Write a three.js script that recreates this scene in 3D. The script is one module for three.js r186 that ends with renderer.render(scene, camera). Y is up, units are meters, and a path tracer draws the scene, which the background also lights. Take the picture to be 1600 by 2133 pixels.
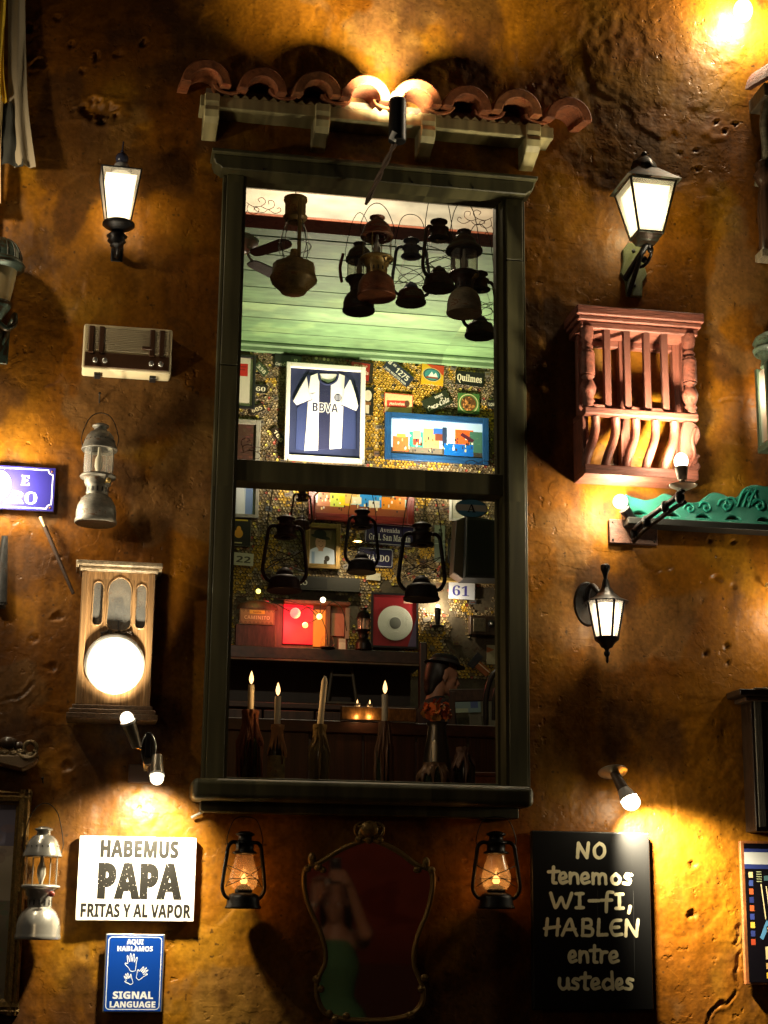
import * as THREE from 'three';
import { RoundedBoxGeometry } from 'three/addons/geometries/RoundedBoxGeometry.js';
import { mergeGeometries } from 'three/addons/utils/BufferGeometryUtils.js';

// ---------------------------------------------------------------- camera, sky, moonlight, exposure
const scene = new THREE.Scene();
const F = 3480, CX = 800, CY = 1066.5;                       // focal length and centre in photo pixels (1600 x 2133)
const camera = new THREE.PerspectiveCamera(2 * Math.atan(CY / F) * 180 / Math.PI, 768 / 1024, 0.02, 200);
const D2R = Math.PI / 180;
const CAM = new THREE.Vector3(0, 1.7, 4.95);
camera.position.copy(CAM);
camera.rotation.order = 'YXZ';
camera.rotation.set(14.01 * D2R, -10.0 * D2R, 0.64 * D2R);
scene.add(camera);
const renderer = new THREE.WebGLRenderer();
renderer.toneMapping = THREE.LinearToneMapping;
renderer.toneMappingExposure = 1.0;
renderer.shadowMap.enabled = true;
{ // a clear night sky: one deep blue, a touch paler at the horizon
  const w = 64, h = 32, d = new Float32Array(w * h * 4);
  for (let j = 0; j < h; j++) for (let i = 0; i < w; i++) {
    const e = Math.max(0, (j / h - 0.5) * 2), k = 1.4 - 0.6 * e, o = (j * w + i) * 4;
    d[o] = 0.0016 * k; d[o + 1] = 0.0018 * k; d[o + 2] = 0.0026 * k; d[o + 3] = 1;
  }
  const t = new THREE.DataTexture(d, w, h, THREE.RGBAFormat, THREE.FloatType);
  t.mapping = THREE.EquirectangularReflectionMapping; t.magFilter = THREE.LinearFilter; t.needsUpdate = true;
  scene.background = t; scene.environment = t;
}
const moon = new THREE.DirectionalLight(0xfff2e0, 0.012);
moon.position.set(-5, 12, 9); moon.target.position.set(1, 2, 0); moon.castShadow = true; moon.shadow.radius = 6;
Object.assign(moon.shadow.camera, { left: -8, right: 8, top: 8, bottom: -8, near: 0.1, far: 40 });
scene.add(moon, moon.target);

// ---------------------------------------------------------------- helpers
const V3 = (x, y, z) => new THREE.Vector3(x, y, z);
function P(px, py, z = 0) {                                   // photo pixel -> point on the plane at depth z (the facade is z = 0)
  const d = V3((px - CX) / F, -(py - CY) / F, -1).applyEuler(camera.rotation);
  return CAM.clone().addScaledVector(d, (z - CAM.z) / d.z);
}
function frameAt(px, py, z) {
  const o = P(px, py, z);
  return { o, sx: (P(px + 6, py, z).x - o.x) / 6, sy: (P(px, py - 6, z).y - o.y) / 6 };
}
let seed = 7;
const rnd = (a = 0, b = 1) => { seed = (seed * 1664525 + 1013904223) >>> 0; return a + (b - a) * seed / 4294967296; };
const h2 = (i, j, s = 0) => { let n = Math.imul(i, 374761393) + Math.imul(j, 668265263) + Math.imul(s, 974634777); n = Math.imul(n ^ (n >>> 13), 1274126177); return ((n ^ (n >>> 16)) >>> 0) / 4294967296; };
function noise(x, y, s = 0, per = 0) {
  const i = Math.floor(x), j = Math.floor(y), u = x - i, v = y - j, f = u * u * (3 - 2 * u), g = v * v * (3 - 2 * v);
  const w = k => per ? ((k % per) + per) % per : k;
  const a = h2(w(i), w(j), s), b = h2(w(i + 1), w(j), s), c = h2(w(i), w(j + 1), s), d = h2(w(i + 1), w(j + 1), s);
  return a + (b - a) * f + (c - a) * g + (a - b - c + d) * f * g;
}
function fbm(x, y, oct = 5, s = 0, per = 0) {
  let t = 0, a = 0.5, n = 0;
  for (let k = 0; k < oct; k++) { t += a * noise(x, y, s + k, per); n += a; a *= 0.5; x *= 2; y *= 2; per *= 2; }
  return t / n;
}
const sstep = (a, b, x) => { const t = Math.min(1, Math.max(0, (x - a) / (b - a))); return t * t * (3 - 2 * t); };
const taken = {};
function numbered(n) { const k = taken[n] = (taken[n] ?? -1) + 1; return k ? n + '_' + String(k).padStart(3, '0') : n; }
function tag(o, label, category, group, kind) { Object.assign(o.userData, { label }, category && { category }, group && { group }, kind && { kind }); return o; }
function thing(name, label, category, px, py, z, group, zf = 0) {    // a group whose axes are metres scaled so that one unit is one photo pixel at its place; zf: how far its front stands out, in those units
  const g = new THREE.Group(), f = frameAt(px, py, z + zf * frameAt(px, py, z).sx); g.name = numbered(name); f.o.z = z;
  g.position.copy(f.o); g.scale.set(f.sx, f.sy, f.sx); scene.add(g); tag(g, label, category, group);
  g.px = px; g.py = py; return g;
}
function world(name, label, category, group, kind) { const g = new THREE.Group(); g.name = numbered(name); scene.add(g); return tag(g, label, category, group, kind); }
function clean(g) {
  let n = g.index ? g.toNonIndexed() : g;
  for (const k of Object.keys(n.attributes)) if (!['position', 'normal', 'uv'].includes(k)) n.deleteAttribute(k);
  if (!n.attributes.uv) n.setAttribute('uv', new THREE.BufferAttribute(new Float32Array(n.attributes.position.count * 2), 2));
  n.clearGroups(); return n;
}
function mk(name, geo, mat, parent, label) {
  const g = Array.isArray(geo) ? (geo.length > 1 ? mergeGeometries(geo.map(clean)) : geo[0]) : geo;
  const m = new THREE.Mesh(g, mat); m.name = name; m.castShadow = m.receiveShadow = true;
  if (label) m.userData.label = label; parent.add(m); return m;
}
const tr = (g, x = 0, y = 0, z = 0, rx = 0, ry = 0, rz = 0) => { if (rz) g.rotateZ(rz); if (rx) g.rotateX(rx); if (ry) g.rotateY(ry); return g.translate(x, y, z); };
const box = (x0, x1, y0, y1, z0, z1) => new THREE.BoxGeometry(Math.abs(x1 - x0), Math.abs(y1 - y0), Math.abs(z1 - z0)).translate((x0 + x1) / 2, (y0 + y1) / 2, (z0 + z1) / 2);
function rbox(x0, x1, y0, y1, z0, z1, r) {
  const w = Math.abs(x1 - x0), h = Math.abs(y1 - y0), d = Math.abs(z1 - z0);
  return new RoundedBoxGeometry(w, h, d, 2, Math.min(r, w / 2.1, h / 2.1, d / 2.1)).translate((x0 + x1) / 2, (y0 + y1) / 2, (z0 + z1) / 2);
}
const lathe = (pts, seg = 28) => new THREE.LatheGeometry(pts.map(p => new THREE.Vector2(p[0], p[1])), seg);
const tube = (pts, r, seg = 24, rs = 7, closed = false) => new THREE.TubeGeometry(new THREE.CatmullRomCurve3(pts.map(p => V3(...p)), closed, 'catmullrom', 0.5), seg, r, rs, closed);
function rod(a, b, r0, r1 = r0, seg = 9) {
  const A = V3(...a), B = V3(...b), d = B.clone().sub(A), g = new THREE.CylinderGeometry(r1, r0, d.length(), seg);
  g.applyQuaternion(new THREE.Quaternion().setFromUnitVectors(V3(0, 1, 0), d.normalize()));
  return g.translate((A.x + B.x) / 2, (A.y + B.y) / 2, (A.z + B.z) / 2);
}
const ball = (x, y, z, r, sy = 1, sz = 1, w = 16) => new THREE.SphereGeometry(r, w, Math.round(w * 0.7)).scale(1, sy, sz).translate(x, y, z);
const shapeOf = pts => { const s = new THREE.Shape(); pts.forEach((p, i) => i ? s.lineTo(p[0], p[1]) : s.moveTo(p[0], p[1])); return s; };
function smooth(pts, n = 6, closed = true) {
  return new THREE.CatmullRomCurve3(pts.map(p => V3(p[0], p[1], p[2] || 0)), closed, 'centripetal').getPoints(pts.length * n).map(p => [p.x, p.y]);
}
const ext = (shape, depth, bevel = 0, z = 0, seg = 1) => new THREE.ExtrudeGeometry(shape, { depth: depth - 2 * bevel, bevelEnabled: bevel > 0, bevelSize: bevel, bevelThickness: bevel, bevelOffset: -bevel, bevelSegments: seg, curveSegments: 14 }).translate(0, 0, z + bevel);
function planarUV(g) {                                        // uv 0..1 over the shape's own bounds
  g.computeBoundingBox(); const b = g.boundingBox, p = g.attributes.position, uv = new Float32Array(p.count * 2);
  for (let i = 0; i < p.count; i++) { uv[2 * i] = (p.getX(i) - b.min.x) / (b.max.x - b.min.x); uv[2 * i + 1] = (p.getY(i) - b.min.y) / (b.max.y - b.min.y); }
  g.setAttribute('uv', new THREE.BufferAttribute(uv, 2)); return g;
}
function boxUV(g, s = 1) {                                    // uv in metres (or local units) by the dominant axis
  const n = g.index ? g.toNonIndexed() : g, p = n.attributes.position, q = n.attributes.normal, uv = new Float32Array(p.count * 2);
  for (let i = 0; i < p.count; i++) {
    const ax = Math.abs(q.getX(i)), ay = Math.abs(q.getY(i)), az = Math.abs(q.getZ(i));
    const [u, v] = az >= ax && az >= ay ? [p.getX(i), p.getY(i)] : ax >= ay ? [p.getZ(i), p.getY(i)] : [p.getX(i), p.getZ(i)];
    uv[2 * i] = u * s; uv[2 * i + 1] = v * s;
  }
  n.setAttribute('uv', new THREE.BufferAttribute(uv, 2)); return n;
}

// ---------------------------------------------------------------- textures
function dataTex(n, m, fn, srgb, wrap = true) {
  const d = new Uint8Array(n * m * 4);
  for (let j = 0; j < m; j++) for (let i = 0; i < n; i++) { const c = fn(i / n, j / m), o = (j * n + i) * 4; d[o] = c[0] * 255; d[o + 1] = c[1] * 255; d[o + 2] = c[2] * 255; d[o + 3] = 255; }
  const t = new THREE.DataTexture(d, n, m); t.magFilter = THREE.LinearFilter; if (wrap) t.wrapS = t.wrapT = THREE.RepeatWrapping;
  if (srgb) t.colorSpace = THREE.SRGBColorSpace; t.needsUpdate = true; return t;
}
const clamp = x => Math.min(1, Math.max(0, x)), grey = x => { x = clamp(x); return [x, x, x]; };
const tGrain = dataTex(256, 256, (u, v) => grey(fbm(u * 16, v * 16, 4, 3, 16)));                                   // fine lumps
const tWood = dataTex(256, 512, (u, v) => { const k = fbm(u * 24, v * 3, 4, 9, 0), s = noise(u * 90, v * 5, 4); return grey(0.25 + 0.55 * k + 0.3 * (s - 0.5)); });
const tWoodCol = dataTex(256, 512, (u, v) => { const k = 0.55 + 0.5 * fbm(u * 24, v * 3, 4, 9, 0) + 0.22 * (noise(u * 90, v * 5, 4) - 0.5); return grey(k); }, true);
const tPaint = dataTex(512, 512, (u, v) => {                                                                        // old paint: dirt blotches and worn spots
  const k = fbm(u * 6, v * 6, 5, 21, 6), s = fbm(u * 40, v * 40, 3, 30, 40), w = sstep(0.63, 0.68, s * 0.6 + k * 0.4);
  const b = 0.70 + 0.42 * (k - 0.5) + 0.22 * (s - 0.5); return [clamp(b * (1 - 0.35 * w) + 0.12 * w), clamp(b * (1 - 0.45 * w) + 0.08 * w), clamp(b * (1 - 0.5 * w) + 0.05 * w)];
}, true);
const tMetal = dataTex(256, 256, (u, v) => { const k = fbm(u * 8, v * 8, 5, 41, 8); return [0, clamp(0.35 + 0.6 * k), clamp(0.6 + 0.6 * k)]; });
const tRust = dataTex(512, 512, (u, v) => {
  const k = fbm(u * 7, v * 7, 5, 51, 7), f = fbm(u * 50, v * 50, 2, 61, 50), r = sstep(0.5, 0.6, k + 0.2 * (f - 0.5)), b = 0.8 + 0.4 * (f - 0.5);
  return [clamp(b * (1 - r) + r * (0.55 + 0.3 * f)), clamp(b * (1 - r) + r * (0.34 + 0.2 * f)), clamp(b * (1 - r) + r * (0.2 + 0.1 * f))];
}, true);
function canvasTex(w, h, draw) {
  const c = document.createElement('canvas'); c.width = w; c.height = h; const x = c.getContext('2d'); draw(x, w, h);
  const t = new THREE.CanvasTexture(c); t.colorSpace = THREE.SRGBColorSpace; t.anisotropy = 8; return t;
}
const lin = (r, g, b) => new THREE.Color().setRGB(r, g, b);
const mat = (c, rough = 0.6, metal = 0, more = {}) => new THREE.MeshStandardMaterial({ color: Array.isArray(c) ? lin(...c) : c, roughness: rough, metalness: metal, ...more });
const phys = (c, more) => new THREE.MeshPhysicalMaterial({ color: Array.isArray(c) ? lin(...c) : c, ...more });
const printed = (t, rough = 0.5, more = {}) => new THREE.MeshStandardMaterial({ map: t, roughness: rough, ...more });
const glow = (c, k, more = {}, cap = 3.2) => new THREE.MeshStandardMaterial({ color: 0xffffff, emissive: c, emissiveIntensity: Math.min(k, cap), roughness: 0.4, ...more });
const worn = (c, rough = 0.55, more = {}) => mat(c, rough, 0, { map: tPaint, bumpMap: tGrain, bumpScale: 0.0008, ...more });
const wood = (c, rough = 0.5, more = {}) => mat(c, rough, 0, { map: tWoodCol, bumpMap: tWood, bumpScale: 0.0006, ...more });
const iron = (c, rough = 0.5, more = {}) => mat(c, rough, 0.5, { map: tRust, bumpMap: tGrain, bumpScale: 0.0005, ...more });
const M = {
  glass: phys(0xffffff, { transmission: 1, thickness: 0, ior: 1.5, roughness: 0.02 }),
  dusty: phys([0.86, 0.84, 0.78], { transmission: 0.86, thickness: 0, ior: 1.5, roughness: 0.16 }),
  frosted: phys([0.96, 0.93, 0.86], { transmission: 0.92, thickness: 0, ior: 1.45, roughness: 0.34 }),
  amber: phys([1, 0.78, 0.5], { transmission: 0.9, thickness: 0, ior: 1.5, roughness: 0.22 }),
  black: iron([0.012, 0.012, 0.013], 0.42), blackPaint: mat([0.011, 0.011, 0.012], 0.35), chrome: mat([0.7, 0.67, 0.6], 0.24, 0.7, { bumpMap: tGrain, bumpScale: 0.0002 }),
  brass: mat([0.55, 0.36, 0.1], 0.38, 0.55, { map: tPaint, bumpMap: tGrain, bumpScale: 0.0005 }), gold: mat([0.6, 0.38, 0.11], 0.42, 0.55, { map: tPaint, bumpMap: tGrain, bumpScale: 0.0012 }),
  copper: mat([0.45, 0.15, 0.06], 0.42, 0.4, { map: tPaint, bumpMap: tGrain, bumpScale: 0.0005 }), pewter: mat([0.34, 0.31, 0.25], 0.55, 0.45, { map: tPaint, bumpMap: tGrain, bumpScale: 0.0006 }),
  wire: mat([0.03, 0.025, 0.02], 0.5, 0.6), white: mat([0.78, 0.76, 0.72], 0.5), cream: worn([0.66, 0.58, 0.42]), porcelain: mat([0.8, 0.79, 0.76], 0.25),
  wax: phys([0.82, 0.74, 0.56], { roughness: 0.45, sheen: 0.2 }),
};
const WARM = lin(1, 0.74, 0.4), SOFT = lin(1, 0.82, 0.56), FLAME = lin(1, 0.55, 0.2);
function pointLight(p, color, cd, r = 0.02) {
  const l = new THREE.PointLight(color, cd, 0, 2); l.position.copy(p); l.castShadow = true; l.shadow.radius = r / 0.02; scene.add(l); return l;
}
function spotLight(p, to, color, cd, angle, pen = 0.7, r = 0.02) {
  const l = new THREE.SpotLight(color, cd, 0, angle, pen, 2); l.position.copy(p); l.target.position.copy(to); l.castShadow = true; l.shadow.radius = r / 0.02; scene.add(l, l.target); return l;
}
const local = (g, x, y, z) => V3(x, y, z).multiply(g.scale).add(g.position);

// ---------------------------------------------------------------- facade wall: thick plaster with a window opening, real relief
const s2 = c => c <= 0.0031308 ? c * 12.92 : 1.055 * Math.pow(c, 1 / 2.4) - 0.055;
const O = { x0: P(490, 1000, 0).x, x1: P(1047, 1000, 0).x, y0: P(770, 1632, 0).y, y1: P(770, 396, 0).y };   // clear window opening
const gouges = [[205, 232, 26, 0.02, 1.6], [150, 95, 9, 0.009, 0.8], [200, 120, 12, 0.011, 0.6], [172, 150, 7, 0.008, 1], [245, 115, 8, 0.008, 1.2], [298, 92, 9, 0.01, 0.8], [80, 135, 10, 0.01, 1.3], [60, 60, 8, 0.008, 1], [118, 40, 7, 0.006, 1.6],
  [1490, 255, 5, 0.008, 1], [1508, 275, 6, 0.009, 1], [1450, 315, 5, 0.007, 1], [1455, 352, 6, 0.008, 1.3], [1530, 258, 6, 0.009, 1], [1415, 320, 4, 0.006, 1], [1477, 1126, 6, 0.008, 1], [1527, 1128, 5, 0.007, 1], [1490, 1206, 9, 0.008, 1.6], [1527, 1222, 6, 0.007, 1],
  [1470, 1362, 7, 0.008, 1], [1512, 1345, 7, 0.008, 0.7], [1515, 1380, 6, 0.007, 1], [1440, 1905, 8, 0.009, 1.4], [1445, 1800, 7, 0.008, 1.6], [110, 1390, 9, 0.006, 1], [70, 1330, 8, 0.006, 1], [140, 1595, 9, 0.007, 1], [118, 1285, 7, 0.006, 1.5], [1536, 771, 5, 0.007, 0.6], [1178, 880, 6, 0.005, 1.5]]
  .map(([x, y, r, d, e]) => { const p = P(x, y, 0); return [p.x, p.y, r * 0.00155, d, e]; });
const cracks = [[[1468, 2140], [1478, 2110], [1498, 2092], [1515, 2088], [1530, 2068]], [[1500, 836], [1530, 833], [1560, 840], [1600, 838]], [[1538, 1930], [1533, 1960], [1540, 1985], [1530, 2020], [1538, 2050]], [[0, 1460], [40, 1452], [70, 1425]], [[100, 1165], [140, 1160]], [[1405, 1640], [1404, 1700]], [[1330, 1175], [1370, 1190], [1400, 1180]]]
  .map(l => l.map(([x, y]) => { const p = P(x, y, 0); return [p.x, p.y]; }));
function segDist(x, y, a, b) { const dx = b[0] - a[0], dy = b[1] - a[1], t = clamp(((x - a[0]) * dx + (y - a[1]) * dy) / (dx * dx + dy * dy)); return Math.hypot(x - a[0] - t * dx, y - a[1] - t * dy); }
function relief(x, y) {
  const wx = x + 0.12 * (fbm(x * 2.2, y * 2.2, 3, 70) - 0.5), wy = y + 0.12 * (fbm(x * 2.2, y * 2.2, 3, 75) - 0.5);
  let z = 0.014 * (fbm(x * 1.1, y * 1.1, 3, 80) - 0.5) + 0.007 * (fbm(x * 7, y * 5, 3, 84) - 0.5) + 0.002 * (fbm(x * 26, y * 22, 3, 88) - 0.5);
  const pl = fbm(wx * 2.6, wy * 2.6, 5, 92); z += 0.0022 * sstep(0.5, 0.53, pl) + 0.0014 * sstep(0.6, 0.63, pl);
  const rough = sstep(0.52, 0.62, fbm(x * 1.5, y * 1.5, 3, 99)); z += rough * 0.0035 * (fbm(x * 40, y * 34, 2, 101) - 0.5);
  for (const g of gouges) { const dx = (x - g[0]) / g[4], dy = y - g[1]; if (Math.abs(dx) < 3 * g[2] && Math.abs(dy) < 3 * g[2]) { const d = Math.hypot(dx, dy) / g[2] + 0.9 * (noise(x * 90, y * 90, 5) - 0.5); z -= g[3] * (1 - sstep(0.55, 1.05, d)); z += 0.2 * g[3] * Math.exp(-((d - 1.25) ** 2) * 14); } }
  for (const l of cracks) for (let i = 0; i + 1 < l.length; i++) { const d = segDist(x + 0.012 * (noise(x * 60, y * 60, 8) - 0.5), y + 0.012 * (noise(x * 60, y * 60, 9) - 0.5), l[i], l[i + 1]); if (d < 0.02) { z -= 0.006 * (1 - sstep(0.001, 0.006, d)); z += 0.002 * Math.exp(-d * d * 9000); } }
  return z;
}
const WALLX = [-1.5, 4.0], WALLY = [0, 6.2];
function gridLines(lo, hi, a, b, fine, coarse, keep) {
  const s = []; let x = lo;
  while (x < hi - 1e-9) { s.push(x); x += x >= a && x < b ? fine : coarse; }
  s.push(hi);
  for (const k of keep) { let best = 0; s.forEach((v, i) => { if (Math.abs(v - k) < Math.abs(s[best] - k)) best = i; }); s[best] = k; }
  return s;
}
{
  const H = { x0: O.x0 - 0.03, x1: O.x1 + 0.03, y0: O.y0 - 0.02, y1: O.y1 + 0.03 };
  const gx = gridLines(WALLX[0], WALLX[1], -0.35, 2.62, 0.0072, 0.07, [H.x0, H.x1]), gy = gridLines(WALLY[0], WALLY[1], 1.25, 5.15, 0.0072, 0.07, [H.y0, H.y1]);
  const nx = gx.length, ny = gy.length, pos = new Float32Array(nx * ny * 3), uv = new Float32Array(nx * ny * 2), idx = [];
  for (let j = 0; j < ny; j++) for (let i = 0; i < nx; i++) {
    const o = j * nx + i, x = gx[i], y = gy[j]; pos[3 * o] = x; pos[3 * o + 1] = y; pos[3 * o + 2] = relief(x, y); uv[2 * o] = x; uv[2 * o + 1] = y;
    if (i + 1 < nx && j + 1 < ny) { const cx = (x + gx[i + 1]) / 2, cy = (y + gy[j + 1]) / 2; if (!(cx > H.x0 && cx < H.x1 && cy > H.y0 && cy < H.y1)) idx.push(o, o + 1, o + nx + 1, o, o + nx + 1, o + nx); }
  }
  const skin = new THREE.BufferGeometry(); skin.setAttribute('position', new THREE.BufferAttribute(pos, 3)); skin.setAttribute('uv', new THREE.BufferAttribute(uv, 2)); skin.setIndex(idx); skin.computeVertexNormals();
  // ochre limewash: layers of yellow, brown and worn grey, in patches with edges of their own
  const x0 = -0.9, y0 = 0.95, W = 4.2, HH = 4.3;
  const col = dataTex(2048, 2048, (u, v) => {
    const x = x0 + u * W, y = y0 + v * HH, wx = x + 0.12 * (fbm(x * 2.2, y * 2.2, 3, 70) - 0.5), wy = y + 0.12 * (fbm(x * 2.2, y * 2.2, 3, 75) - 0.5);
    const pl = fbm(wx * 2.6, wy * 2.6, 5, 92), a = sstep(0.32, 0.68, fbm(wx * 2.3, wy * 1.9, 6, 120)), b = sstep(0.5, 0.74, fbm(wx * 5, wy * 4.2, 5, 130)), st = fbm(x * 55, y * 9, 3, 140), fine = fbm(x * 120, y * 110, 2, 150);
    const g = sstep(0.6, 0.66, fbm(wx * 3.4 + 9, wy * 3.4, 5, 160)) * 0.28, dk = sstep(0.55, 0.7, fbm(wx * 5, wy * 4, 6, 170)) * 0.8, sp = sstep(0.8, 0.86, fbm(x * 60, y * 60, 3, 180));
    const k = 0.5 + 0.2 * (st - 0.5) + 0.3 * (fine - 0.5) + 0.08 * sstep(0.5, 0.512, pl);
    let r = 0.25 + 0.19 * a + 0.09 * b, gg = 0.082 + 0.088 * a + 0.068 * b, bb = 0.004 + 0.004 * a + 0.006 * b;
    r += (0.30 - r) * g; gg += (0.215 - gg) * g; bb += (0.105 - bb) * g;
    r += (0.10 - r) * dk; gg += (0.04 - gg) * dk; bb += (0.012 - bb) * dk;
    r += (0.05 - r) * sp * 0.7; gg += (0.025 - gg) * sp * 0.7; bb += (0.01 - bb) * sp * 0.7;
    return [clamp(s2(r * k)), clamp(s2(gg * k)), clamp(s2(bb * k))];
  }, true);
  col.repeat.set(1 / W, 1 / HH); col.offset.set(-x0 / W, -y0 / HH); col.wrapS = col.wrapT = THREE.MirroredRepeatWrapping;
  const bump = dataTex(1024, 1024, (u, v) => {
    const a = fbm(u * 10, v * 10, 7, 200, 10), st = fbm(u * 9, v * 70, 4, 210, 0), s2r = fbm(u * 60, v * 8, 3, 212, 0), g = fbm(u * 90, v * 90, 3, 216, 90), pit = sstep(0.74, 0.86, fbm(u * 40, v * 40, 4, 220, 40)), chip = sstep(0.56, 0.6, fbm(u * 14 + 2 * a, v * 14, 6, 225, 14));
    return grey(0.5 * a + 0.12 * st + 0.1 * s2r + 0.16 * g - 0.3 * pit + 0.1 * chip + 0.08);
  });
  bump.repeat.set(1 / 1.1, 1 / 1.1);
  const rough = dataTex(256, 256, (u, v) => grey(0.42 + 0.5 * fbm(u * 9, v * 9, 4, 230, 9))); rough.repeat.set(0.9, 0.9);
  const plaster = new THREE.MeshPhysicalMaterial({ specularIntensity: 0.5, map: col, bumpMap: bump, bumpScale: 0.0045, roughnessMap: rough, roughness: 0.66 });
  const g = world('facade_wall', 'old ochre yellow plaster wall hung with lamps and signs', 'wall');
  mk('plaster_face', skin, plaster, g);
  const T = -0.22, B = { x0: O.x0 - 0.3, x1: O.x1 + 0.36, y0: O.y0 - 0.03, y1: O.y1 + 0.42 };           // the back face, with splayed reveals
  mk('inner_face', [box(WALLX[0], B.x0, WALLY[0], WALLY[1], T, T - 0.03), box(B.x1, WALLX[1], WALLY[0], WALLY[1], T, T - 0.03), box(B.x0, B.x1, B.y1, WALLY[1], T, T - 0.03), box(B.x0, B.x1, WALLY[0], B.y0, T, T - 0.03)], mat([0.16, 0.1, 0.04], 0.8, 0, { bumpMap: tGrain, bumpScale: 0.004 }), g);
  const q = [[H.x0, H.y0], [H.x1, H.y0], [H.x1, H.y1], [H.x0, H.y1]], r = [[B.x0, B.y0], [B.x1, B.y0], [B.x1, B.y1], [B.x0, B.y1]], rp = [];
  for (let i = 0; i < 4; i++) { const a = q[i], b = q[(i + 1) % 4], c = r[(i + 1) % 4], d = r[i]; rp.push(...a, 0.0, ...b, 0.0, ...c, T, ...a, 0.0, ...c, T, ...d, T); }
  const rg = new THREE.BufferGeometry(); rg.setAttribute('position', new THREE.BufferAttribute(new Float32Array(rp), 3)); rg.computeVertexNormals(); mk('reveal', boxUV(rg), mat([0.2, 0.12, 0.05], 0.8, 0, { bumpMap: tGrain, bumpScale: 0.003 }), g);
}
// ---------------------------------------------------------------- the street side: ground and a red house front out of view, placed for the mirror to reflect
{
  const g = mk('street', boxUV(box(-14, 16, -0.2, 0, 0.3, 24)), mat([0.09, 0.08, 0.07], 0.8, 0, { map: tPaint, bumpMap: tGrain, bumpScale: 0.004 }), scene); g.userData.kind = 'structure';
  const h = world('unseen_house_opposite', 'dark red house front out of view across the street, placed for the mirror to reflect', 'house');
  const red = mat([0.5, 0.07, 0.03], 0.8, 0, { map: tPaint, bumpMap: tGrain, bumpScale: 0.004 });
  mk('wall', [box(-6, 9, 0, 6.5, 10.4, 10.9)], red, h);
  mk('plinth', [box(-6, 9, 0, 0.6, 10.34, 10.4)], mat([0.12, 0.03, 0.02], 0.8), h);
  mk('cornice', [box(-6.1, 9.1, 6.5, 6.7, 10.2, 11)], mat([0.4, 0.34, 0.26], 0.7), h);
}
{ // unseen street lamp out of frame, placed for the faint light on the window frame and on the lanterns' street side
  const T = world('unseen_street_lamp', 'unseen iron street lamp placed to light the window frame and lanterns', 'street lamp'); T.position.set(-2.6, 0, 7.6);
  mk('post', lathe([[0.16, 0], [0.16, 0.1], [0.09, 0.2], [0.06, 0.5], [0.045, 3.4], [0.06, 3.45], [0, 3.46]], 18), M.black, T); mk('collar', lathe([[0.05, 3.44], [0.09, 3.5], [0.07, 3.54], [0, 3.54]], 18), M.black, T); mk('lamp_globe', ball(0, 3.72, 0, 0.18), glow(WARM, 3), T); mk('cap', lathe([[0.1, 3.87], [0.06, 3.93], [0, 3.97]], 16), M.black, T); pointLight(V3(-2.6, 3.72, 7.6), WARM, 1.8, 0.17);
}
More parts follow.
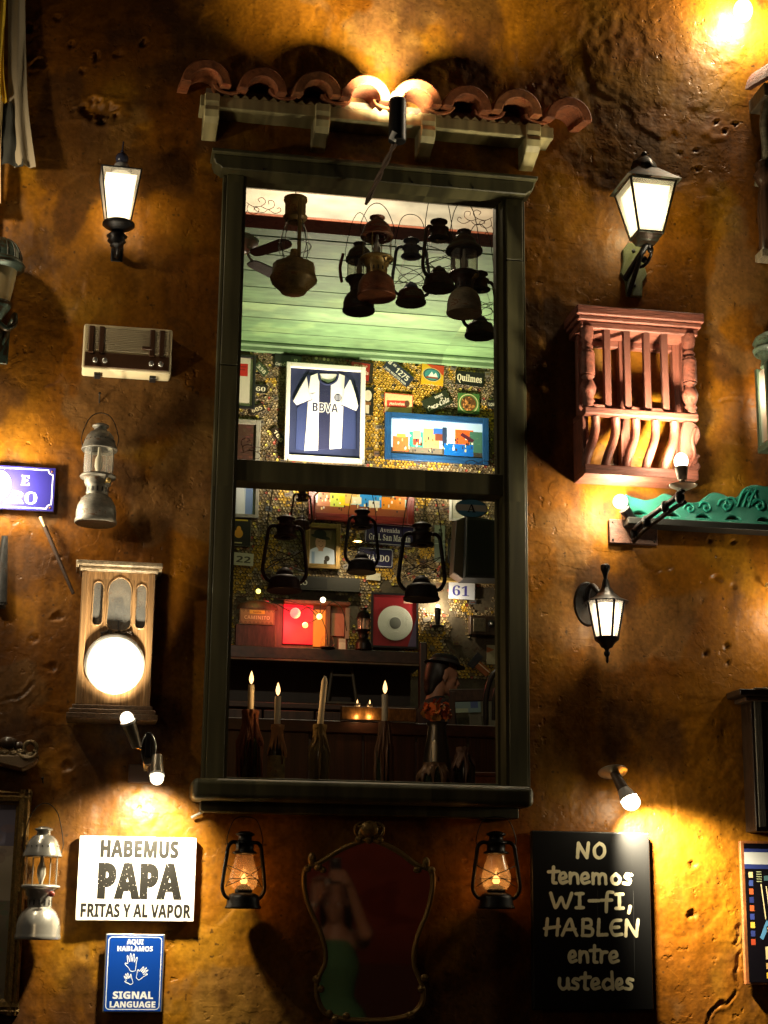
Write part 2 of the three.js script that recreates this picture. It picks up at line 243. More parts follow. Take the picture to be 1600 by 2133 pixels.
// ---------------------------------------------------------------- window
{
  const olive = wood([0.1, 0.09, 0.038], 0.5), oliveDark = olive, w = world('sash_window', 'tall olive green sash window with moulded head and deep sill', 'window');
  const xl = P(450, 1000, 0.03).x, xr = P(1093, 1000, 0.03).x;
  const hTop = P(777, 352, 0.07).y, hBot = P(777, 380, 0.07).y, sTop = P(750, 1630, 0.1).y, sBot = P(750, 1674, 0.1).y;
  const e = 0.003;
  // casing boards, each of two lengths with a joint and a beaded outer edge
  const yj = P(470, 762, 0.03).y;
  mk('casing_board', boxUV(rbox(xl, O.x0 - 0.008, sTop, yj - 0.0015, -0.01, 0.04, e)), olive, w);
  mk('casing_board', boxUV(rbox(xl, O.x0 - 0.008, yj + 0.0015, hBot, -0.01, 0.04, e)), olive, w);
  const yk = P(1080, 545, 0.03).y;
  mk('casing_board', boxUV(rbox(O.x1 + 0.008, xr, sTop, yk - 0.0015, -0.01, 0.04, e)), olive, w);
  mk('casing_board', boxUV(rbox(O.x1 + 0.008, xr, yk + 0.0015, hBot, -0.01, 0.04, e)), olive, w);
  mk('bead', boxUV(rbox(xl - 0.012, xl, sTop, hBot, -0.01, 0.03, e)), olive, w); mk('bead', boxUV(rbox(xr, xr + 0.009, sTop, hBot, -0.01, 0.03, e)), olive, w);
  // jambs set back inside
  mk('jamb', boxUV(box(O.x0 - 0.008, O.x0 + 0.002, O.y0, O.y1 + 0.02, -0.1, 0.03)), oliveDark, w); mk('jamb', boxUV(box(O.x1 - 0.002, O.x1 + 0.008, O.y0, O.y1 + 0.02, -0.1, 0.03)), oliveDark, w);
  mk('head_frame', boxUV(rbox(O.x0 - 0.008, O.x1 + 0.008, O.y1, hBot + 0.02, -0.06, 0.03, e)), oliveDark, w);
  // moulded head with scrolled ends
  const z0 = -0.005, hx0 = P(444, 345, 0.07).x, hx1 = P(1112, 395, 0.07).x, hh = hTop - hBot, out = [];
  const endL = [[hx0 + 0.05, hBot], [hx0 + 0.028, hBot], [hx0 + 0.024, hBot + hh * 0.12], [hx0 + 0.008, hBot + hh * 0.3], [hx0, hBot + hh * 0.7], [hx0, hTop]], endR = endL.map(([x, y]) => [hx1 + hx0 - x, y]).reverse();
  const s = shapeOf([...endR.slice().reverse().reverse(), ...endL]); out.push(boxUV(ext(s, 0.085, 0.003, z0)));
  mk('head_board', out, olive, w); mk('head_cap', boxUV(rbox(hx0 - 0.006, hx1 + 0.006, hTop, hTop + 0.012, z0, 0.1, e)), olive, w);
  // sill with rounded end
  const sx0 = P(400, 1640, 0.12).x, sx1 = P(1112, 1660, 0.12).x; mk('sill', boxUV(rbox(sx0, sx1, sBot, sTop, -0.02, 0.13, 0.018)), olive, w); mk('sill_apron', boxUV(rbox(sx0 + 0.03, sx1 - 0.03, sBot - 0.03, sBot, -0.01, 0.06, e)), oliveDark, w);
  // two sashes
  const rU0 = P(770, 974, 0).y, rL1 = P(770, 1019, 0).y, st = 0.006;
  mk('meeting_rail', boxUV(rbox(O.x0, O.x1, rL1, rU0, -0.075, 0.012, 0.004)), oliveDark, w);
  for (const [y0, y1, z] of [[rU0, O.y1, -0.045], [O.y0 + 0.004, rL1, -0.055]]) {
    mk('sash_stile', boxUV(box(O.x0, O.x0 + st, y0, y1, z - 0.015, z + 0.015)), oliveDark, w); mk('sash_stile', boxUV(box(O.x1 - st - 0.004, O.x1, y0, y1, z - 0.015, z + 0.015)), oliveDark, w);
    mk('pane', new THREE.PlaneGeometry(O.x1 - O.x0 - 2 * st, y1 - y0).translate((O.x0 + O.x1) / 2, (y0 + y1) / 2, z), M.glass, w);
  }
  mk('bottom_rail', boxUV(rbox(O.x0 + st, O.x1 - st, O.y0 - 0.004, O.y0 + 0.012, -0.07, -0.04, 0.003)), oliveDark, w);
  mk('sill_shelf', boxUV(box(O.x0 - 0.28, O.x1 + 0.28, O.y0 - 0.03, O.y0 - 0.008, -0.5, -0.02)), wood([0.09, 0.04, 0.018], 0.5), w);
  for (const px of [548, 622, 858, 940, 985]) { const p = P(px, 380 + (px - 500) * 0.068, 0.08); mk('nail_hole', tr(new THREE.CylinderGeometry(0.0035, 0.0035, 0.003, 8).rotateX(Math.PI / 2), p.x, hBot + hh * 0.16, z0 + 0.086), M.blackPaint, w); }
  // red scrollwork painted in the four corners of the panes
  const scroll = mat([0.13, 0.028, 0.016], 0.6);
  const curls = [[[0, 0], [14, 8], [30, 6], [40, -4], [34, -14], [24, -10], [28, -3]], [[4, 4], [2, 18], [12, 26], [24, 22], [26, 12], [18, 10], [16, 17]], [[30, 6], [46, 12], [58, 4], [56, -8], [46, -8], [47, 0]], [[2, 18], [-2, 34], [8, 46], [16, 40], [10, 34]], [[46, 12], [60, 20], [72, 14], [70, 6], [64, 9]], [[14, 8], [22, 18], [36, 20], [44, 14]]];
  for (const [px, py, fx, fy, z] of [[520, 470, 1, -1, -0.0435], [1018, 500, -1, -1, -0.0435], [512, 930, 1, 1, -0.0435], [1035, 962, -1, 1, -0.0435]]) {
    const f = frameAt(px, py, z), yy = fy < 0 ? -1 : 1;
    mk('scroll_decal', curls.map(c => tube(c.map(([a, b]) => [f.o.x + fx * (a - 8) * f.sx, f.o.y + (yy > 0 ? -14 + b * 0.7 : 48 - b * 0.9) * f.sy, z]), 0.0011, 30, 5)), scroll, w);
  }
}
// ---------------------------------------------------------------- tiled canopy over the window
{
  const c = world('tile_canopy', 'little clay tile canopy on cream brackets above the window', 'canopy'), cream = wood([0.5, 0.43, 0.21], 0.55);
  const zf = 0.1, A = P(418, 200, zf), B = P(1153, 262, zf), y1 = (A.y + B.y) / 2, y0 = y1 - 0.04, x0 = A.x, x1 = B.x;
  mk('fascia', boxUV(rbox(x0, x1, y0, y1, zf - 0.022, zf, 0.003)), cream, c);
  mk('soffit_board', boxUV(box(x0, x1, y0 + 0.006, y0 + 0.02, -0.01, zf - 0.022)), cream, c);
  const dent = []; for (let x = x0 + 0.01; x < x1 - 0.02; x += 0.03) dent.push(ext(shapeOf([[x, y1], [x + 0.024, y1], [x + 0.012, y1 + 0.012]]), 0.014, 0, zf - 0.014));
  mk('zigzag_trim', dent, cream, c);
  const prof = shapeOf(smooth([[0, 0.085], [0.118, 0.085], [0.118, 0.06], [0.112, 0.045], [0.116, 0.03], [0.108, 0.01], [0.09, -0.004], [0.06, -0.012], [0.03, -0.022], [0, -0.03]], 1, true).slice(0, 10));
  for (const px of [440, 672, 893, 1112]) { const x = P(px, 270, 0.11).x, g = boxUV(ext(prof, 0.048, 0.003).rotateY(-Math.PI / 2)); g.translate(x + 0.024, y0 - 0.045, -0.004); mk('bracket', g, cream, c); }
  // clay tiles: covers over pans, each a little out of line
  const tones = [[0.52, 0.15, 0.035], [0.47, 0.13, 0.03], [0.55, 0.18, 0.045], [0.44, 0.125, 0.035]].map(k => mat(k, 0.8, 0, { map: tPaint, bumpMap: tGrain, bumpScale: 0.003 }));
  const arc = (R, t, a0, a1, n = 18) => { const o = [], p = []; for (let i = 0; i <= n; i++) { const a = a0 + (a1 - a0) * i / n; o.push([R * Math.cos(a), R * Math.sin(a)]); p.unshift([(R - t) * Math.cos(a), (R - t) * Math.sin(a)]); } return shapeOf([...o, ...p]); };
  const xa = P(432, 160, 0.17).x, xb = P(1186, 228, 0.17).x, sp = (xb - xa) / 7;
  for (let k = 0; k < 8; k++) {
    const x = xa + sp * k + (k === 0 ? -0.012 : 0), L = 0.25;
    const cov = ext(arc(0.08 + rnd(-0.003, 0.003), 0.032, 0.02, Math.PI - 0.02), L, 0.004); cov.scale(1, 0.98, 1); cov.rotateX(0.26); cov.rotateY(rnd(-0.05, 0.05)); cov.rotateZ(rnd(-0.06, 0.06)); cov.translate(x, y1 + 0.062 + rnd(-0.004, 0.004), -0.07);
    mk('tile', boxUV(cov, 3), tones[k % 4], c);
    if (k < 7) { const pan = ext(arc(0.052, 0.015, Math.PI + 0.1, 2 * Math.PI - 0.1), L - 0.02, 0.003); pan.scale(1, 0.62, 1); pan.rotateX(0.26); pan.translate(x + sp / 2, y1 + 0.092, -0.1); mk('tile', boxUV(pan, 3), tones[(k + 2) % 4], c); }
  }
  mk('mortar_bed', boxUV(box(x0 + 0.02, x1 - 0.02, y1 + 0.002, y1 + 0.05, -0.02, 0.05)), worn([0.35, 0.28, 0.2], 0.85), c);
}

// ---------------------------------------------------------------- lamp builders (local units: one photo pixel; origin at the foot)
function bulbLight(T, p, r, color, cd, strength = 14, stretch = 1.25, name = 'bulb') {
  const m = mk(name, ball(p[0], p[1], p[2], r, stretch), glow(color, strength), T); pointLight(local(T, ...p), color, cd, r * T.scale.x * 0.8); return m;
}
function petromax(T, { s = 1, rw = 1, tank = M.pewter, hood = M.pewter, ring = M.pewter, glass = M.dusty, bail = true, wide = 1, knob = M.brass, bailH = 60 } = {}) {
  const q = a => a.map(([r, y]) => [r * s * rw, y * s]);
  mk('fuel_tank', lathe(q([[0, 3], [38, 3], [43, 0], [45, 2], [45, 8], [43, 12], [43, 26], [40, 40], [33, 53], [25, 60], [22, 62]])), tank, T);
  const slots = []; for (let k = 0; k < 14; k++) { const a = k / 14 * Math.PI * 2; slots.push(box(-1.6 * s, 1.6 * s, 66 * s, 76 * s, 0, 1.2 * s).translate(0, 0, 23.4 * s * rw).rotateY(a)); }
  const nk = mk('burner_collar', lathe(q([[22, 60], [24, 64], [24, 80], [28, 84], [30, 95], [38, 98], [39, 101], [37, 104], [30, 105]])), ring, T); mk('vent_slots', slots, M.blackPaint, nk);
  mk('glass_chimney', lathe(q([[31, 104], [32, 106], [32, 163], [31, 165]])), glass, T);
  mk('mantle', lathe(q([[3, 105], [5, 112], [9, 125], [8, 138], [4, 148], [3, 165]]), 12), mat([0.5, 0.47, 0.4], 0.8), T);
  for (let k = 0; k < 4; k++) { const a = k * Math.PI / 2 + 0.5; mk('strut', rod([34 * s * rw * Math.cos(a), 101 * s, 34 * s * rw * Math.sin(a)], [34 * s * rw * Math.cos(a), 166 * s, 34 * s * rw * Math.sin(a)], 1.3 * s), ring, T); }
  const hd = mk('hood', lathe(q([[28, 161], [38 * wide, 157], [39 * wide, 160], [36 * wide, 168], [33, 176], [32, 180], [29, 188], [21, 197], [16, 200]])), hood, T);
  const holes = []; for (let k = 0; k < 18; k++) { const a = k / 18 * Math.PI * 2; holes.push(ball(0, 178 * s, 33.4 * s * rw, 1.5 * s, 1, 0.6, 6).rotateY(a)); } if (wide < 1.2) mk('vent_holes', holes, M.blackPaint, hd);
  mk('cap', lathe(q([[14, 198], [14, 208], [18, 209], [18, 212], [9, 216], [0, 217]])), hood, T);
  mk('control_knob', [rod([14 * s * rw, 84 * s, 20 * s * rw], [22 * s * rw, 86 * s, 33 * s * rw], 2.2 * s), ball(23 * s * rw, 86.5 * s, 35 * s * rw, 6 * s, 1, 0.6, 10)], knob, T);
  if (bail) mk('bail_handle', tube([[-37 * s * rw, 166 * s, 0], [-39 * s * rw, 190 * s, 0], [-24 * s, (200 + bailH * 0.7) * s, 0], [0, (200 + bailH) * s, 0], [24 * s, (200 + bailH * 0.7) * s, 0], [39 * s * rw, 190 * s, 0], [37 * s * rw, 166 * s, 0]], 1.1 * s, 40, 6), M.wire, T);
}
function hurricane(T, { s = 1, frame = M.black, tank = frame, glass = M.glass, bailH = 40, flame = 0, turn = 0, tubes = true, bail = true, gs = 1 } = {}) {
  const q = a => a.map(([r, y]) => [r * s, y * s]), R = g => turn ? g.rotateY(turn) : g;
  mk('fuel_tank', lathe(q([[0, 2], [33, 2], [37, 0], [38, 3], [35, 8], [33, 22], [30, 29], [22, 33], [12, 34]])), tank, T);
  mk('burner', lathe(q([[17, 33], [19, 37], [17, 41], [13, 47], [7, 50], [6, 52]]), 18), frame, T);
  mk('glass_globe', lathe(q([[21, 40], [26 * gs, 46], [30 * gs, 58], [30 * gs, 68], [26 * gs, 84], [21, 100], [18, 114], [17, 118]])), glass, T);
  mk('crown', lathe(q([[10, 116], [20, 114], [26, 116], [25, 119], [19, 122], [19, 134], [23, 137], [23, 141], [15, 144], [14, 152], [20, 155], [20, 158], [10, 163], [0, 164]])), frame, T);
  if (tubes) for (const k of [-1, 1]) mk('side_tube', R(tube([[k * 24 * s, 20 * s, 0], [k * 38 * s, 24 * s, 0], [k * 47 * s, 40 * s, 0], [k * 46 * s, 62 * s, 0], [k * 40 * s, 110 * s, 0], [k * 37 * s, 130 * s, 0], [k * 29 * s, 139 * s, 0], [k * 18 * s, 139 * s, 0]], 4.2 * s, 40, 9)), frame, T);
  const gw = []; for (const k of [-1, 1]) gw.push(R(tube([[k * 40 * s, 46 * s, 0], [k * 22 * s, 58 * s, 26 * s], [0, 70 * s, 33 * s], [-k * 24 * s, 82 * s, 20 * s], [-k * 41 * s, 92 * s, 0]], 0.9 * s, 24, 5)), R(tube([[k * 40 * s, 46 * s, 0], [k * 22 * s, 58 * s, -26 * s], [0, 70 * s, -33 * s], [-k * 24 * s, 82 * s, -20 * s], [-k * 41 * s, 92 * s, 0]], 0.9 * s, 24, 5)));
  gw.push(new THREE.TorusGeometry(31 * s * gs, 0.9 * s, 6, 30).rotateX(Math.PI / 2).translate(0, 62 * s, 0)); mk('guard_wire', gw, M.wire, T);
  if (bail) mk('bail_handle', R(tube([[-39 * s, 132 * s, 0], [-40 * s, 150 * s, 0], [-26 * s, (164 + bailH * 0.75) * s, 0], [0, (164 + bailH) * s, 0], [26 * s, (164 + bailH * 0.75) * s, 0], [40 * s, 150 * s, 0], [39 * s, 132 * s, 0]], 1 * s, 40, 5)), M.wire, T);
  if (flame) { mk('flame', lathe(q([[0, 50], [5, 52], [8, 57], [7, 63], [3, 69], [0, 74]]), 12), glow(FLAME, 9), T); pointLight(local(T, 0, 60 * s, 0), FLAME, flame, 0.006); }
}

// ---------------------------------------------------------------- canopy spotlight
{
  const T = thing('canopy_spotlight', 'black tube spotlight on a twisted cable arm lighting the clay tiles', 'spotlight', 828, 252, 0.27);
  mk('housing', lathe([[0, -44], [16, -44], [18, -42], [18, 40], [16, 42], [14, 40], [14, 22], [0, 20]]), mat([0.008, 0.008, 0.008], 0.45), T);
  mk('lamp_cap', rod([-12, -44, 6], [-6, -30, 12], 8), M.porcelain, T);
  mk('reflector', lathe([[5, 24], [15, 44], [16.5, 44], [6, 22]]), M.porcelain, T);
  mk('bulb', ball(-5, 50, 0, 10, 1.2), glow(lin(1, 0.82, 0.5), 20), T); spotLight(local(T, -5, 52, 0), P(800, 40, 0), lin(1, 0.82, 0.5), 7.5, 1.0, 0.8);
  const a = []; for (const k of [0, 1]) { const p = []; for (let i = 0; i <= 12; i++) { const t = i / 12, w = t * 11 + k * Math.PI; p.push([-4 - 38 * t + 3.2 * Math.cos(w), -44 - 78 * t, -6 - 118 * t + 3.2 * Math.sin(w)]); } a.push(tube(p, 3.4, 60, 7)); }
  mk('cable_arm', a, mat([0.07, 0.035, 0.015], 0.6), T);
}
// a bulb on a bracket high on the wall
{
  const T = thing('bulb_bracket', 'bare bulb on a short iron bracket high on the bright yellow wall', 'wall lamp', 1548, 22, 0.055);
  bulbLight(T, [0, 0, 0], 19, SOFT, 2.6, 40, 1.2);
  mk('socket', rod([2, 18, -4], [6, 48, -22], 10, 9), M.blackPaint, T); mk('arm', tube([[6, 46, -20], [10, 62, -28], [10, 60, -40]], 4), M.black, T); mk('wall_plate', tr(new THREE.CylinderGeometry(17, 19, 5, 20), 10, 60, -40, Math.PI / 2), M.black, T);
}
// ---------------------------------------------------------------- four-sided lit lantern on a scroll bracket
{
  const T = thing('lit_lantern', 'white glowing four-sided glass lantern with ball finial on black scroll bracket', 'lantern', 247, 470, 0.095);
  const top = [[-41, 108, 38], [42, 108, 34], [38, 108, -42], [-45, 108, -38]], bot = [[-25, 4, 23], [25, 4, 20], [23, 4, -25], [-27, 4, -22]];
  for (let k = 0; k < 4; k++) {
    const n = (k + 1) % 4, g = new THREE.BufferGeometry(), a = bot[k], b = bot[n], c = top[n], d = top[k];
    g.setAttribute('position', new THREE.BufferAttribute(new Float32Array([...a, ...b, ...c, ...a, ...c, ...d]), 3)); g.computeVertexNormals(); mk('pane', g, M.frosted, T);
    mk('corner_bar', rod(a, d, 1.9, 1.9, 6), M.blackPaint, T); mk('top_bar', rod(d, c, 1.8, 1.8, 6), M.blackPaint, T);
  }
  const lid = new THREE.CylinderGeometry(20, 58, 12, 4, 1, true).rotateY(Math.PI / 4 + 0.05).translate(-1, 114, -2); mk('lid', lid, M.frosted, T);
  mk('cap', lathe([[20, 109], [21, 112], [15, 128], [10, 131], [0, 131]]), mat([0.5, 0.5, 0.5], 0.4, 0.4), T);
  mk('finial', [ball(0, 141, 0, 14, 0.95), rod([0, 152, 0], [1, 178, 0], 1.6), ball(0, 156, 0, 4)], mat([0.03, 0.033, 0.06], 0.25), T);
  mk('glow_body', new THREE.CylinderGeometry(46, 31, 84, 4).rotateY(Math.PI / 4 + 0.05).translate(-1, 55, -2), glow(lin(1, 0.84, 0.54), 2.2), T); pointLight(local(T, 0, 30, 0), lin(1, 0.83, 0.52), 0.09, 0.02); mk('lamp_holder', rod([0, 4, 0], [0, 20, 0], 9), M.porcelain, T);  // glowing body added inside so the panes look evenly bright
  mk('base', lathe([[0, -12], [12, -12], [26, -5], [34, 0], [34, 4], [30, 6], [0, 6]]), M.black, T);
  const sc = [lathe([[4, -10], [16, -14], [22, -20], [16, -25], [20, -30], [13, -36], [14, -40], [0, -44]], 20).translate(-2, 0, -8), tube([[0, -30, -10], [0, -46, -30], [0, -44, -50], [0, -24, -64]], 6, 30)]; mk('scroll_bracket', sc, M.black, T);
  mk('wall_plate', rbox(-13, 13, -52, 6, -70, -60, 3), M.black, T);
}
// ---------------------------------------------------------------- big tapered lantern with roof
{
  const T = thing('lit_lantern', 'large tapering lit lantern with overhanging roof on a green wall bracket', 'lantern', 1347, 492, 0.13), iron1 = iron([0.045, 0.05, 0.035], 0.45);
  const ry = 0.02, rot = ([x, y, z]) => [x * Math.cos(ry) + z * Math.sin(ry), y, -x * Math.sin(ry) + z * Math.cos(ry)];
  const B = [[-25, 0, 25], [25, 0, 25], [25, 0, -25], [-25, 0, -25]].map(rot), U = [[-47, 100, 47], [47, 100, 47], [47, 100, -47], [-47, 100, -47]].map(rot);
  for (let k = 0; k < 4; k++) {
    const n = (k + 1) % 4, a = B[k], b = B[n], c = U[n], d = U[k], g = new THREE.BufferGeometry(); g.setAttribute('position', new THREE.BufferAttribute(new Float32Array([...a, ...b, ...c, ...a, ...c, ...d]), 3)); g.computeVertexNormals();
    mk('pane', g, M.frosted, T); mk('corner_bar', rod(a, d, 2.6, 2.6, 6), iron1, T); mk('top_bar', rod(d, c, 2.4, 2.4, 6), iron1, T); mk('bottom_bar', rod(a, b, 3, 3, 6), iron1, T);
  }
  mk('roof', [new THREE.CylinderGeometry(30, 80, 34, 4, 1, true).rotateY(Math.PI / 4 + ry).translate(0, 119, 0), new THREE.CylinderGeometry(80, 80, 3, 4).rotateY(Math.PI / 4 + ry).translate(0, 103, 0).scale(1, 1, 1)].slice(0, 1), iron1, T);
  mk('roof_vent', [lathe([[26, 132], [30, 140], [24, 156], [10, 166], [0, 168]], 4).rotateY(ry), ball(0, 172, 0, 6)], iron1, T);
  mk('glow_body', new THREE.CylinderGeometry(54, 32, 84, 4).rotateY(Math.PI / 4 + ry).translate(0, 50, 0), glow(lin(1, 0.86, 0.5), 1.7), T); pointLight(local(T, 0, 52, 0), lin(1, 0.85, 0.5), 0.18, 0.02);  // inner glowing shape added to whiten the panes from within
  mk('floor_plate', [new THREE.CylinderGeometry(36, 24, 16, 4).rotateY(Math.PI / 4 + ry).translate(0, -8, 0)], iron1, T);
  const arm = []; arm.push(rod([2, -14, 0], [-22, -62, -72], 6, 7), rod([-4, -20, -10], [-16, -96, -76], 5), tube([[6, -16, 0], [14, -30, -16], [8, -44, -36], [-8, -48, -46]], 3.5, 24)); for (const [x, y, z] of [[10, -24, -8], [4, -36, -30], [-12, -46, -48]]) arm.push(ball(x, y, z, 7, 1, 1, 8)); mk('arm', arm, M.black, T);
  const pl = [[-16, -130], [16, -130], [18, -100], [28, -84], [22, -60], [22, -34], [10, -18], [-10, -18], [-22, -34], [-22, -60], [-28, -84], [-18, -100]].map(([x, y]) => [x - 4, y + 33]);
  mk('wall_plate', ext(shapeOf(pl), 10, 2, -80), worn([0.17, 0.2, 0.06], 0.6), T); for (const y of [-36, -108]) mk('bolt', ball(-4, y + 33, -69, 4, 1, 0.6, 8), M.black, T);
}
// ---------------------------------------------------------------- six-sided coach lantern
{
  const T = thing('lit_lantern', 'black six-sided coach lantern with bell roof and spiked drop below', 'lantern', 1264, 1330, 0.09), n = 6, iron2 = M.black;
  const hex = (r, y, k) => [r * Math.cos(k * Math.PI / 3 + 0.35), y, r * Math.sin(k * Math.PI / 3 + 0.35)];
  for (let k = 0; k < n; k++) {
    const a = hex(22, 0, k), b = hex(22, 0, k + 1), c = hex(36, 78, k + 1), d = hex(36, 78, k), g = new THREE.BufferGeometry(); g.setAttribute('position', new THREE.BufferAttribute(new Float32Array([...a, ...b, ...c, ...a, ...c, ...d]), 3)); g.computeVertexNormals();
    mk('pane', g, M.frosted, T); mk('corner_bar', rod(a, d, 2.6, 2.6, 6), iron2, T);
  }
  mk('roof', lathe([[3, 128], [6, 122], [9, 108], [18, 94], [30, 84], [46, 77], [47, 74], [40, 76], [10, 90]], 6), iron2, T);
  mk('finial', lathe([[4, 124], [5, 134], [9, 144], [10, 152], [7, 156], [0, 157]], 14), iron2, T);
  mk('base', lathe([[26, 2], [24, -4], [16, -10], [12, -18], [6, -21], [4, -26], [7, -30], [5, -36], [3, -38], [3, -48], [0, -52]], 12), iron2, T);
  mk('glow_body', new THREE.CylinderGeometry(29, 18, 64, 6).rotateY(Math.PI / 6 - 0.35 + Math.PI / 2).translate(0, 39, 0), glow(SOFT, 2.4), T); pointLight(local(T, 0, 40, 0), SOFT, 0.1, 0.012);  // six-sided glowing body added to fill the panes with light
  mk('arm', tube([[-4, 90, -12], [-16, 118, -40], [-24, 100, -48], [-22, 70, -58]], 6, 24), iron2, T); mk('wall_plate', tr(new THREE.CylinderGeometry(26, 30, 8, 24).scale(1, 1, 1.7), -22, 82, -56, Math.PI / 2), iron2, T);
}
// ---------------------------------------------------------------- valve radio
{
  const T = thing('radio', 'cream valve radio with ribbed grille and brown dial panel on two nails', 'radio', 266, 726, 0.0, undefined, 58), body = mat([0.74, 0.62, 0.38], 0.4, 0, { bumpMap: tGrain, bumpScale: 0.0005 }), br = mat([0.10, 0.045, 0.02], 0.35);
  mk('case', rbox(-93, 93, -47, 47, 4, 58, 5), body, T);
  for (let y = -8; y < 41; y += 3.6) mk('grille_rib', box(-86, 86, y, y + 2.1, 58, 60.5), body, T);
  mk('dial_panel', rbox(-88, 88, -42, -12, 57, 60, 2), br, T);
  for (const x of [-76, -55, 51, 71]) mk('grille_bar', rbox(x - 5.5, x + 5.5, -14, 42, 59, 63, 2), br, T);
  mk('dial_pointer', rbox(30, 52, -1, 6, 60, 64, 1.5), br, T);
  for (const x of [-66, -46, 51, 71]) mk('knob', lathe([[0, 0], [5.5, 0], [5.5, 4], [4, 6], [0, 6]], 16).rotateX(Math.PI / 2).translate(x, -29, 60), M.chrome, T);
  for (const x of [-60, 56]) mk('foot', rbox(x - 7, x + 7, -53, -46, 10, 40, 2), M.blackPaint, T);
}
// ---------------------------------------------------------------- unlit pressure lanterns hung outside
{
  const T = thing('pressure_lantern', 'dull grey pressure lantern without flame hanging above the clock case', 'lantern', 199, 1092, 0.075); petromax(T, { s: 0.985, bailH: 40, glass: M.dusty });
  const U = thing('pressure_lantern', 'polished nickel pressure lantern with shiny round tank beside the gilt frame', 'lantern', 78, 1958, 0.075); petromax(U, { s: 1.11, rw: 0.97, tank: M.chrome, hood: M.chrome, ring: M.chrome, glass: M.glass, bailH: 62, knob: mat([0.2, 0.03, 0.02], 0.4) });
  for (const [px, py, w] of [[207, 838, 'grey pressure lantern'], [90, 1628, 'nickel pressure lantern']]) { const N = thing('nail', 'iron nail in the plaster from which the ' + w + ' hangs', 'nail', px, py, 0.0, 'lantern nails'); mk('shank', rod([0, -2, -4], [0, 2, 56], 1.6), M.wire, N); mk('nail_head', ball(0, 2, 56, 3, 1, 0.5, 8), M.wire, N); }
}
// ---------------------------------------------------------------- two lit hurricane lanterns under the sill
for (const [px, py, t, side] of [[506, 1893, 0.3, 'between the white painted sign and the mirror'], [1034, 1893, -0.25, 'between the mirror and the chalkboard']]) {
  const T = thing('hurricane_lantern', 'black hurricane lantern burning with small orange flame ' + side, 'lantern', px, py, 0.08, 'burning hurricane lanterns'); hurricane(T, { s: 1.0, flame: 0.018, turn: t, bailH: 30, glass: M.amber });
}
// ---------------------------------------------------------------- pendulum clock case
{
  const T = thing('clock_case', 'tall wooden clock case with three arched windows and round white dial', 'clock', 233, 1500, 0.0, undefined, 72), wd = wood([0.36, 0.2, 0.085], 0.3), dk = wood([0.16, 0.09, 0.045], 0.4), fr = wood([0.44, 0.25, 0.11], 0.28);
  const x0 = -72, x1 = 72, H = 316;
  mk('base_moulding', [rbox(-95, 95, 0, 12, 0, 92, 2), rbox(-90, 90, 12, 22, 0, 86, 3), rbox(-84, 84, 22, 31, 0, 80, 3)], dk, T);
  mk('side_panel', rbox(x0 - 4, x0 + 6, 31, H, 0, 66, 2), dk, T); mk('side_panel', rbox(x1 - 6, x1 + 4, 31, H, 0, 66, 2), dk, T); mk('back_panel', box(x0, x1, 31, H, 1, 5), dk, T); mk('added_pale_panel', box(x0 + 8, x1 - 8, 180, H - 2, 42, 46), worn([0.42, 0.36, 0.28]), T);  // pale panel added behind the panes so the arched windows read lit
  const s = shapeOf([[x0 + 4, 31], [x1 - 4, 31], [x1 - 4, H], [x0 + 4, H]]);
  const arch = (cx, w, y0, y1, pt) => smooth([[cx - w, y0 + 10], [cx - w * 0.7, y0 + 2], [cx, y0], [cx + w * 0.7, y0 + 2], [cx + w, y0 + 10], [cx + w, (y0 + y1) / 2], [cx + w, y1 - w], [cx + w * pt, y1 - w * 0.35], [cx, y1], [cx - w * pt, y1 - w * 0.35], [cx - w, y1 - w], [cx - w, (y0 + y1) / 2]], 5);
  const holes = [arch(4, 25, 190, 305, 0.7), arch(-42, 11, 200, 294, 0.75), arch(50, 11.5, 196, 292, 0.75)];
  for (const h of holes) s.holes.push(new THREE.Path(h.map(p => new THREE.Vector2(...p))));
  mk('front_panel', boxUV(ext(s, 8, 1.2, 60), 0.01), fr, T);
  for (const h of holes) { mk('window_bead', tube(h.map(([x, y]) => [x, y, 68]), 1.8, 70, 6, true), wood([0.5, 0.3, 0.14], 0.3), T); mk('window_pane', planarUV(new THREE.ShapeGeometry(shapeOf(h)).translate(0, 0, 62)), M.dusty, T); }
  mk('works', [rbox(-6, 14, 214, 250, 46, 54, 3), lathe([[0, 0], [9, 0], [9, 3], [0, 5]], 18).rotateX(Math.PI / 2).translate(4, 232, 53), rod([4, 190, 50], [4, 216, 50], 1.6)], mat([0.03, 0.03, 0.035], 0.4, 0.6), T);
  mk('stile', rbox(x0 - 6, x0 + 8, 31, H, 60, 74, 3), fr, T); mk('stile', rbox(x1 - 8, x1 + 6, 31, H, 60, 74, 3), fr, T);
  mk('dial', lathe([[0, 7], [54, 6], [61, 2], [62, -3], [60, -7], [0, -8]], 48).rotateX(Math.PI / 2).translate(0, 118, 76), M.porcelain, T); mk('dial_rim', new THREE.TorusGeometry(62, 2, 8, 48).translate(0, 118, 75), mat([0.55, 0.5, 0.42], 0.4, 0.3), T);
  const orn = []; for (let k = -5; k <= 5; k++) orn.push(ball(k * 6, 186 + 3 * Math.sin(k * 1.7), 71, 3.6, 0.8, 0.7, 7)); orn.push(tube([[-32, 176, 71], [-24, 186, 71], [0, 182, 71], [24, 186, 71], [34, 183, 71]], 2, 30)); mk('carved_garland', orn, mat([0.05, 0.03, 0.015], 0.5), T);
  mk('cornice', [rbox(-92, 92, H + 8, H + 18, 0, 98, 3), rbox(-84, 84, H, H + 8, 0, 86, 3)], wood([0.5, 0.38, 0.24], 0.35), T); mk('cornice_back', rbox(-78, 82, H + 18, H + 24, 0, 40, 2), dk, T);
}
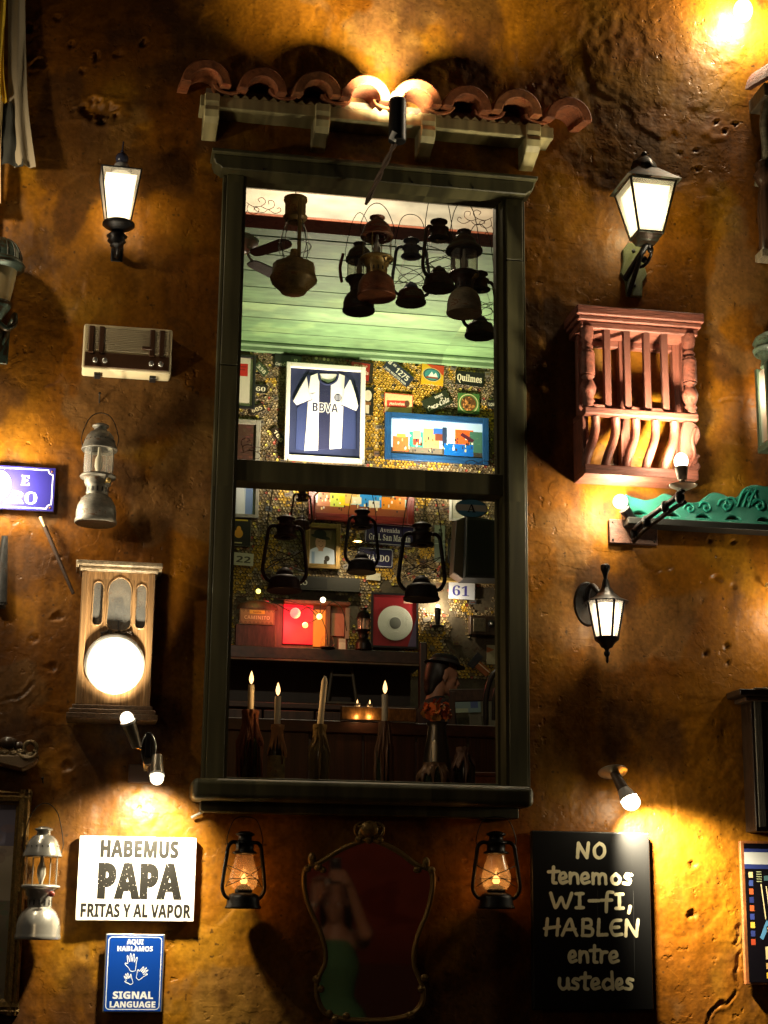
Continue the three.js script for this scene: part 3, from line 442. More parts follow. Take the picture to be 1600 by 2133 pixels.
// ---------------------------------------------------------------- twin spotlight between clock and white sign
function spotHead(T, a, b, r, cd, color, to, ang, { housing = M.chrome, face = 12, shown = 14 } = {}) {   // a housing from a to b with a bulb at b
  mk('housing', rod(a, b, r * 0.72, r), housing, T); const d = V3(...b).sub(V3(...a)).normalize(), c = V3(...b).addScaledVector(d, r * 0.75);
  mk('lamp_neck', rod(b, [c.x - d.x * r * 0.4, c.y - d.y * r * 0.4, c.z - d.z * r * 0.4], r * 1.08, r * 1.12), M.porcelain, T); mk('bulb', ball(c.x, c.y, c.z, r * 0.95), glow(color, shown), T); spotLight(local(T, c.x + d.x * 4, c.y + d.y * 4, c.z + d.z * 4), to, color, cd, ang, 1);
}
{
  const T = thing('twin_spotlight', 'twin spotlight with two glowing bulbs fixed below the clock case', 'spotlight', 305, 1600, 0.0, undefined, 120), hs = mat([0.28, 0.24, 0.18], 0.3, 0.7);
  mk('wall_plate', rbox(-34, 40, -22, 18, 0, 12, 3), mat([0.12, 0.07, 0.05], 0.5), T);
  mk('chrome_dish', lathe([[0, 0], [8, 3], [14, 12], [16, 22], [14, 22], [6, 8], [0, 6]], 24).rotateX(Math.PI / 2).scale(1, 2.2, 1).translate(3, 40, 96), M.chrome, T);
  mk('strap', rbox(-4, 8, 24, 76, 110, 120, 2), M.blackPaint, T);
  spotHead(T, [-22, 44, 130], [-42, 90, 150], 15, 3.0, lin(1, 0.86, 0.6), P(236, 1350, 0.1), 0.62, { housing: hs }); spotHead(T, [22, 26, 124], [22, -12, 140], 15, 5.6, lin(1, 0.86, 0.58), P(285, 1785, 0.03), 0.95, { housing: hs });
  mk('joint', [tube([[0, 6, 12], [-4, 24, 60], [-8, 40, 104], [-24, 44, 130]], 4, 20), tube([[4, 6, 12], [10, 20, 60], [16, 30, 104], [22, 26, 124]], 4, 20)], M.chrome, T);
}
// ---------------------------------------------------------------- white painted sign
{
  const T = thing('painted_sign', 'thick white board sign in black block letters about potatoes', 'sign', 285, 1830, 0.0, undefined, 19);
  const t = canvasTex(1000, 710, (x, w, h) => {
    x.fillStyle = '#f3efe6'; x.fillRect(0, 0, w, h);
    const put = (s, cx, y, size, width, lw = 0.05, font = 'bold', f = 'sans-serif') => { x.save(); x.font = `${font} ${size}px ${f}`; const m = x.measureText(s).width; x.translate(cx, y); x.scale(width / m, 1); x.fillStyle = '#15130f'; x.textAlign = 'center'; x.fillText(s, 0, 0); x.lineWidth = size * lw; x.strokeStyle = '#15130f'; x.strokeText(s, 0, 0); x.restore(); };
    put('HABEMUS', 510, 172, 190, 680, 0.075); put('PAPA', 515, 515, 385, 720, 0.085); put('FRITAS Y AL VAPOR', 500, 682, 150, 940, 0.045);
    seed = 11; x.fillStyle = '#f3efe6'; for (let i = 0; i < 150; i++) { x.beginPath(); x.arc(rnd(100, 920), rnd(210, 540), rnd(0.6, 3.4), 0, 7); x.fill(); } for (let i = 0; i < 120; i++) { x.fillStyle = `rgba(120,100,70,${rnd(0.05, 0.25)})`; x.fillRect(rnd(0, w), rnd(0, h), rnd(1, 5), rnd(1, 3)); }
  });
  const back = mat([0.6, 0.57, 0.5], 0.6);
  mk('box_body', rbox(-123, 123, -88, 88, 5, 19, 4), back, T); mk('printed_face', new THREE.PlaneGeometry(244, 174).translate(0, 0, 19.6), printed(t, 0.45), T); mk('spacer', box(-60, 60, -40, 40, -4, 5), back, T);
}
// ---------------------------------------------------------------- blue hand-sign plate
{
  const T = thing('tin_sign', 'blue enamel plate with white hand outlines hung under the white sign', 'sign', 279, 2027, 0.0, undefined, 19);
  const t = canvasTex(780, 1000, (x, w, h) => {
    x.fillStyle = '#0d3f9e'; x.fillRect(0, 0, w, h); x.strokeStyle = '#eef2f8'; x.lineWidth = 12; x.beginPath(); x.roundRect(24, 24, w - 48, h - 48, 50); x.stroke(); x.fillStyle = '#f4f6fa'; x.textAlign = 'center';
    const put = (s, y, size, width) => { x.save(); x.font = `bold ${size}px sans-serif`; const m = x.measureText(s).width; x.translate(w / 2, y); x.scale(width / m, 1); x.fillText(s, 0, 0); x.lineWidth = size * 0.05; x.strokeStyle = '#f4f6fa'; x.strokeText(s, 0, 0); x.restore(); };
    put('AQUI', 118, 92, 230); put('HABLAMOS', 208, 88, 500); put('SIGNAL', 836, 128, 560); put('LANGUAGE', 950, 108, 640);
    const hand = (cx, cy, k, rot, flip) => { x.save(); x.translate(cx, cy); x.rotate(rot); x.scale(flip * k, k); const p = [[-28, 60], [-40, 20], [-70, -8], [-82, -30], [-72, -38], [-46, -20], [-50, -70], [-52, -108], [-42, -112], [-32, -72], [-26, -34], [-20, -76], [-16, -130], [-4, -130], [-4, -76], [-2, -34], [8, -74], [20, -122], [31, -119], [24, -72], [20, -28], [36, -54], [54, -84], [64, -78], [50, -40], [40, 0], [34, 34], [26, 62]];
      x.beginPath(); x.moveTo((p[0][0] + p[1][0]) / 2, (p[0][1] + p[1][1]) / 2); for (let i = 1; i < p.length; i++) { const n = p[(i + 1) % p.length]; x.quadraticCurveTo(p[i][0], p[i][1], (p[i][0] + n[0]) / 2, (p[i][1] + n[1]) / 2); } x.quadraticCurveTo(p[0][0], p[0][1], (p[0][0] + p[1][0]) / 2, (p[0][1] + p[1][1]) / 2); x.fillStyle = '#0d3f9e'; x.fill(); x.strokeStyle = '#f4f6fa'; x.lineWidth = 9 / k; x.stroke(); x.restore(); };
    hand(365, 400, 1.25, -0.12, 1); hand(480, 530, 1.0, 0.75, 1); hand(340, 600, 0.85, -0.55, 1);
  });
  const b = mat([0.03, 0.05, 0.12], 0.3); mk('plate', rbox(-62, 62, -82, 82, 14, 19, 4), mat([0.5, 0.5, 0.5], 0.3, 0.8), T); mk('printed_face', new THREE.PlaneGeometry(118, 158).translate(0, 0, 19.6), printed(t, 0.28), T); mk('hanger', box(-30, 30, 40, 60, -4, 14), b, T);
}
// ---------------------------------------------------------------- chalkboard
{
  const L = { n: [[[.1, 0], [.08, 1]], [[.08, .5], [.35, .08], [.7, .1], [.8, .4], [.84, 1]]], m: [[[.05, 0], [.05, 1]], [[.05, .4], [.25, .05], [.42, .12], [.47, 1]], [[.47, .4], [.66, .05], [.85, .12], [.93, 1]]], e: [[[.1, .62], [.75, .4], [.62, .02], [.25, .1], [.08, .6], [.3, .98], [.88, .84]]], o: [[[.5, .02], [.1, .4], [.2, .9], [.6, .98], [.9, .5], [.5, .02]]], s: [[[.85, .1], [.4, .02], [.25, .3], [.7, .6], [.6, .95], [.05, .92]]], t: [[[.5, -.55], [.45, .4], [.46, .95], [.75, 1]], [[.0, -.08], [1.05, -.14]]], r: [[[.15, 0], [.12, 1]], [[.12, .5], [.4, .08], [.85, .05]]], u: [[[.12, 0], [.12, .7], [.4, 1], [.75, .8], [.85, 0]], [[.85, 0], [.95, 1]]], d: [[[.8, -.65], [.85, 1]], [[.8, .25], [.4, .05], [.08, .5], [.3, .98], [.8, .75]]],
    W: [[[0, 0], [.12, .6], [.22, 1], [.36, .7], [.5, .3], [.62, .8], [.72, 1], [.88, .5], [1, 0]]], I: [[[.5, 0], [.48, 1]], [[.12, .02], [.85, 0]], [[.12, 1], [.85, .98]]], '-': [[[0, .5], [1, .48]]], f: [[[.95, -.12], [.6, -.12], [.48, .3], [.42, 1.25]], [[.05, .45], [.85, .42]]], ',': [[[.55, .85], [.35, 1.3]]], H: [[[.14, 0], [.02, 1]], [[.92, 0], [.82, 1]], [[-.08, .6], [1, .46]]], A: [[[0, 1], [.5, 0], [.66, .5], [.88, 1]], [[.14, .66], [.78, .62]]], B: [[[.15, 0], [.08, 1]], [[.1, .02], [.7, .05], [.75, .35], [.2, .48]], [[.2, .48], [.85, .62], [.8, .95], [.05, 1]]], L: [[[.2, 0], [.1, .96]], [[.1, .96], [.9, .93]]], E: [[[.9, .03], [.32, .1], [.1, .5], [.3, .92], [.95, .9]], [[.12, .5], [.72, .46]]], N: [[[.03, 1], [.12, .02]], [[.12, .02], [.4, .5], [.72, 1]], [[.72, 1], [.86, 0]]], O: [[[.5, 0], [.1, .35], [.15, .85], [.5, 1], [.88, .7], [.85, .2], [.5, 0]]] };
  const t = canvasTex(960, 1440, (x, w, h) => {
    x.fillStyle = '#0d0d0e'; x.fillRect(0, 0, w, h); seed = 3;
    for (let i = 0; i < 260; i++) { x.fillStyle = `rgba(150,150,150,${rnd(0.01, 0.06)})`; x.fillRect(rnd(0, w), rnd(0, h), rnd(1, 3), rnd(2, 60)); }
    x.strokeStyle = 'rgba(190,190,190,0.35)'; x.lineWidth = 2; for (const [a, b, c] of [[0.86, 0.33, 0.82], [0.55, 0.33, 0.65]]) { x.beginPath(); x.moveTo(a * w, b * h); x.lineTo(a * w - 6, c * h); x.stroke(); }
    x.strokeStyle = '#e9dfb8'; x.lineCap = x.lineJoin = 'round'; const k = w / 638, X = c => (c - 302) * k, Y = c => (c - 404) * k;
    const word = (chars, y0, y1) => { for (const [ch, a, b, lw = 19] of chars) for (const st of L[ch]) { const pts = new THREE.CatmullRomCurve3(st.map(p => V3(...p, 0)), false, 'centripetal').getPoints(24); pts.forEach((p, i) => { const q = [X(a + p.x * (b - a)), Y(y0 + p.y * (y1 - y0))]; if (!i) { x.beginPath(); x.moveTo(...q); } else { x.lineWidth = lw * k * (0.86 + 0.22 * noise(i * 0.4, a)); x.lineTo(...q); x.stroke(); x.beginPath(); x.moveTo(...q); } }); } };
    word([['N', 543, 618], ['O', 634, 702]], 460, 542);
    word([['t', 385, 440], ['e', 440, 492], ['n', 498, 555], ['e', 560, 615], ['m', 625, 705], ['o', 728, 785], ['s', 795, 850]], 628, 684);
    word([['W', 395, 510], ['I', 525, 582], ['-', 605, 660], ['f', 668, 740], ['I', 745, 800], [',', 808, 850]], 740, 818);
    word([['H', 365, 440], ['A', 455, 545], ['B', 560, 630], ['L', 645, 705], ['E', 715, 785], ['N', 800, 885]], 880, 968);
    word([['e', 487, 535], ['n', 545, 600], ['t', 605, 655], ['r', 660, 705], ['e', 708, 765]], 1054, 1112);
    word([['u', 430, 490], ['s', 497, 550], ['t', 552, 602], ['e', 607, 660], ['d', 668, 735], ['e', 742, 785], ['s', 792, 842]], 1200, 1256);
  });
  const T = thing('chalkboard', 'black board with cream handwritten words about having no internet', 'chalkboard', 1234, 1916, 0.0, undefined, 24);
  mk('board', rbox(-124, 124, -186, 186, 8, 24, 3), mat([0.012, 0.012, 0.013], 0.4), T); mk('lettered_face', new THREE.PlaneGeometry(242, 366).translate(0, 0, 24.5), printed(t, 0.36), T); mk('batten', box(-80, 80, 120, 150, -5, 8), M.blackPaint, T);
}
// ---------------------------------------------------------------- bulb over the chalkboard
{
  const T = thing('bulb_lamp', 'white bulb in brown holder under round dish plate over the chalkboard', 'wall lamp', 1278, 1607, 0.02, undefined, 35);
  mk('dish', lathe([[0, 4], [12, 4], [26, 0], [30, 2], [29, 4], [10, 9], [0, 9]], 30).rotateX(Math.PI / 2 + 1.15).translate(0, 2, 30), mat([0.5, 0.47, 0.4], 0.3, 0.7), T);
  mk('wall_arm', rod([0, 4, -18], [0, 2, 34], 7), mat([0.06, 0.035, 0.02], 0.5), T);
  mk('holder', [rod([1, -2, 36], [14, -38, 52], 9, 12), ball(1, -2, 36, 9)], mat([0.16, 0.1, 0.06], 0.5), T); mk('bulb_neck', rod([14, -38, 52], [22, -58, 62], 12, 19), M.porcelain, T);
  const m = mk('bulb', ball(25, -65, 65, 19, 0.95), glow(lin(1, 0.87, 0.6), 16), T); pointLight(local(T, 26, -68, 66), lin(1, 0.85, 0.56), 0.16, 0.02); const sp = new THREE.SpotLight(lin(1, 0.85, 0.56), 16, 0, 0.8, 1, 2); sp.position.copy(local(T, 28, -76, 68)); sp.target.position.copy(P(1372, 1790, 0)); sp.castShadow = true; sp.shadow.radius = 1; scene.add(sp, sp.target);
}

// ---------------------------------------------------------------- rose painted wooden balcony screen
{
  const T = thing('wooden_balcony', 'dusty rose wooden balcony with turned posts and curved balusters', 'balcony', 1340, 985, 0.0, undefined, 85);
  const rose = worn([0.4, 0.125, 0.08], 0.55, { bumpScale: 0.0012 }), dark = rose, Z = 85;
  const Wd = 118;                                              // half width at the front
  // back frame against the wall
  for (const [x0, x1] of [[-112, -92], [-24, -4], [8, 22], [92, 112]].filter((_, i) => i !== 2)) mk('frame_stile', rbox(x0, x1, 4, 318, 4, 26, 2), dark, T);
  for (const [y0, y1] of [[4, 20], [140, 160], [286, 306]]) mk('frame_rail', rbox(-92, 92, y0, y1, 6, 24, 2), dark, T);
  // floor, side walls, rails
  mk('floor_board', rbox(-Wd, Wd, -6, 6, 0, Z - 6, 2), rose, T); mk('bottom_rail', rbox(-Wd - 4, Wd - 2, -8, 12, Z - 12, Z + 4, 3), rose, T);
  mk('side_panel', rbox(-Wd, -Wd + 8, 6, 118, 0, Z - 18, 2), dark, T); mk('side_panel', rbox(Wd - 8, Wd, 6, 118, 0, Z - 18, 2), dark, T);
  mk('side_post', rbox(-Wd, -Wd + 14, 118, 300, 30, 44, 2), dark, T); mk('side_post', rbox(Wd - 14, Wd, 118, 300, 30, 44, 2), dark, T);
  mk('hand_rail', rbox(-Wd - 2, Wd + 2, 116, 132, Z - 16, Z + 6, 4), rose, T); for (const k of [-1, 1]) mk('side_rail', rbox(k * Wd, k * (Wd - 14), 118, 132, 0, Z - 16, 3), rose, T);
  // upper straight slats with chisel-cut feet
  for (const x of [-68, -26, 16, 54]) mk('slat', ext(shapeOf([[x - 7, 302], [x + 7, 302], [x + 7, 134], [x + 1, 132], [x - 7, 142]]), 12, 1.2, Z - 12), rose, T);
  // turned corner posts
  const post = lathe([[11, 132], [13, 136], [10, 141], [14, 146], [10, 152], [15, 164], [17, 174], [13, 186], [9, 194], [14, 198], [10, 202]], 18), postT = lathe([[10, 248], [14, 252], [9, 256], [13, 262], [9, 268], [12, 280], [14, 292], [14, 304]], 18);
  for (const x of [-Wd + 10, Wd - 10]) mk('turned_post', [post.clone(), postT.clone(), new THREE.CylinderGeometry(15, 15, 46, 8).rotateY(0.39).translate(0, 225, 0)].map(g => clean(g.translate(x, 0, Z - 8))), rose, T);
  // curved balusters: bellied in side view and swung in front view
  for (const x of [-104, -62, -20, 22, 62]) { const c = []; for (let i = 0; i <= 12; i++) { const t = i / 12; c.push([x + 13 * Math.sin((t - 0.42) * Math.PI * 1.25), 10 + 108 * t, Z - 8 + 9 * Math.sin(t * Math.PI * 2)]); } const g = tube(c, 9.5, 40, 8); mk('baluster', g, rose, T); }
  const car = smooth([[88, 10], [112, 10], [122, 22], [116, 34], [122, 44], [110, 52], [116, 70], [124, 88], [120, 104], [106, 116], [90, 114]], 5); mk('carved_corner', ext(shapeOf(car), 14, 3, Z - 12), rose, T); mk('carved_leaf', [tube([[96, 18, Z + 2], [108, 44, Z + 4], [104, 74, Z + 4], [112, 100, Z + 2]], 4, 24), ball(108, 34, Z + 2, 8, 1.3, 0.5, 10)], rose, T);
  // cornice
  mk('cornice', [rbox(-Wd - 6, Wd + 8, 300, 316, 0, Z + 2, 4), rbox(-Wd - 12, Wd + 14, 316, 326, 0, Z + 8, 3)], rose, T); mk('cornice_cap', rbox(-Wd - 16, Wd + 18, 326, 346, 0, Z + 14, 3), dark, T);
}
// ---------------------------------------------------------------- carved turquoise board
{
  const T = thing('carved_board', 'turquoise carved wooden headboard with scrolls resting on a dark ledge', 'carved panel', 1305, 1080, 0.0, undefined, 20), tq = worn([0.035, 0.5, 0.36], 0.38);
  const topp = [[0, 50], [20, 44], [40, 40], [62, 46], [78, 56], [92, 54], [110, 44], [132, 40], [155, 44], [166, 54], [182, 64], [204, 62], [222, 54], [240, 62], [252, 78], [275, 86], [300, 84], [330, 96], [370, 110], [410, 96], [440, 84], [480, 84], [505, 64], [540, 62]];
  const s = shapeOf([[0, 0], [540, 0], ...smooth(topp.slice().reverse(), 4, false)]);
  for (const x of [28, 95, 160, 224, 290, 356, 422]) { const hp = new THREE.Path(); hp.moveTo(x - 15, 9); hp.quadraticCurveTo(x, 25, x + 15, 9); hp.lineTo(x - 15, 9); s.holes.push(hp); }
  mk('board', ext(s, 16, 2, 8), tq, T);
  const sc = []; const cur = (x, y, k, f = 1) => sc.push(tube([[x, y, 25], [x + 10 * k * f, y + 14 * k, 26], [x + 26 * k * f, y + 12 * k, 26], [x + 30 * k * f, y - 2 * k, 26], [x + 20 * k * f, y - 8 * k, 26], [x + 14 * k * f, y, 26], [x + 20 * k * f, y + 4 * k, 26]], 3.2, 36, 6));
  cur(118, 26, 0.7); cur(150, 30, 0.8, 1); cur(190, 36, 0.9); cur(240, 54, 1.1, 1); cur(262, 40, 0.9); cur(232, 42, 0.8, -1); cur(300, 60, 1.2); cur(360, 70, 1.2, -1); mk('carved_scroll', sc, tq, T);
  for (const x of [246, 258, 270]) mk('carved_flute', tube([[x - 14, 36, 25], [x - 6, 58, 27], [x + 4, 74, 26]], 3.2, 16, 6), tq, T);
  mk('ledge', rbox(-4, 560, -16, -2, 0, 44, 2), mat([0.012, 0.012, 0.01], 0.5), T); mk('end_bracket', rbox(-6, 0, -4, 40, 6, 30, 2), M.blackPaint, T);
}
// ---------------------------------------------------------------- double lamp at the balcony's foot
{
  const T = thing('twin_spotlight', 'double lamp on a leafy iron arm and terracotta plate below the balcony', 'spotlight', 1320, 1108, 0.0, undefined, 10);
  mk('wall_plate', rbox(-50, 50, -25, 25, 0, 10, 2), worn([0.26, 0.12, 0.08], 0.6), T); for (const [x, y] of [[-43, 18], [43, 18], [-43, -18], [43, -18]]) mk('screw', ball(x, y, 10, 2.6, 1, 0.6, 8), M.wire, T);
  const arm = [tube([[0, -14, 10], [-4, 0, 34], [10, 16, 80], [34, 34, 150], [46, 48, 172]], 6, 30), tube([[-2, -20, 12], [10, -4, 60], [36, 18, 130], [54, 28, 160]], 5, 24)]; for (const [x, y, z, r] of [[6, 8, 70, 9], [24, 24, 130, 9], [42, 36, 164, 10], [-6, -8, 30, 8]]) arm.push(ball(x, y, z, r, 1.4, 0.8, 8)); mk('leaf_arm', arm, M.black, T);
  mk('drip_dish', lathe([[0, 0], [14, 0], [26, 6], [28, 8], [14, 4], [0, 4]], 24).translate(46, 50, 172), mat([0.5, 0.44, 0.36], 0.35, 0.5), T);
  mk('lamp_holder', [rod([46, 54, 172], [45, 68, 172], 5), rod([45, 68, 172], [44, 94, 172], 9, 13)], mat([0.2, 0.16, 0.12], 0.5), T);
  mk('bulb', ball(44, 106, 172, 14, 1.25), glow(lin(1, 0.86, 0.58), 22), T); spotLight(local(T, 44, 112, 172), P(1335, 820, 0.06), lin(1, 0.86, 0.58), 5.4, 0.95, 0.9); pointLight(local(T, 44, 106, 172), lin(1, 0.86, 0.58), 0.3, 0.018);
  // second bulb, close to the wall
  mk('side_holder', rod([-4, 18, 24], [-26, 40, 34], 9, 12), M.blackPaint, T); bulbLight(T, [-38, 52, 46], 15, lin(1, 0.86, 0.58), 0.9, 24, 1);
}
// ---------------------------------------------------------------- left edge: bulb, street sign, banner, green lantern, dark rod, carving, gilt picture
{
  const T = thing('street_sign', 'blue enamel street sign with white notched border, glaring in lamp light', 'sign', 35, 1016, 0.0, undefined, 14);
  const t = canvasTex(640, 384, (x, w, h) => {
    x.fillStyle = '#231f63'; x.fillRect(0, 0, w, h); x.strokeStyle = '#ece8f2'; x.lineWidth = 9; const m = 20, r = 40; x.beginPath(); x.moveTo(m + r, m); x.lineTo(w - m - r, m); x.arc(w - m, m, r, Math.PI, Math.PI / 2, true); x.lineTo(w - m, h - m - r); x.arc(w - m, h - m, r, -Math.PI / 2, Math.PI, true); x.lineTo(m + r, h - m); x.arc(m, h - m, r, 0, -Math.PI / 2, true); x.lineTo(m, m + r); x.arc(m, m, r, Math.PI / 2, 0, true); x.stroke();
    x.fillStyle = '#f3f0fa'; x.font = 'bold 120px serif'; x.fillText('E', 350, 165); x.font = 'bold 150px serif'; x.fillText('RO', 280, 330);
  });
  mk('plate', rbox(-80, 80, -46, 46, 8, 13, 3), mat([0.05, 0.04, 0.14], 0.35), T); mk('printed_face', new THREE.PlaneGeometry(158, 90).translate(0, 0, 13.6), printed(t, 0.3), T); for (const [x, y] of [[72, 38], [72, -38]]) mk('screw', ball(x, y, 13, 3, 1, 0.6, 8), iron([0.2, 0.1, 0.05]), T); mk('spacer', box(-20, 20, -20, 20, -4, 8), M.blackPaint, T);
  const U = thing('bulb_lamp', 'bare glaring bulb in front of the blue street sign', 'wall lamp', 0, 1010, 0.075);
  bulbLight(U, [0, 0, 0], 24, lin(1, 0.88, 0.62), 1.3, 40, 1.25); mk('holder', rod([-6, -20, -4], [-14, -50, -22], 11, 10), M.blackPaint, U); mk('arm', tube([[-14, -50, -22], [-20, -70, -36], [-20, -68, -52]], 4), M.black, U);
}
{
  const T = thing('cloth_banner', 'long cloth banner of cream, yellow and black strips hanging in folds', 'banner', 30, 30, 0.05);
  const strip = (name, pts, w0, m, label) => {           // a hanging strip: centre line, width, with a wavy fold across
    const n = 26, k = 7, pos = [], idx = []; const cv = new THREE.CatmullRomCurve3(pts.map(p => V3(...p)));
    for (let i = 0; i <= n; i++) { const t = i / n, c = cv.getPoint(t), w = w0[0] + (w0[1] - w0[0]) * t; for (let j = 0; j <= k; j++) { const u = j / k - 0.5; pos.push(c.x + u * w, c.y - Math.abs(u) * w * 0.16, c.z + 7 * Math.sin(u * 9 + t * 3) + 2 * Math.sin(t * 14)); } }
    for (let i = 0; i < n; i++) for (let j = 0; j < k; j++) { const a = i * (k + 1) + j; idx.push(a, a + k + 1, a + 1, a + 1, a + k + 1, a + k + 2); }
    const front = pos.slice(), N = pos.length / 3; for (let i = 0; i < N; i++) pos.push(front[3 * i] , front[3 * i + 1], front[3 * i + 2] - 1.6); const back = idx.map(i => i + N); for (let i = 0; i < back.length; i += 3) [back[i], back[i + 1]] = [back[i + 1], back[i]];
    const g = new THREE.BufferGeometry(); g.setAttribute('position', new THREE.BufferAttribute(new Float32Array(pos), 3)); g.setIndex([...idx, ...back]); g.computeVertexNormals(); mk(name, g, m, T, label);
  };
  const cl = c => mat(c, 0.9, 0, { bumpMap: tGrain, bumpScale: 0.0006 });
  strip('cloth_strip', [[0, 80, 18], [12, -80, 22], [24, -200, 26], [46, -318, 30]], [34, 44], cl([0.34, 0.28, 0.18]), 'dusty cream outer strip');
  strip('cloth_strip', [[-24, 80, 34], [-22, -60, 36], [-18, -140, 38], [-8, -200, 40]], [12, 18], cl([0.75, 0.5, 0.03]), 'bright yellow strip');
  strip('cloth_strip', [[4, -195, 30], [12, -260, 32], [16, -320, 34]], [20, 54], cl([0.03, 0.03, 0.022]), 'black strip');
  strip('cloth_strip', [[-14, -190, 42], [-14, -280, 42], [-10, -360, 40], [-8, -400, 38]], [14, 22], cl([0.62, 0.46, 0.2]), 'pale straw strip');
  strip('cloth_strip', [[-30, 80, 20], [-34, -100, 22], [-34, -260, 22], [-30, -450, 20]], [22, 30], cl([0.42, 0.24, 0.1]), 'tan strip');
  mk('hanging_rod', rod([-60, 84, 26], [40, 78, 26], 5), wood([0.2, 0.1, 0.05]), T);
}
{
  const T = thing('green_lantern', 'unlit verdigris round lantern with ribbed lid on a curled arm', 'lantern', -6, 632, 0.12), vg = iron([0.05, 0.075, 0.055], 0.4);
  mk('glass_cylinder', lathe([[26, 0], [38, 70]], 28), phys([0.75, 0.6, 0.3], { transmission: 0.7, thickness: 0, roughness: 0.3 }), T); mk('rim', lathe([[38, 68], [52, 74], [54, 80], [48, 88], [42, 90]], 28), vg, T);
  mk('lid', lathe([[46, 88], [44, 104], [34, 122], [20, 132], [8, 138], [0, 139]], 22), vg, T); const rib = []; for (let k = 0; k < 16; k++) rib.push(tube([[46, 88, 0], [44, 104, 0], [34, 122, 0], [20, 132, 0]], 1.8, 10, 5).rotateY(k / 16 * Math.PI * 2)); mk('lid_rib', rib, vg, T);
  mk('base', lathe([[0, -36], [12, -34], [20, -20], [26, -12], [30, -6], [30, 2], [24, 2]], 24), vg, T); mk('curled_arm', tube([[0, -34, 0], [22, -48, -8], [38, -34, -20], [36, -8, -40], [26, -20, -70], [12, -60, -84]], 6, 40), vg, T); mk('wall_plate', rbox(-6, 26, -100, -20, -86, -78, 4), vg, T);
}
{
  const T = thing('dark_rod', 'thin dark rod with pale tip slanting behind the clock', 'stick', 118, 1150, 0.02); mk('shaft', rod([-28, 52, 0], [40, -86, 6], 5, 3.5), wood([0.07, 0.035, 0.02]), T); mk('pale_tip', rod([-38, 72, -1], [-28, 52, 0], 4, 3), mat([0.5, 0.36, 0.2], 0.7), T);  // dark slanting line beside the clock, built as a thin rod
  const U = thing('slate_shade', 'narrow grey metal lamp shade below the glaring bulb', 'lamp shade', 2, 1262, 0.0), g = mat([0.12, 0.115, 0.11], 0.5, 0.4, { map: tPaint });
  mk('shade', new THREE.CylinderGeometry(9, 19, 140, 4, 1).rotateY(0.78).translate(0, 70, 30), g, U); mk('foot', rbox(-10, 10, -6, 4, 0, 40, 2), g, U);
}
{
  const T = thing('carved_corbel', 'gilded carved wooden corbel with shell and acorn fruit', 'carving', 28, 1598, 0.0), gd = mat([0.3, 0.2, 0.08], 0.45, 0.5, { map: tPaint, bumpMap: tGrain, bumpScale: 0.002 });
  mk('ledge', ext(shapeOf([[-60, 20], [-60, 8], [20, -10], [44, 2], [52, 14], [30, 22]]), 60, 4, 0), wood([0.3, 0.2, 0.1]), T);
  const lf = []; for (const [x, y, r] of [[-36, 26, 13], [-18, 24, 11], [0, 22, 12], [14, 26, 10], [34, 20, 9], [46, 18, 8]]) lf.push(ball(x, y, 52, r, 0.8, 0.6, 10)); lf.push(new THREE.TorusGeometry(13, 5, 8, 18).translate(34, 36, 46), tube([[10, 24, 54], [24, 14, 60], [40, 16, 60], [48, 26, 56], [40, 30, 56]], 4, 20)); mk('gilt_leaves', lf, gd, T);
  mk('fruit', [ball(-12, 46, 44, 20, 0.72, 0.8, 16), ball(10, 40, 44, 12, 0.8, 0.8, 12)], mat([0.05, 0.032, 0.02], 0.25), T);
}
{
  const T = thing('gilt_picture', 'gilt moulded picture frame holding a pale hazy landscape', 'picture', -60, 1875, 0.0);
  const t = canvasTex(256, 512, (x, w, h) => { for (let j = 0; j < h; j++) { const k = j / h, b = noise(3, j * 0.02, 5) * 26; x.fillStyle = k < 0.22 ? `rgb(${96 + b},${92 + b},${110 + b})` : k < 0.5 ? `rgb(${168 + b},${156 + b},${132 + b})` : `rgb(${120 + b},${112 + b},${92 + b})`; x.fillRect(0, j, w, 1); } seed = 5; for (let i = 0; i < 90; i++) { x.fillStyle = `rgba(${rnd(70, 190)},${rnd(70, 160)},${rnd(70, 130)},0.22)`; x.beginPath(); x.ellipse(rnd(0, w), rnd(60, h), rnd(8, 50), rnd(3, 16), 0, 0, 7); x.fill(); } });
  mk('canvas', new THREE.PlaneGeometry(168, 410).translate(0, 0, 12), printed(t, 0.35), T);
  const wv = [[0, 0], [0, 22], [5, 26], [10, 22], [14, 26], [22, 24], [26, 16], [30, 14], [30, 0]];
  for (const [name, h, rz, x, y] of [['frame_side', 470, 0, 0, 0], ['frame_side', 470, Math.PI, 0, 0], ['frame_rail', 228, Math.PI / 2, 0, 0], ['frame_rail', 228, -Math.PI / 2, 0, 0]]) { const side = name === 'frame_side', half = side ? 112 : 232; const g = ext(shapeOf(wv.map(([a, b]) => [half - a, b])), h, 0).rotateX(-Math.PI / 2); g.scale(1, 1, 1); g.rotateX(0); const gg = g; gg.translate(0, -h / 2, 0); gg.rotateX(0); const q = gg; q.applyMatrix4(new THREE.Matrix4().makeScale(1, 1, -1)); for (let i = 0, a = q.attributes.position; i < a.count; i++) a.setZ(i, Math.abs(a.getZ(i))); q.rotateZ(rz); q.computeVertexNormals(); mk(name, boxUV(q, 0.02), M.gold, T); }
}
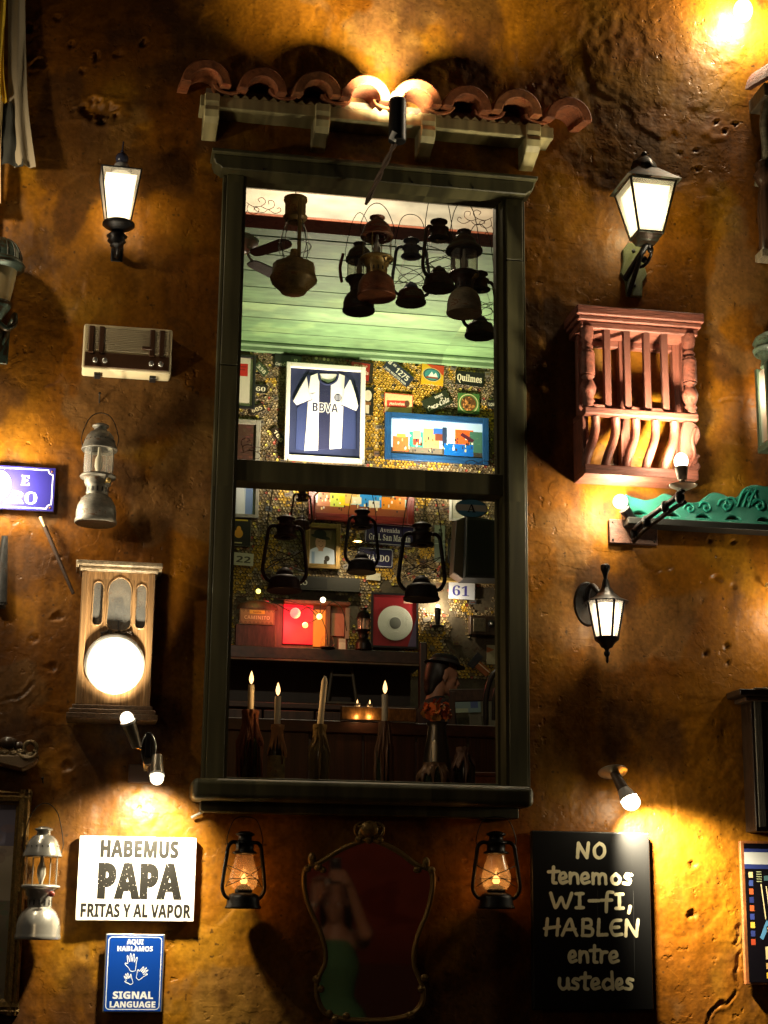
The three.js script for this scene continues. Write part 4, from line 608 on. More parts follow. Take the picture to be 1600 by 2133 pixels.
// ---------------------------------------------------------------- right edge: canopy end, turned column, green lantern, cabinet, stained glass
{
  const T = thing('tile_canopy', 'end of a second clay tile canopy on an iron scroll bracket', 'canopy', 1600, 240, 0.1), cl = mat([0.3, 0.1, 0.05], 0.8, 0, { map: tPaint, bumpMap: tGrain, bumpScale: 0.003 });
  const arc = []; for (let i = 0; i <= 16; i++) { const a = i / 16 * Math.PI; arc.push([42 * Math.cos(a), 60 + 44 * Math.sin(a)]); } for (let i = 16; i >= 0; i--) { const a = i / 16 * Math.PI; arc.push([30 * Math.cos(a), 60 + 32 * Math.sin(a)]); }
  for (const x of [16, 110]) mk('tile', ext(shapeOf(arc), 130, 2, -64).rotateX(0.25).translate(x, 0, 0), cl, T);
  mk('fascia', rbox(-14, 190, 30, 58, -60, 20, 3), wood([0.1, 0.07, 0.04]), T); mk('bracket', tube([[0, 30, 0], [-6, -10, -10], [4, -70, -30], [-4, -120, -60]], 8, 30), wood([0.12, 0.1, 0.06]), T);
}
{
  const T = thing('turned_column', 'dark varnished turned wooden column end fixed to the wall', 'column', 1600, 530, 0.03), d = wood([0.07, 0.035, 0.02], 0.25);
  mk('shaft', lathe([[14, 0], [18, 10], [16, 40], [18, 90], [14, 130], [10, 140], [16, 150], [22, 166], [14, 178], [18, 190], [10, 196]], 18), d, T); mk('plinth', rbox(-22, 22, -14, 2, -14, 22, 2), wood([0.3, 0.24, 0.16], 0.4), T);
}
{
  const T = thing('lit_lantern', 'pale green framed wall lantern glowing under a domed lid', 'lantern', 1622, 925, 0.1), gr = worn([0.2, 0.3, 0.2], 0.45);
  for (const [x, z] of [[-24, 18], [24, 18], [24, -30], [-24, -30]]) mk('corner_post', rbox(x - 5, x + 5, 0, 165, z - 5, z + 5, 2), gr, T);
  for (const [w, z] of [[24, 18], [24, -30]]) mk('pane', new THREE.PlaneGeometry(44, 150).translate(0, 82, z), M.frosted, T); for (const x of [-24, 24]) mk('pane', new THREE.PlaneGeometry(44, 150).rotateY(Math.PI / 2).translate(x, 82, -6), M.frosted, T);
  mk('floor_plate', rbox(-30, 30, -12, 2, -36, 24, 3), gr, T); mk('lid', lathe([[40, 200], [36, 190], [34, 205], [40, 214], [34, 226], [18, 236], [0, 240]], 24).translate(0, 0, -6), gr, T); mk('throat', lathe([[26, 164], [24, 180], [34, 200]], 24).translate(0, 0, -6), gr, T);
  bulbLight(T, [0, 110, -6], 14, SOFT, 0.2, 5, 1.5);
}
{
  const T = thing('wall_cabinet', 'dark wooden box cabinet with glass front and white lining', 'cabinet', 1652, 1725, 0.0, undefined, 54), d = wood([0.045, 0.025, 0.015], 0.35), wn = worn([0.5, 0.46, 0.36], 0.7), Z = 54;
  mk('back_panel', box(-66, 66, 6, 276, 0, 5), wn, T); mk('side_panel', rbox(-76, -66, 0, 270, 0, Z, 2), d, T); mk('side_panel', rbox(66, 76, 0, 270, 0, Z, 2), d, T);
  mk('top_board', rbox(-106, 106, 276, 290, 0, Z + 20, 3), d, T); mk('cornice', rbox(-90, 90, 266, 276, 0, Z + 8, 3), wood([0.14, 0.08, 0.045]), T); mk('floor_board', rbox(-76, 76, -8, 2, 0, Z, 2), d, T); mk('top_trim', rbox(-74, 100, 290, 293, 0, Z + 22, 1), wn, T);
  mk('door_stile', rbox(-70, -54, 0, 268, Z - 4, Z + 2, 2), wn, T); mk('door_stile', rbox(54, 70, 0, 268, Z - 4, Z + 2, 2), wn, T); mk('shelf', rbox(-66, 66, 88, 100, 4, Z - 6, 1), d, T); mk('glass_door', new THREE.PlaneGeometry(108, 262).translate(0, 134, Z - 1), M.glass, T);
  const U = thing('oil_lamp', 'small black wire-handled lamp standing on the cabinet shelf', 'lamp', 1610, 1628, 0.045); hurricane(U, { s: 0.34, bailH: 60 });
}
{
  const T = thing('stained_glass_panel', 'stained glass style panel with hand, pole and motto ribbon in orange frame', 'panel', 1640, 1898, 0.0, undefined, 14);
  const t = canvasTex(640, 1024, (x, w, h) => {
    x.fillStyle = '#0c0a10'; x.fillRect(0, 0, w, h); x.fillStyle = '#2a3570'; x.fillRect(0, 40, w, 150); x.fillStyle = '#b9bcc0'; x.fillRect(0, 66, w, 90);  // pale strip near the top: glare on the glass put into the print
    const q = (c, ...p) => { x.fillStyle = c; x.beginPath(); p.forEach(([a, b], i) => i ? x.lineTo(a, b) : x.moveTo(a, b)); x.closePath(); x.fill(); x.strokeStyle = '#0a080a'; x.lineWidth = 7; x.stroke(); };
    for (let k = 0; k < 9; k++) { const y = 210 + k * 62; q(['#c8b68a', '#3a4a8c', '#b8532e', '#27306a', '#c0562f', '#333f86', '#d8b048', '#2f3a7a', '#a8432a'][k], [24, y], [64, y], [64, y + 50], [24, y + 50]); }
    for (let k = 0; k < 5; k++) q('#9aa07c', [84, 205 + k * 18], [130, 205 + k * 18], [130, 219 + k * 18], [84, 219 + k * 18]); q('#3f5f6a', [140, 240], [330, 210], [420, 280], [140, 280]);
    for (const [a, b] of [[112, 0], [150, 14], [190, 4]]) q('#d6c79c', [a, 300 + b], [a + 16, 300 + b], [a + 50, 640], [a + 34, 640]);
    for (let k = 0; k < 9; k++) { const a = k / 9 * 6.283; q(k % 2 ? '#d8b048' : '#b8532e', [330 + 30 * Math.cos(a), 430 + 30 * Math.sin(a)], [330 + 130 * Math.cos(a - 0.28), 430 + 130 * Math.sin(a - 0.28)], [330 + 130 * Math.cos(a + 0.28), 430 + 130 * Math.sin(a + 0.28)]); } q('#e6d3a0', ...Array.from({ length: 14 }, (_, k) => [330 + 40 * Math.cos(k * 0.449), 430 + 40 * Math.sin(k * 0.449)]));
    q('#4f86b4', [90, 700], [150, 560], [180, 600], [120, 720]); q('#e0b48c', [150, 620], [200, 600], [236, 640], [220, 690], [216, 740], [160, 740], [156, 680]); for (let k = 0; k < 4; k++) q('#e8c09a', [160, 620 + k * 20], [214, 612 + k * 20], [220, 628 + k * 20], [166, 638 + k * 20]);
    q('#3f74b0', [240, 640], [420, 600], [560, 760], [250, 760]); q('#d9c79a', [130, 760], [560, 740], [560, 850], [130, 860]); x.fillStyle = '#221a12'; x.font = 'bold 84px serif'; x.fillText('EN', 170, 840); q('#c9a76a', [130, 880], [300, 870], [240, 940], [130, 930]); q('#e6c33a', [130, 950], [290, 930], [290, 1000], [130, 1000]); q('#2f5a8a', [300, 880], [560, 870], [560, 1000], [300, 1000]);
  });
  mk('frame_edge', rbox(-92, 92, -152, 146, 4, 14, 2), worn([0.5, 0.17, 0.045], 0.5), T); mk('printed_face', new THREE.PlaneGeometry(174, 288).translate(2, -3, 14.6), printed(t, 0.25), T); mk('batten', box(-60, 60, 60, 90, -5, 4), M.blackPaint, T);
}
// a lamp beyond the picture's edge whose light rakes over the wall, as its shadows show
{
  const T = thing('bulb_bracket', 'unseen bare bulb on a curved iron arm above the glass cabinet', 'wall lamp', 1668, 1265, 0.1); bulbLight(T, [0, 0, 0], 16, SOFT, 0.28, 20, 1.25); mk('socket', rod([2, 18, -2], [4, 46, -14], 10, 9), M.blackPaint, T); mk('arm', tube([[4, 46, -14], [6, 64, -40], [6, 60, -66]], 4), M.black, T); mk('wall_plate', tr(new THREE.CylinderGeometry(17, 19, 5, 20), 6, 60, -66, Math.PI / 2), M.black, T);
}
// ---------------------------------------------------------------- gilt mirror, hung turned towards the street
{
  const T = thing('gilt_mirror', 'small baroque mirror in thin gilt frame with shell crest under the window', 'mirror', 766, 1930, 0.07);
  const n = CAM.clone().sub(P(698, 1793, 0.09)).normalize(); T.rotation.order = 'YXZ'; T.rotation.set(-Math.asin(n.y), Math.atan2(n.x, n.z), 0);
  const C = (a, b) => [(580 + a / 4) - 766, 1930 - (1660 + b / 4)];
  const raw = [[745, 345], [640, 375], [500, 440], [340, 545], [225, 600], [212, 700], [232, 840], [290, 990], [350, 1110], [398, 1270], [400, 1390], [360, 1480], [335, 1560], [345, 1680], [400, 1790], [520, 1840], [745, 1855], [980, 1840], [1120, 1795], [1190, 1720], [1205, 1600], [1170, 1500], [1130, 1400], [1128, 1270], [1170, 1110], [1225, 980], [1262, 840], [1280, 700], [1262, 600], [1150, 560], [1000, 450], [850, 375]].map(p => C(...p));
  const line = smooth(raw, 5);
  mk('looking_glass', ext(shapeOf(line), 3, 0, 0), mat([0.78, 0.72, 0.66], 0.03, 1), T); mk('back_board', ext(shapeOf(line), 8, 0, -9), M.blackPaint, T);
  mk('frame', tube(line.map(([x, y]) => [x, y, 4]), 5, 220, 8, true), M.gold, T); mk('inner_fillet', tube(line.map(([x, y]) => [x * 0.965, (y + 8) * 0.975 - 8, 5]), 1.8, 220, 6, true), M.gold, T);
  const orn = []; const put = (a, b, r, sy = 1) => { const [x, y] = C(a, b); orn.push(ball(x, y, 6, r, sy, 0.6, 10)); };
  for (const [a, b, r, s] of [[745, 260, 22, 0.9], [690, 300, 11], [800, 300, 11], [745, 345, 10], [660, 350, 9], [830, 350, 9], [275, 520, 9, 1.6], [330, 590, 10, 0.8], [240, 600, 8], [370, 610, 7], [1220, 540, 8, 1.6], [1150, 600, 9, 0.8], [1265, 600, 8], [335, 1520, 9], [370, 1600, 8], [440, 1800, 8], [490, 1850, 10], [580, 1820, 8], [1215, 1500, 9], [1190, 1590, 8], [1100, 1810, 9]]) put(a, b, r, s);
  for (const k of [-1, 1]) { const [x, y] = C(745, 330); orn.push(tube([[x + k * 4, y, 6], [x + k * 26, y + 6, 7], [x + k * 28, y + 24, 7], [x + k * 14, y + 32, 7], [x + k * 8, y + 22, 7]], 3.4, 24)); }
  mk('carved_ornament', orn, M.gold, T);
  for (let k = -3; k <= 3; k++) { const [x, y] = C(745, 300); mk('shell_flute', tube([[x, y - 6, 8], [x + k * 4, y + 12, 12], [x + k * 8, y + 26 - Math.abs(k) * 3, 10]], 3, 12, 6), M.gold, T); }
  mk('hanger', rod([0, 120, -30], [0, 120, -8], 4), M.wire, T);
}

{ // unseen lamp out of frame, placed to light the banner and the upper wall
  const T = thing('bulb_bracket', 'unseen bare bulb on an iron arm placed to light the cloth banner', 'wall lamp', -110, 330, 0.36); bulbLight(T, [0, 0, 0], 16, SOFT, 0.55, 20, 1.25); mk('socket', rod([2, 18, -2], [4, 46, -14], 10, 9), M.blackPaint, T); mk('arm', tube([[4, 46, -14], [6, 64, -90], [6, 60, -240]], 5), M.black, T);
}

{ const T = thing('frayed_cord', 'short frayed white cord tied at the end of the window sill', 'cord', 425, 1690, 0.01); mk('cord', [tube([[18, 14, 10], [6, 4, 12], [-8, -4, 10], [-26, -14, 4]], 3, 20), tube([[18, 14, 10], [24, 20, 12], [16, 22, 12]], 2.5, 12)], mat([0.4, 0.36, 0.3], 0.9), T); }
{ const T = thing('screw_eye', 'small brass screw eye in the plaster near the cabinet lamp', 'screw eye', 1592, 1222, 0.0); mk('eye_ring', new THREE.TorusGeometry(4, 1.2, 6, 16).translate(0, 0, 16), M.brass, T); mk('shank', rod([0, 0, -4], [0, 0, 12], 1.2), M.brass, T); }

{ // unseen gooseneck lamp out of frame, placed to light radio, grey lantern and banner
  const T = thing('unseen_gooseneck_lamp', 'unseen long gooseneck wall lamp placed to light the radio and grey lantern', 'wall lamp', -190, 880, 0.62); bulbLight(T, [0, 0, 0], 16, SOFT, 0.62, 3, 1.2); mk('shade', lathe([[8, 26], [14, 22], [26, 6], [34, -4], [32, -5], [24, 6], [12, 20]], 24).rotateZ(0.5), M.black, T); mk('neck', tube([[-8, 24, 0], [-20, 60, -80], [-20, 60, -300], [-20, 0, -430]], 6, 40), M.black, T);
}

// ================================================================ the room behind the window
const ZB = -8.5, FLOOR = 1.5, YC = P(765, 735, ZB).y;
{
  const st = (n, g, m) => { const o = mk(n, g, m, scene); o.userData.kind = 'structure'; return o; };
  const pl = mat([0.16, 0.125, 0.07], 0.8, 0, { map: tPaint, bumpMap: tGrain, bumpScale: 0.006 });
  st('room_back_wall', boxUV(box(-2.6, 6.2, FLOOR, YC + 0.2, ZB - 0.2, ZB)), pl); st('room_side_wall', boxUV(box(-2.6, -2.4, FLOOR, YC + 0.2, ZB, -0.25)), pl); st('room_side_wall_001', boxUV(box(6.0, 6.2, FLOOR, YC + 0.2, ZB, -0.25)), pl);
  const fl = st('room_floor', boxUV(box(-2.6, 6.2, FLOOR - 0.2, FLOOR, ZB - 0.2, -0.25)), wood([0.08, 0.04, 0.02], 0.5)); void fl;
  st('room_roof_slab', box(-2.6, 6.2, YC + 0.05, YC + 0.2, ZB - 0.2, -0.25), mat([0.1, 0.1, 0.08], 0.9));
  // green boarded ceiling, board by board
  const tg = dataTex(512, 128, (u, v) => { const k = fbm(u * 3, v * 6, 4, 300), s = fbm(u * 30, v * 40, 3, 310), w = sstep(0.58, 0.7, fbm(u * 8, v * 4, 4, 320)); const b = 0.78 + 0.5 * (k - 0.5) + 0.2 * (s - 0.5); return [clamp(b + 0.12 * w), clamp(b + 0.08 * w), clamp(b + 0.06 * w)]; }, true); tg.repeat.set(0.35, 0.8);
  const ceil = new THREE.Group(); ceil.name = 'plank_ceiling'; ceil.userData.kind = 'structure'; scene.add(ceil);
  const greens = [[0.23, 0.43, 0.18], [0.21, 0.4, 0.17], [0.26, 0.45, 0.21]].map(c => mat(c, 0.6, 0, { map: tg, bumpMap: tWood, bumpScale: 0.001 }));
  seed = 21; for (let z = ZB, k = 0; z < -0.3; z += 0.33, k++) mk('plank', boxUV(rbox(-2.4, 6, YC + rnd(0, 0.006), YC + 0.03, z + 0.006, Math.min(z + 0.324, -0.25), 0.005)).translate(0, 0, 0), greens[k % 3], ceil);
  const cr = mk('crown_moulding', [boxUV(rbox(-2.4, 6, YC - 0.07, YC, ZB, ZB + 0.05, 0.01)), boxUV(rbox(-2.4, 6, YC - 0.035, YC, ZB + 0.05, ZB + 0.1, 0.012))], greens[2], scene); cr.userData.kind = 'structure';
  // white painted beam with red edge
  const zb = -2.5, yb = P(770, 489, zb).y, yr = P(770, 464, zb).y, bm = world('ceiling_beam', 'white planked beam with brick red lower edge across the room', 'beam'), wp = mat([0.72, 0.7, 0.6], 0.6, 0, { map: tg, bumpMap: tWood, bumpScale: 0.002 });
  mk('red_edge', boxUV(rbox(-2.4, 6, yr - 0.012, yr, zb - 0.15, zb + 0.008, 0.004)), worn([0.6, 0.17, 0.08], 0.6), bm); for (let k = 0; k < 6; k++) mk('plank', boxUV(rbox(-2.4, 6, yr + 0.003 + k * 0.13, yr + 0.128 + k * 0.13, zb - 0.14, zb, 0.004)), wp, bm);
  mk('core', box(-2.4, 6, yr + 0.78, YC, zb - 0.13, zb - 0.01), wp, bm);
}
// bottle caps pressed into the wall: too many to count
{
  const cap = lathe([[0, 0.003], [0.0085, 0.003], [0.0105, 0.0075], [0.0125, 0.007], [0.0135, 0.001]], 9).rotateX(Math.PI / 2);
  const list = [], a = P(470, 690, ZB), b = P(1075, 1420, ZB), q = new THREE.Quaternion(), e = new THREE.Euler(); seed = 31; let row = 0;
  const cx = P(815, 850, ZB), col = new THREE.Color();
  for (let y = Math.min(a.y, YC - 0.08); y > b.y; y -= 0.0243, row++) for (let x = a.x + (row % 2) * 0.0138; x < b.x; x += 0.0276) {
    const low = y < P(900, 1212, ZB).y, n = fbm(x * 1.7, y * 1.7, 4, 400), m = fbm(x * 5, y * 5, 3, 410); if (low && m < 0.5) continue; if (!low && rnd() < 0.04) continue;
    e.set(rnd(-0.18, 0.18), rnd(-0.18, 0.18), rnd(0, 6)); q.setFromEuler(e); const k = rnd(0.86, 1.08);
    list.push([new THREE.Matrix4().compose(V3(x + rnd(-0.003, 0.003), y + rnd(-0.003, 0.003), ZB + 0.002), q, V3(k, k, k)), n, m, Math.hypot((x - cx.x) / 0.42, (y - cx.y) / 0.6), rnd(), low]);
  }
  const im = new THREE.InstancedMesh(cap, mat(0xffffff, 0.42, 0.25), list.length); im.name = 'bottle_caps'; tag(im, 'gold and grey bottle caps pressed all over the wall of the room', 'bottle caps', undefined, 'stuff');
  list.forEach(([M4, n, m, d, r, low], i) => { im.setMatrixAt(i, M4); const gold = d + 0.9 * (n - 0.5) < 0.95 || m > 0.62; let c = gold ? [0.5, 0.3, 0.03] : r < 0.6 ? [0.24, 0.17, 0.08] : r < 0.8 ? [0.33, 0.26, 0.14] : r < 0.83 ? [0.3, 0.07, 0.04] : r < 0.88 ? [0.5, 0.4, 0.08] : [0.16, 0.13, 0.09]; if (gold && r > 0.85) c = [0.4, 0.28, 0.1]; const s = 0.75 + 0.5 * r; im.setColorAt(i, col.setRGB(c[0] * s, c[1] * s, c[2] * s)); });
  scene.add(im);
}
// ---------------------------------------------------------------- flat things on the back wall
function plate(name, label, cat, px, py, w, h, rot, tw, draw, { z = 0.02, thick = 2, rough = 0.45, frame, fw = 6, fm, group, metal = 0 } = {}) {
  const T = thing(name, label, cat, px, py, ZB + z, group), t = canvasTex(tw, Math.round(tw * h / w), draw), fr = frame ? fw : 0;
  mk(frame ? 'print' : 'plate', tr(new THREE.BoxGeometry(w - 2 * fr, h - 2 * fr, thick), 0, 0, 0, 0, 0, rot), printed(t, rough, { metalness: metal }), T);
  if (frame) for (const [n, x0, x1, y0, y1] of [['frame_side', -w / 2, -w / 2 + fr, -h / 2, h / 2], ['frame_side', w / 2 - fr, w / 2, -h / 2, h / 2], ['frame_rail', -w / 2 + fr, w / 2 - fr, h / 2 - fr, h / 2], ['frame_rail', -w / 2 + fr, w / 2 - fr, -h / 2, -h / 2 + fr]]) { const g = rbox(x0, x1, y0, y1, -3, 5, 1.2); if (rot) g.rotateZ(rot); mk(n, g, fm, T); }
  return T;
}
const fill = (x, w, h, c) => { x.fillStyle = c; x.fillRect(0, 0, w, h); };
const text = (x, s, cx, cy, size, color, { f = 'sans-serif', wt = 'bold', width, rot = 0, skew = 0, stroke = 0 } = {}) => { x.save(); x.font = `${wt} ${size}px ${f}`; x.textAlign = 'center'; x.textBaseline = 'middle'; x.translate(cx, cy); x.rotate(rot); if (width) x.scale(width / x.measureText(s).width, 1); if (skew) x.transform(1, 0, skew, 1, 0, 0); x.fillStyle = color; x.fillText(s, 0, 0); if (stroke) { x.lineWidth = stroke; x.strokeStyle = color; x.strokeText(s, 0, 0); } x.restore(); };
const grime = (x, w, h, n = 200, a = 0.2) => { for (let i = 0; i < n; i++) { x.fillStyle = `rgba(${rnd(40, 90)},${rnd(30, 60)},20,${rnd(0.02, a)})`; x.beginPath(); x.ellipse(rnd(0, w), rnd(0, h), rnd(1, w * 0.03), rnd(1, h * 0.03), rnd(0, 3), 0, 7); x.fill(); } };
const plateGroup = undefined;
plate('number_plate', 'slanting dark licence plate numbered 1275 on the golden caps', 'number plate', 830, 776, 64, 26, -38 * D2R, 320, (x, w, h) => { fill(x, w, h, '#1f2535'); text(x, '1275', w * 0.63, h * 0.42, h * 0.62, '#d8d4c0', { width: w * 0.52 }); text(x, 'B', w * 0.1, h * 0.3, h * 0.5, '#d8d4c0'); text(x, '48', w * 0.27, h * 0.25, h * 0.28, '#d8d4c0'); text(x, 'SAN MARTIN MZA', w * 0.5, h * 0.86, h * 0.24, '#d8d4c0', { width: w * 0.84 }); grime(x, w, h, 80); });
plate('badge_poster', 'red and yellow square poster with teal oval badge', 'poster', 901, 781, 46, 42, -0.05, 200, (x, w, h) => { fill(x, w, h, '#c9a21a'); x.fillStyle = '#b2401f'; x.beginPath(); x.moveTo(w * 0.2, 0); x.lineTo(w, 0); x.lineTo(w, h * 0.5); x.fill(); for (const [r, c] of [[0.43, '#c9b27a'], [0.39, '#1d3b3c'], [0.34, '#3d8583']]) { x.fillStyle = c; x.beginPath(); x.ellipse(w * 0.47, h * 0.5, w * r, h * r * 0.78, 0.1, 0, 7); x.fill(); } x.fillStyle = '#dfe6da'; x.beginPath(); x.moveTo(w * 0.3, h * 0.6); x.lineTo(w * 0.46, h * 0.34); x.lineTo(w * 0.55, h * 0.5); x.lineTo(w * 0.64, h * 0.36); x.lineTo(w * 0.74, h * 0.6); x.fill(); x.fillStyle = '#8a3b22'; x.fillRect(w * 0.22, h * 0.6, w * 0.52, h * 0.08); });
plate('tin_sign', 'black tin sign with white gothic lettering among the caps', 'sign', 978, 789, 58, 29, -0.06, 320, (x, w, h) => { fill(x, w, h, '#14130f'); text(x, 'Quilmes', w * 0.5, h * 0.5, h * 0.62, '#efe6c6', { f: 'serif', width: w * 0.9, stroke: 3 }); grime(x, w, h, 60); });
plate('tin_sign', 'tilted dark green tin sign with flowing white script', 'sign', 910, 838, 58, 31, 0.5, 320, (x, w, h) => { fill(x, w, h, '#1d2415'); text(x, 'Coca-Cola', w * 0.5, h * 0.66, h * 0.44, '#ddd9c4', { f: 'serif', wt: 'italic bold', width: w * 0.88, skew: -0.2 }); text(x, 'TOME', w * 0.66, h * 0.2, h * 0.22, '#ddd9c4'); text(x, '5c', w * 0.72, h * 0.4, h * 0.2, '#ddd9c4'); grime(x, w, h, 60); });
plate('round_badge', 'green tin badge with round brown picture above the blue frame', 'badge', 976, 841, 45, 42, 0, 220, (x, w, h) => { fill(x, w, h, '#3f6b32'); for (const [r, c] of [[0.48, '#c9c08a'], [0.44, '#4a7a3a'], [0.38, '#5a3a1c']]) { x.fillStyle = c; x.beginPath(); x.arc(w / 2, h / 2, h * r, 0, 7); x.fill(); } for (let i = 0; i < 60; i++) { x.fillStyle = ['#8a5a28', '#b07a3a', '#3a2412', '#c98a4a'][i % 4]; const a = rnd(0, 6.28), r = rnd(0, 0.33) * h; x.beginPath(); x.arc(w / 2 + r * Math.cos(a), h / 2 + r * Math.sin(a), rnd(3, 14), 0, 7); x.fill(); } });
plate('tin_sign', 'tan tin sign in red border with slanted red banner', 'sign', 830, 841, 60, 42, -0.03, 280, (x, w, h) => { fill(x, w, h, '#a63a20'); x.fillStyle = '#cdb07a'; x.fillRect(8, 8, w - 16, h - 16); x.save(); x.translate(w * 0.48, h * 0.52); x.rotate(-0.06); x.fillStyle = '#b23426'; x.fillRect(-w * 0.38, -h * 0.17, w * 0.68, h * 0.34); text(x, 'Helados', -w * 0.04, 0, h * 0.2, '#e6c7a0', { wt: 'italic bold' }); x.restore(); x.fillStyle = '#4a3020'; x.beginPath(); x.ellipse(w * 0.8, h * 0.46, w * 0.09, h * 0.16, 0, 0, 7); x.fill(); grime(x, w, h, 120); });
plate('photo_print', 'narrow dark photograph of a white shirt beside the jersey frame', 'photograph', 769, 836, 18, 58, 0, 100, (x, w, h) => { fill(x, w, h, '#171310'); x.fillStyle = '#d8d0bc'; x.beginPath(); x.ellipse(w * 0.35, h * 0.3, w * 0.45, h * 0.2, 0, 0, 7); x.fill(); x.fillStyle = '#7a5230'; x.fillRect(0, h * 0.52, w * 0.7, h * 0.12); x.fillStyle = '#cfc4aa'; x.fillRect(w * 0.1, h * 0.64, w * 0.4, h * 0.3); });
plate('tin_sign', 'red and white tin sign tucked behind the jersey frame', 'sign', 754, 774, 46, 42, -0.08, 220, (x, w, h) => { fill(x, w, h, '#2a1c12'); x.fillStyle = '#a3241c'; x.fillRect(0, h * 0.08, w * 0.84, h * 0.86); text(x, 'ICE COLD', w * 0.42, h * 0.24, h * 0.14, '#e8d6b0', { width: w * 0.6 }); text(x, 'Coca-Cola', w * 0.42, h * 0.55, h * 0.24, '#efe4cc', { f: 'serif', wt: 'italic bold', width: w * 0.74 }); grime(x, w, h, 60); });
plate('number_plate', 'cut dark plate with white letters beside the window frame', 'number plate', 1024, 842, 18, 18, 0, 96, (x, w, h) => { fill(x, w, h, '#1c1a16'); text(x, 'LOR', w * 0.52, h * 0.55, h * 0.5, '#d8d2b8', { width: w * 0.8 }); });
plate('framed_notice', 'white paper with red square in black frame', 'picture', 497, 795, 70, 112, 0, 240, (x, w, h) => { fill(x, w, h, '#cfc8b2'); x.fillStyle = '#b8241c'; x.fillRect(w * 0.4, h * 0.12, w * 0.42, h * 0.26); x.fillStyle = '#8a1812'; x.fillRect(w * 0.46, h * 0.17, w * 0.3, h * 0.03); x.fillRect(w * 0.46, h * 0.23, w * 0.26, h * 0.03); }, { frame: 1, fw: 6, fm: M.blackPaint });
const num = (s, px, py, w, h, rot, bg, fg, f = 'sans-serif') => plate('number_plate', `small ${{ 338: 'tilted green', 60: 'black serif', 605: 'brown upward slanting', 106: 'steeply slanting brown', 22: 'pale weathered' }[s]} plate bearing the number ${s}`, 'number plate', px, py, w, h, rot, 160, (x, W, H) => { fill(x, W, H, bg); text(x, s, W / 2, H * 0.54, H * 0.7, fg, { f, width: W * 0.76 }); grime(x, W, H, 40); });
num('338', 545, 769, 30, 16, -0.75, '#38452c', '#d6d2b4'); num('60', 543, 810, 28, 18, 0, '#1c1712', '#e6dfc4', 'serif'); num('605', 535, 852, 32, 16, 0.42, '#241a12', '#cfc09a'); num('106', 580, 908, 38, 16, -0.95, '#241a12', '#d6c9a4'); num('22', 507, 1165, 42, 26, -0.04, '#c9c2a8', '#4a463a');
plate('tin_sign', 'black tin sign with looping white script above the jersey', 'sign', 600, 753, 56, 27, -0.04, 280, (x, w, h) => { fill(x, w, h, '#1a1c16'); text(x, 'Coca-Cola', w * 0.3, h * 0.76, h * 0.34, '#e2dcc8', { f: 'serif', wt: 'italic bold', width: w * 0.54 }); x.fillStyle = '#39402f'; x.fillRect(w * 0.6, h * 0.1, w * 0.36, h * 0.5); text(x, '10', w * 0.78, h * 0.36, h * 0.26, '#cfc9b0'); });
plate('photo_print', 'brown group photograph above the jersey frame', 'photograph', 675, 752, 46, 26, -0.06, 200, (x, w, h) => { fill(x, w, h, '#4a3a22'); for (let i = 0; i < 5; i++) { x.fillStyle = ['#b8a67c', '#7a6038', '#cdbb92'][i % 3]; x.beginPath(); x.arc(w * (0.14 + i * 0.18), h * 0.36, h * 0.12, 0, 7); x.fill(); x.fillStyle = '#2a2014'; x.fillRect(w * (0.07 + i * 0.18), h * 0.5, w * 0.14, h * 0.5); } });
plate('shabby_frame', 'distressed white frame around a brown print', 'picture', 508, 922, 68, 96, 0, 160, (x, w, h) => { fill(x, w, h, '#4a3026'); for (let i = 0; i < 50; i++) { x.fillStyle = `rgba(${rnd(60, 150)},${rnd(50, 90)},60,0.3)`; x.fillRect(rnd(0, w), rnd(0, h), rnd(8, 40), rnd(4, 20)); } }, { frame: 1, fw: 10, fm: worn([0.62, 0.58, 0.46], 0.7) });
plate('shirt_print', 'white weathered frame with blue and white shirt print', 'picture', 505, 1042, 68, 74, 0, 160, (x, w, h) => { fill(x, w, h, '#c9d2dc'); x.fillStyle = '#7a93c4'; x.fillRect(w * 0.62, 0, w * 0.3, h); x.fillStyle = '#e8ecf0'; x.beginPath(); x.moveTo(w * 0.2, 0); x.lineTo(w * 0.55, 0); x.lineTo(w * 0.62, h); x.lineTo(w * 0.3, h); x.fill(); }, { frame: 1, fw: 8, fm: worn([0.66, 0.62, 0.52], 0.7) });
plate('fruit_poster', 'black poster with golden pear and yellow heading', 'poster', 503, 1108, 40, 60, 0, 180, (x, w, h) => { fill(x, w, h, '#15180f'); x.strokeStyle = '#8a8468'; x.lineWidth = 3; x.strokeRect(4, 4, w - 8, h - 8); x.fillStyle = '#cdb432'; x.fillRect(w * 0.12, h * 0.07, w * 0.7, h * 0.05); x.fillStyle = '#d8962a'; x.beginPath(); x.ellipse(w * 0.36, h * 0.56, w * 0.22, h * 0.16, 0, 0, 7); x.fill(); x.beginPath(); x.ellipse(w * 0.36, h * 0.42, w * 0.12, h * 0.12, 0, 0, 7); x.fill(); x.fillStyle = '#c9b67a'; x.fillRect(w * 0.14, h * 0.86, w * 0.4, h * 0.04); });
plate('street_sign', 'navy street sign reading Avenida in white serif letters', 'sign', 812, 1114, 104, 44, -0.03, 480, (x, w, h) => { fill(x, w, h, '#211f45'); x.strokeStyle = '#d8d4c8'; x.lineWidth = 5; x.strokeRect(10, 10, w - 20, h - 20); text(x, 'Avenida', w * 0.5, h * 0.3, h * 0.28, '#e6e2d6', { f: 'serif', width: w * 0.4 }); text(x, 'Gral. San Martín', w * 0.5, h * 0.66, h * 0.4, '#e6e2d6', { f: 'serif', width: w * 0.84 }); });
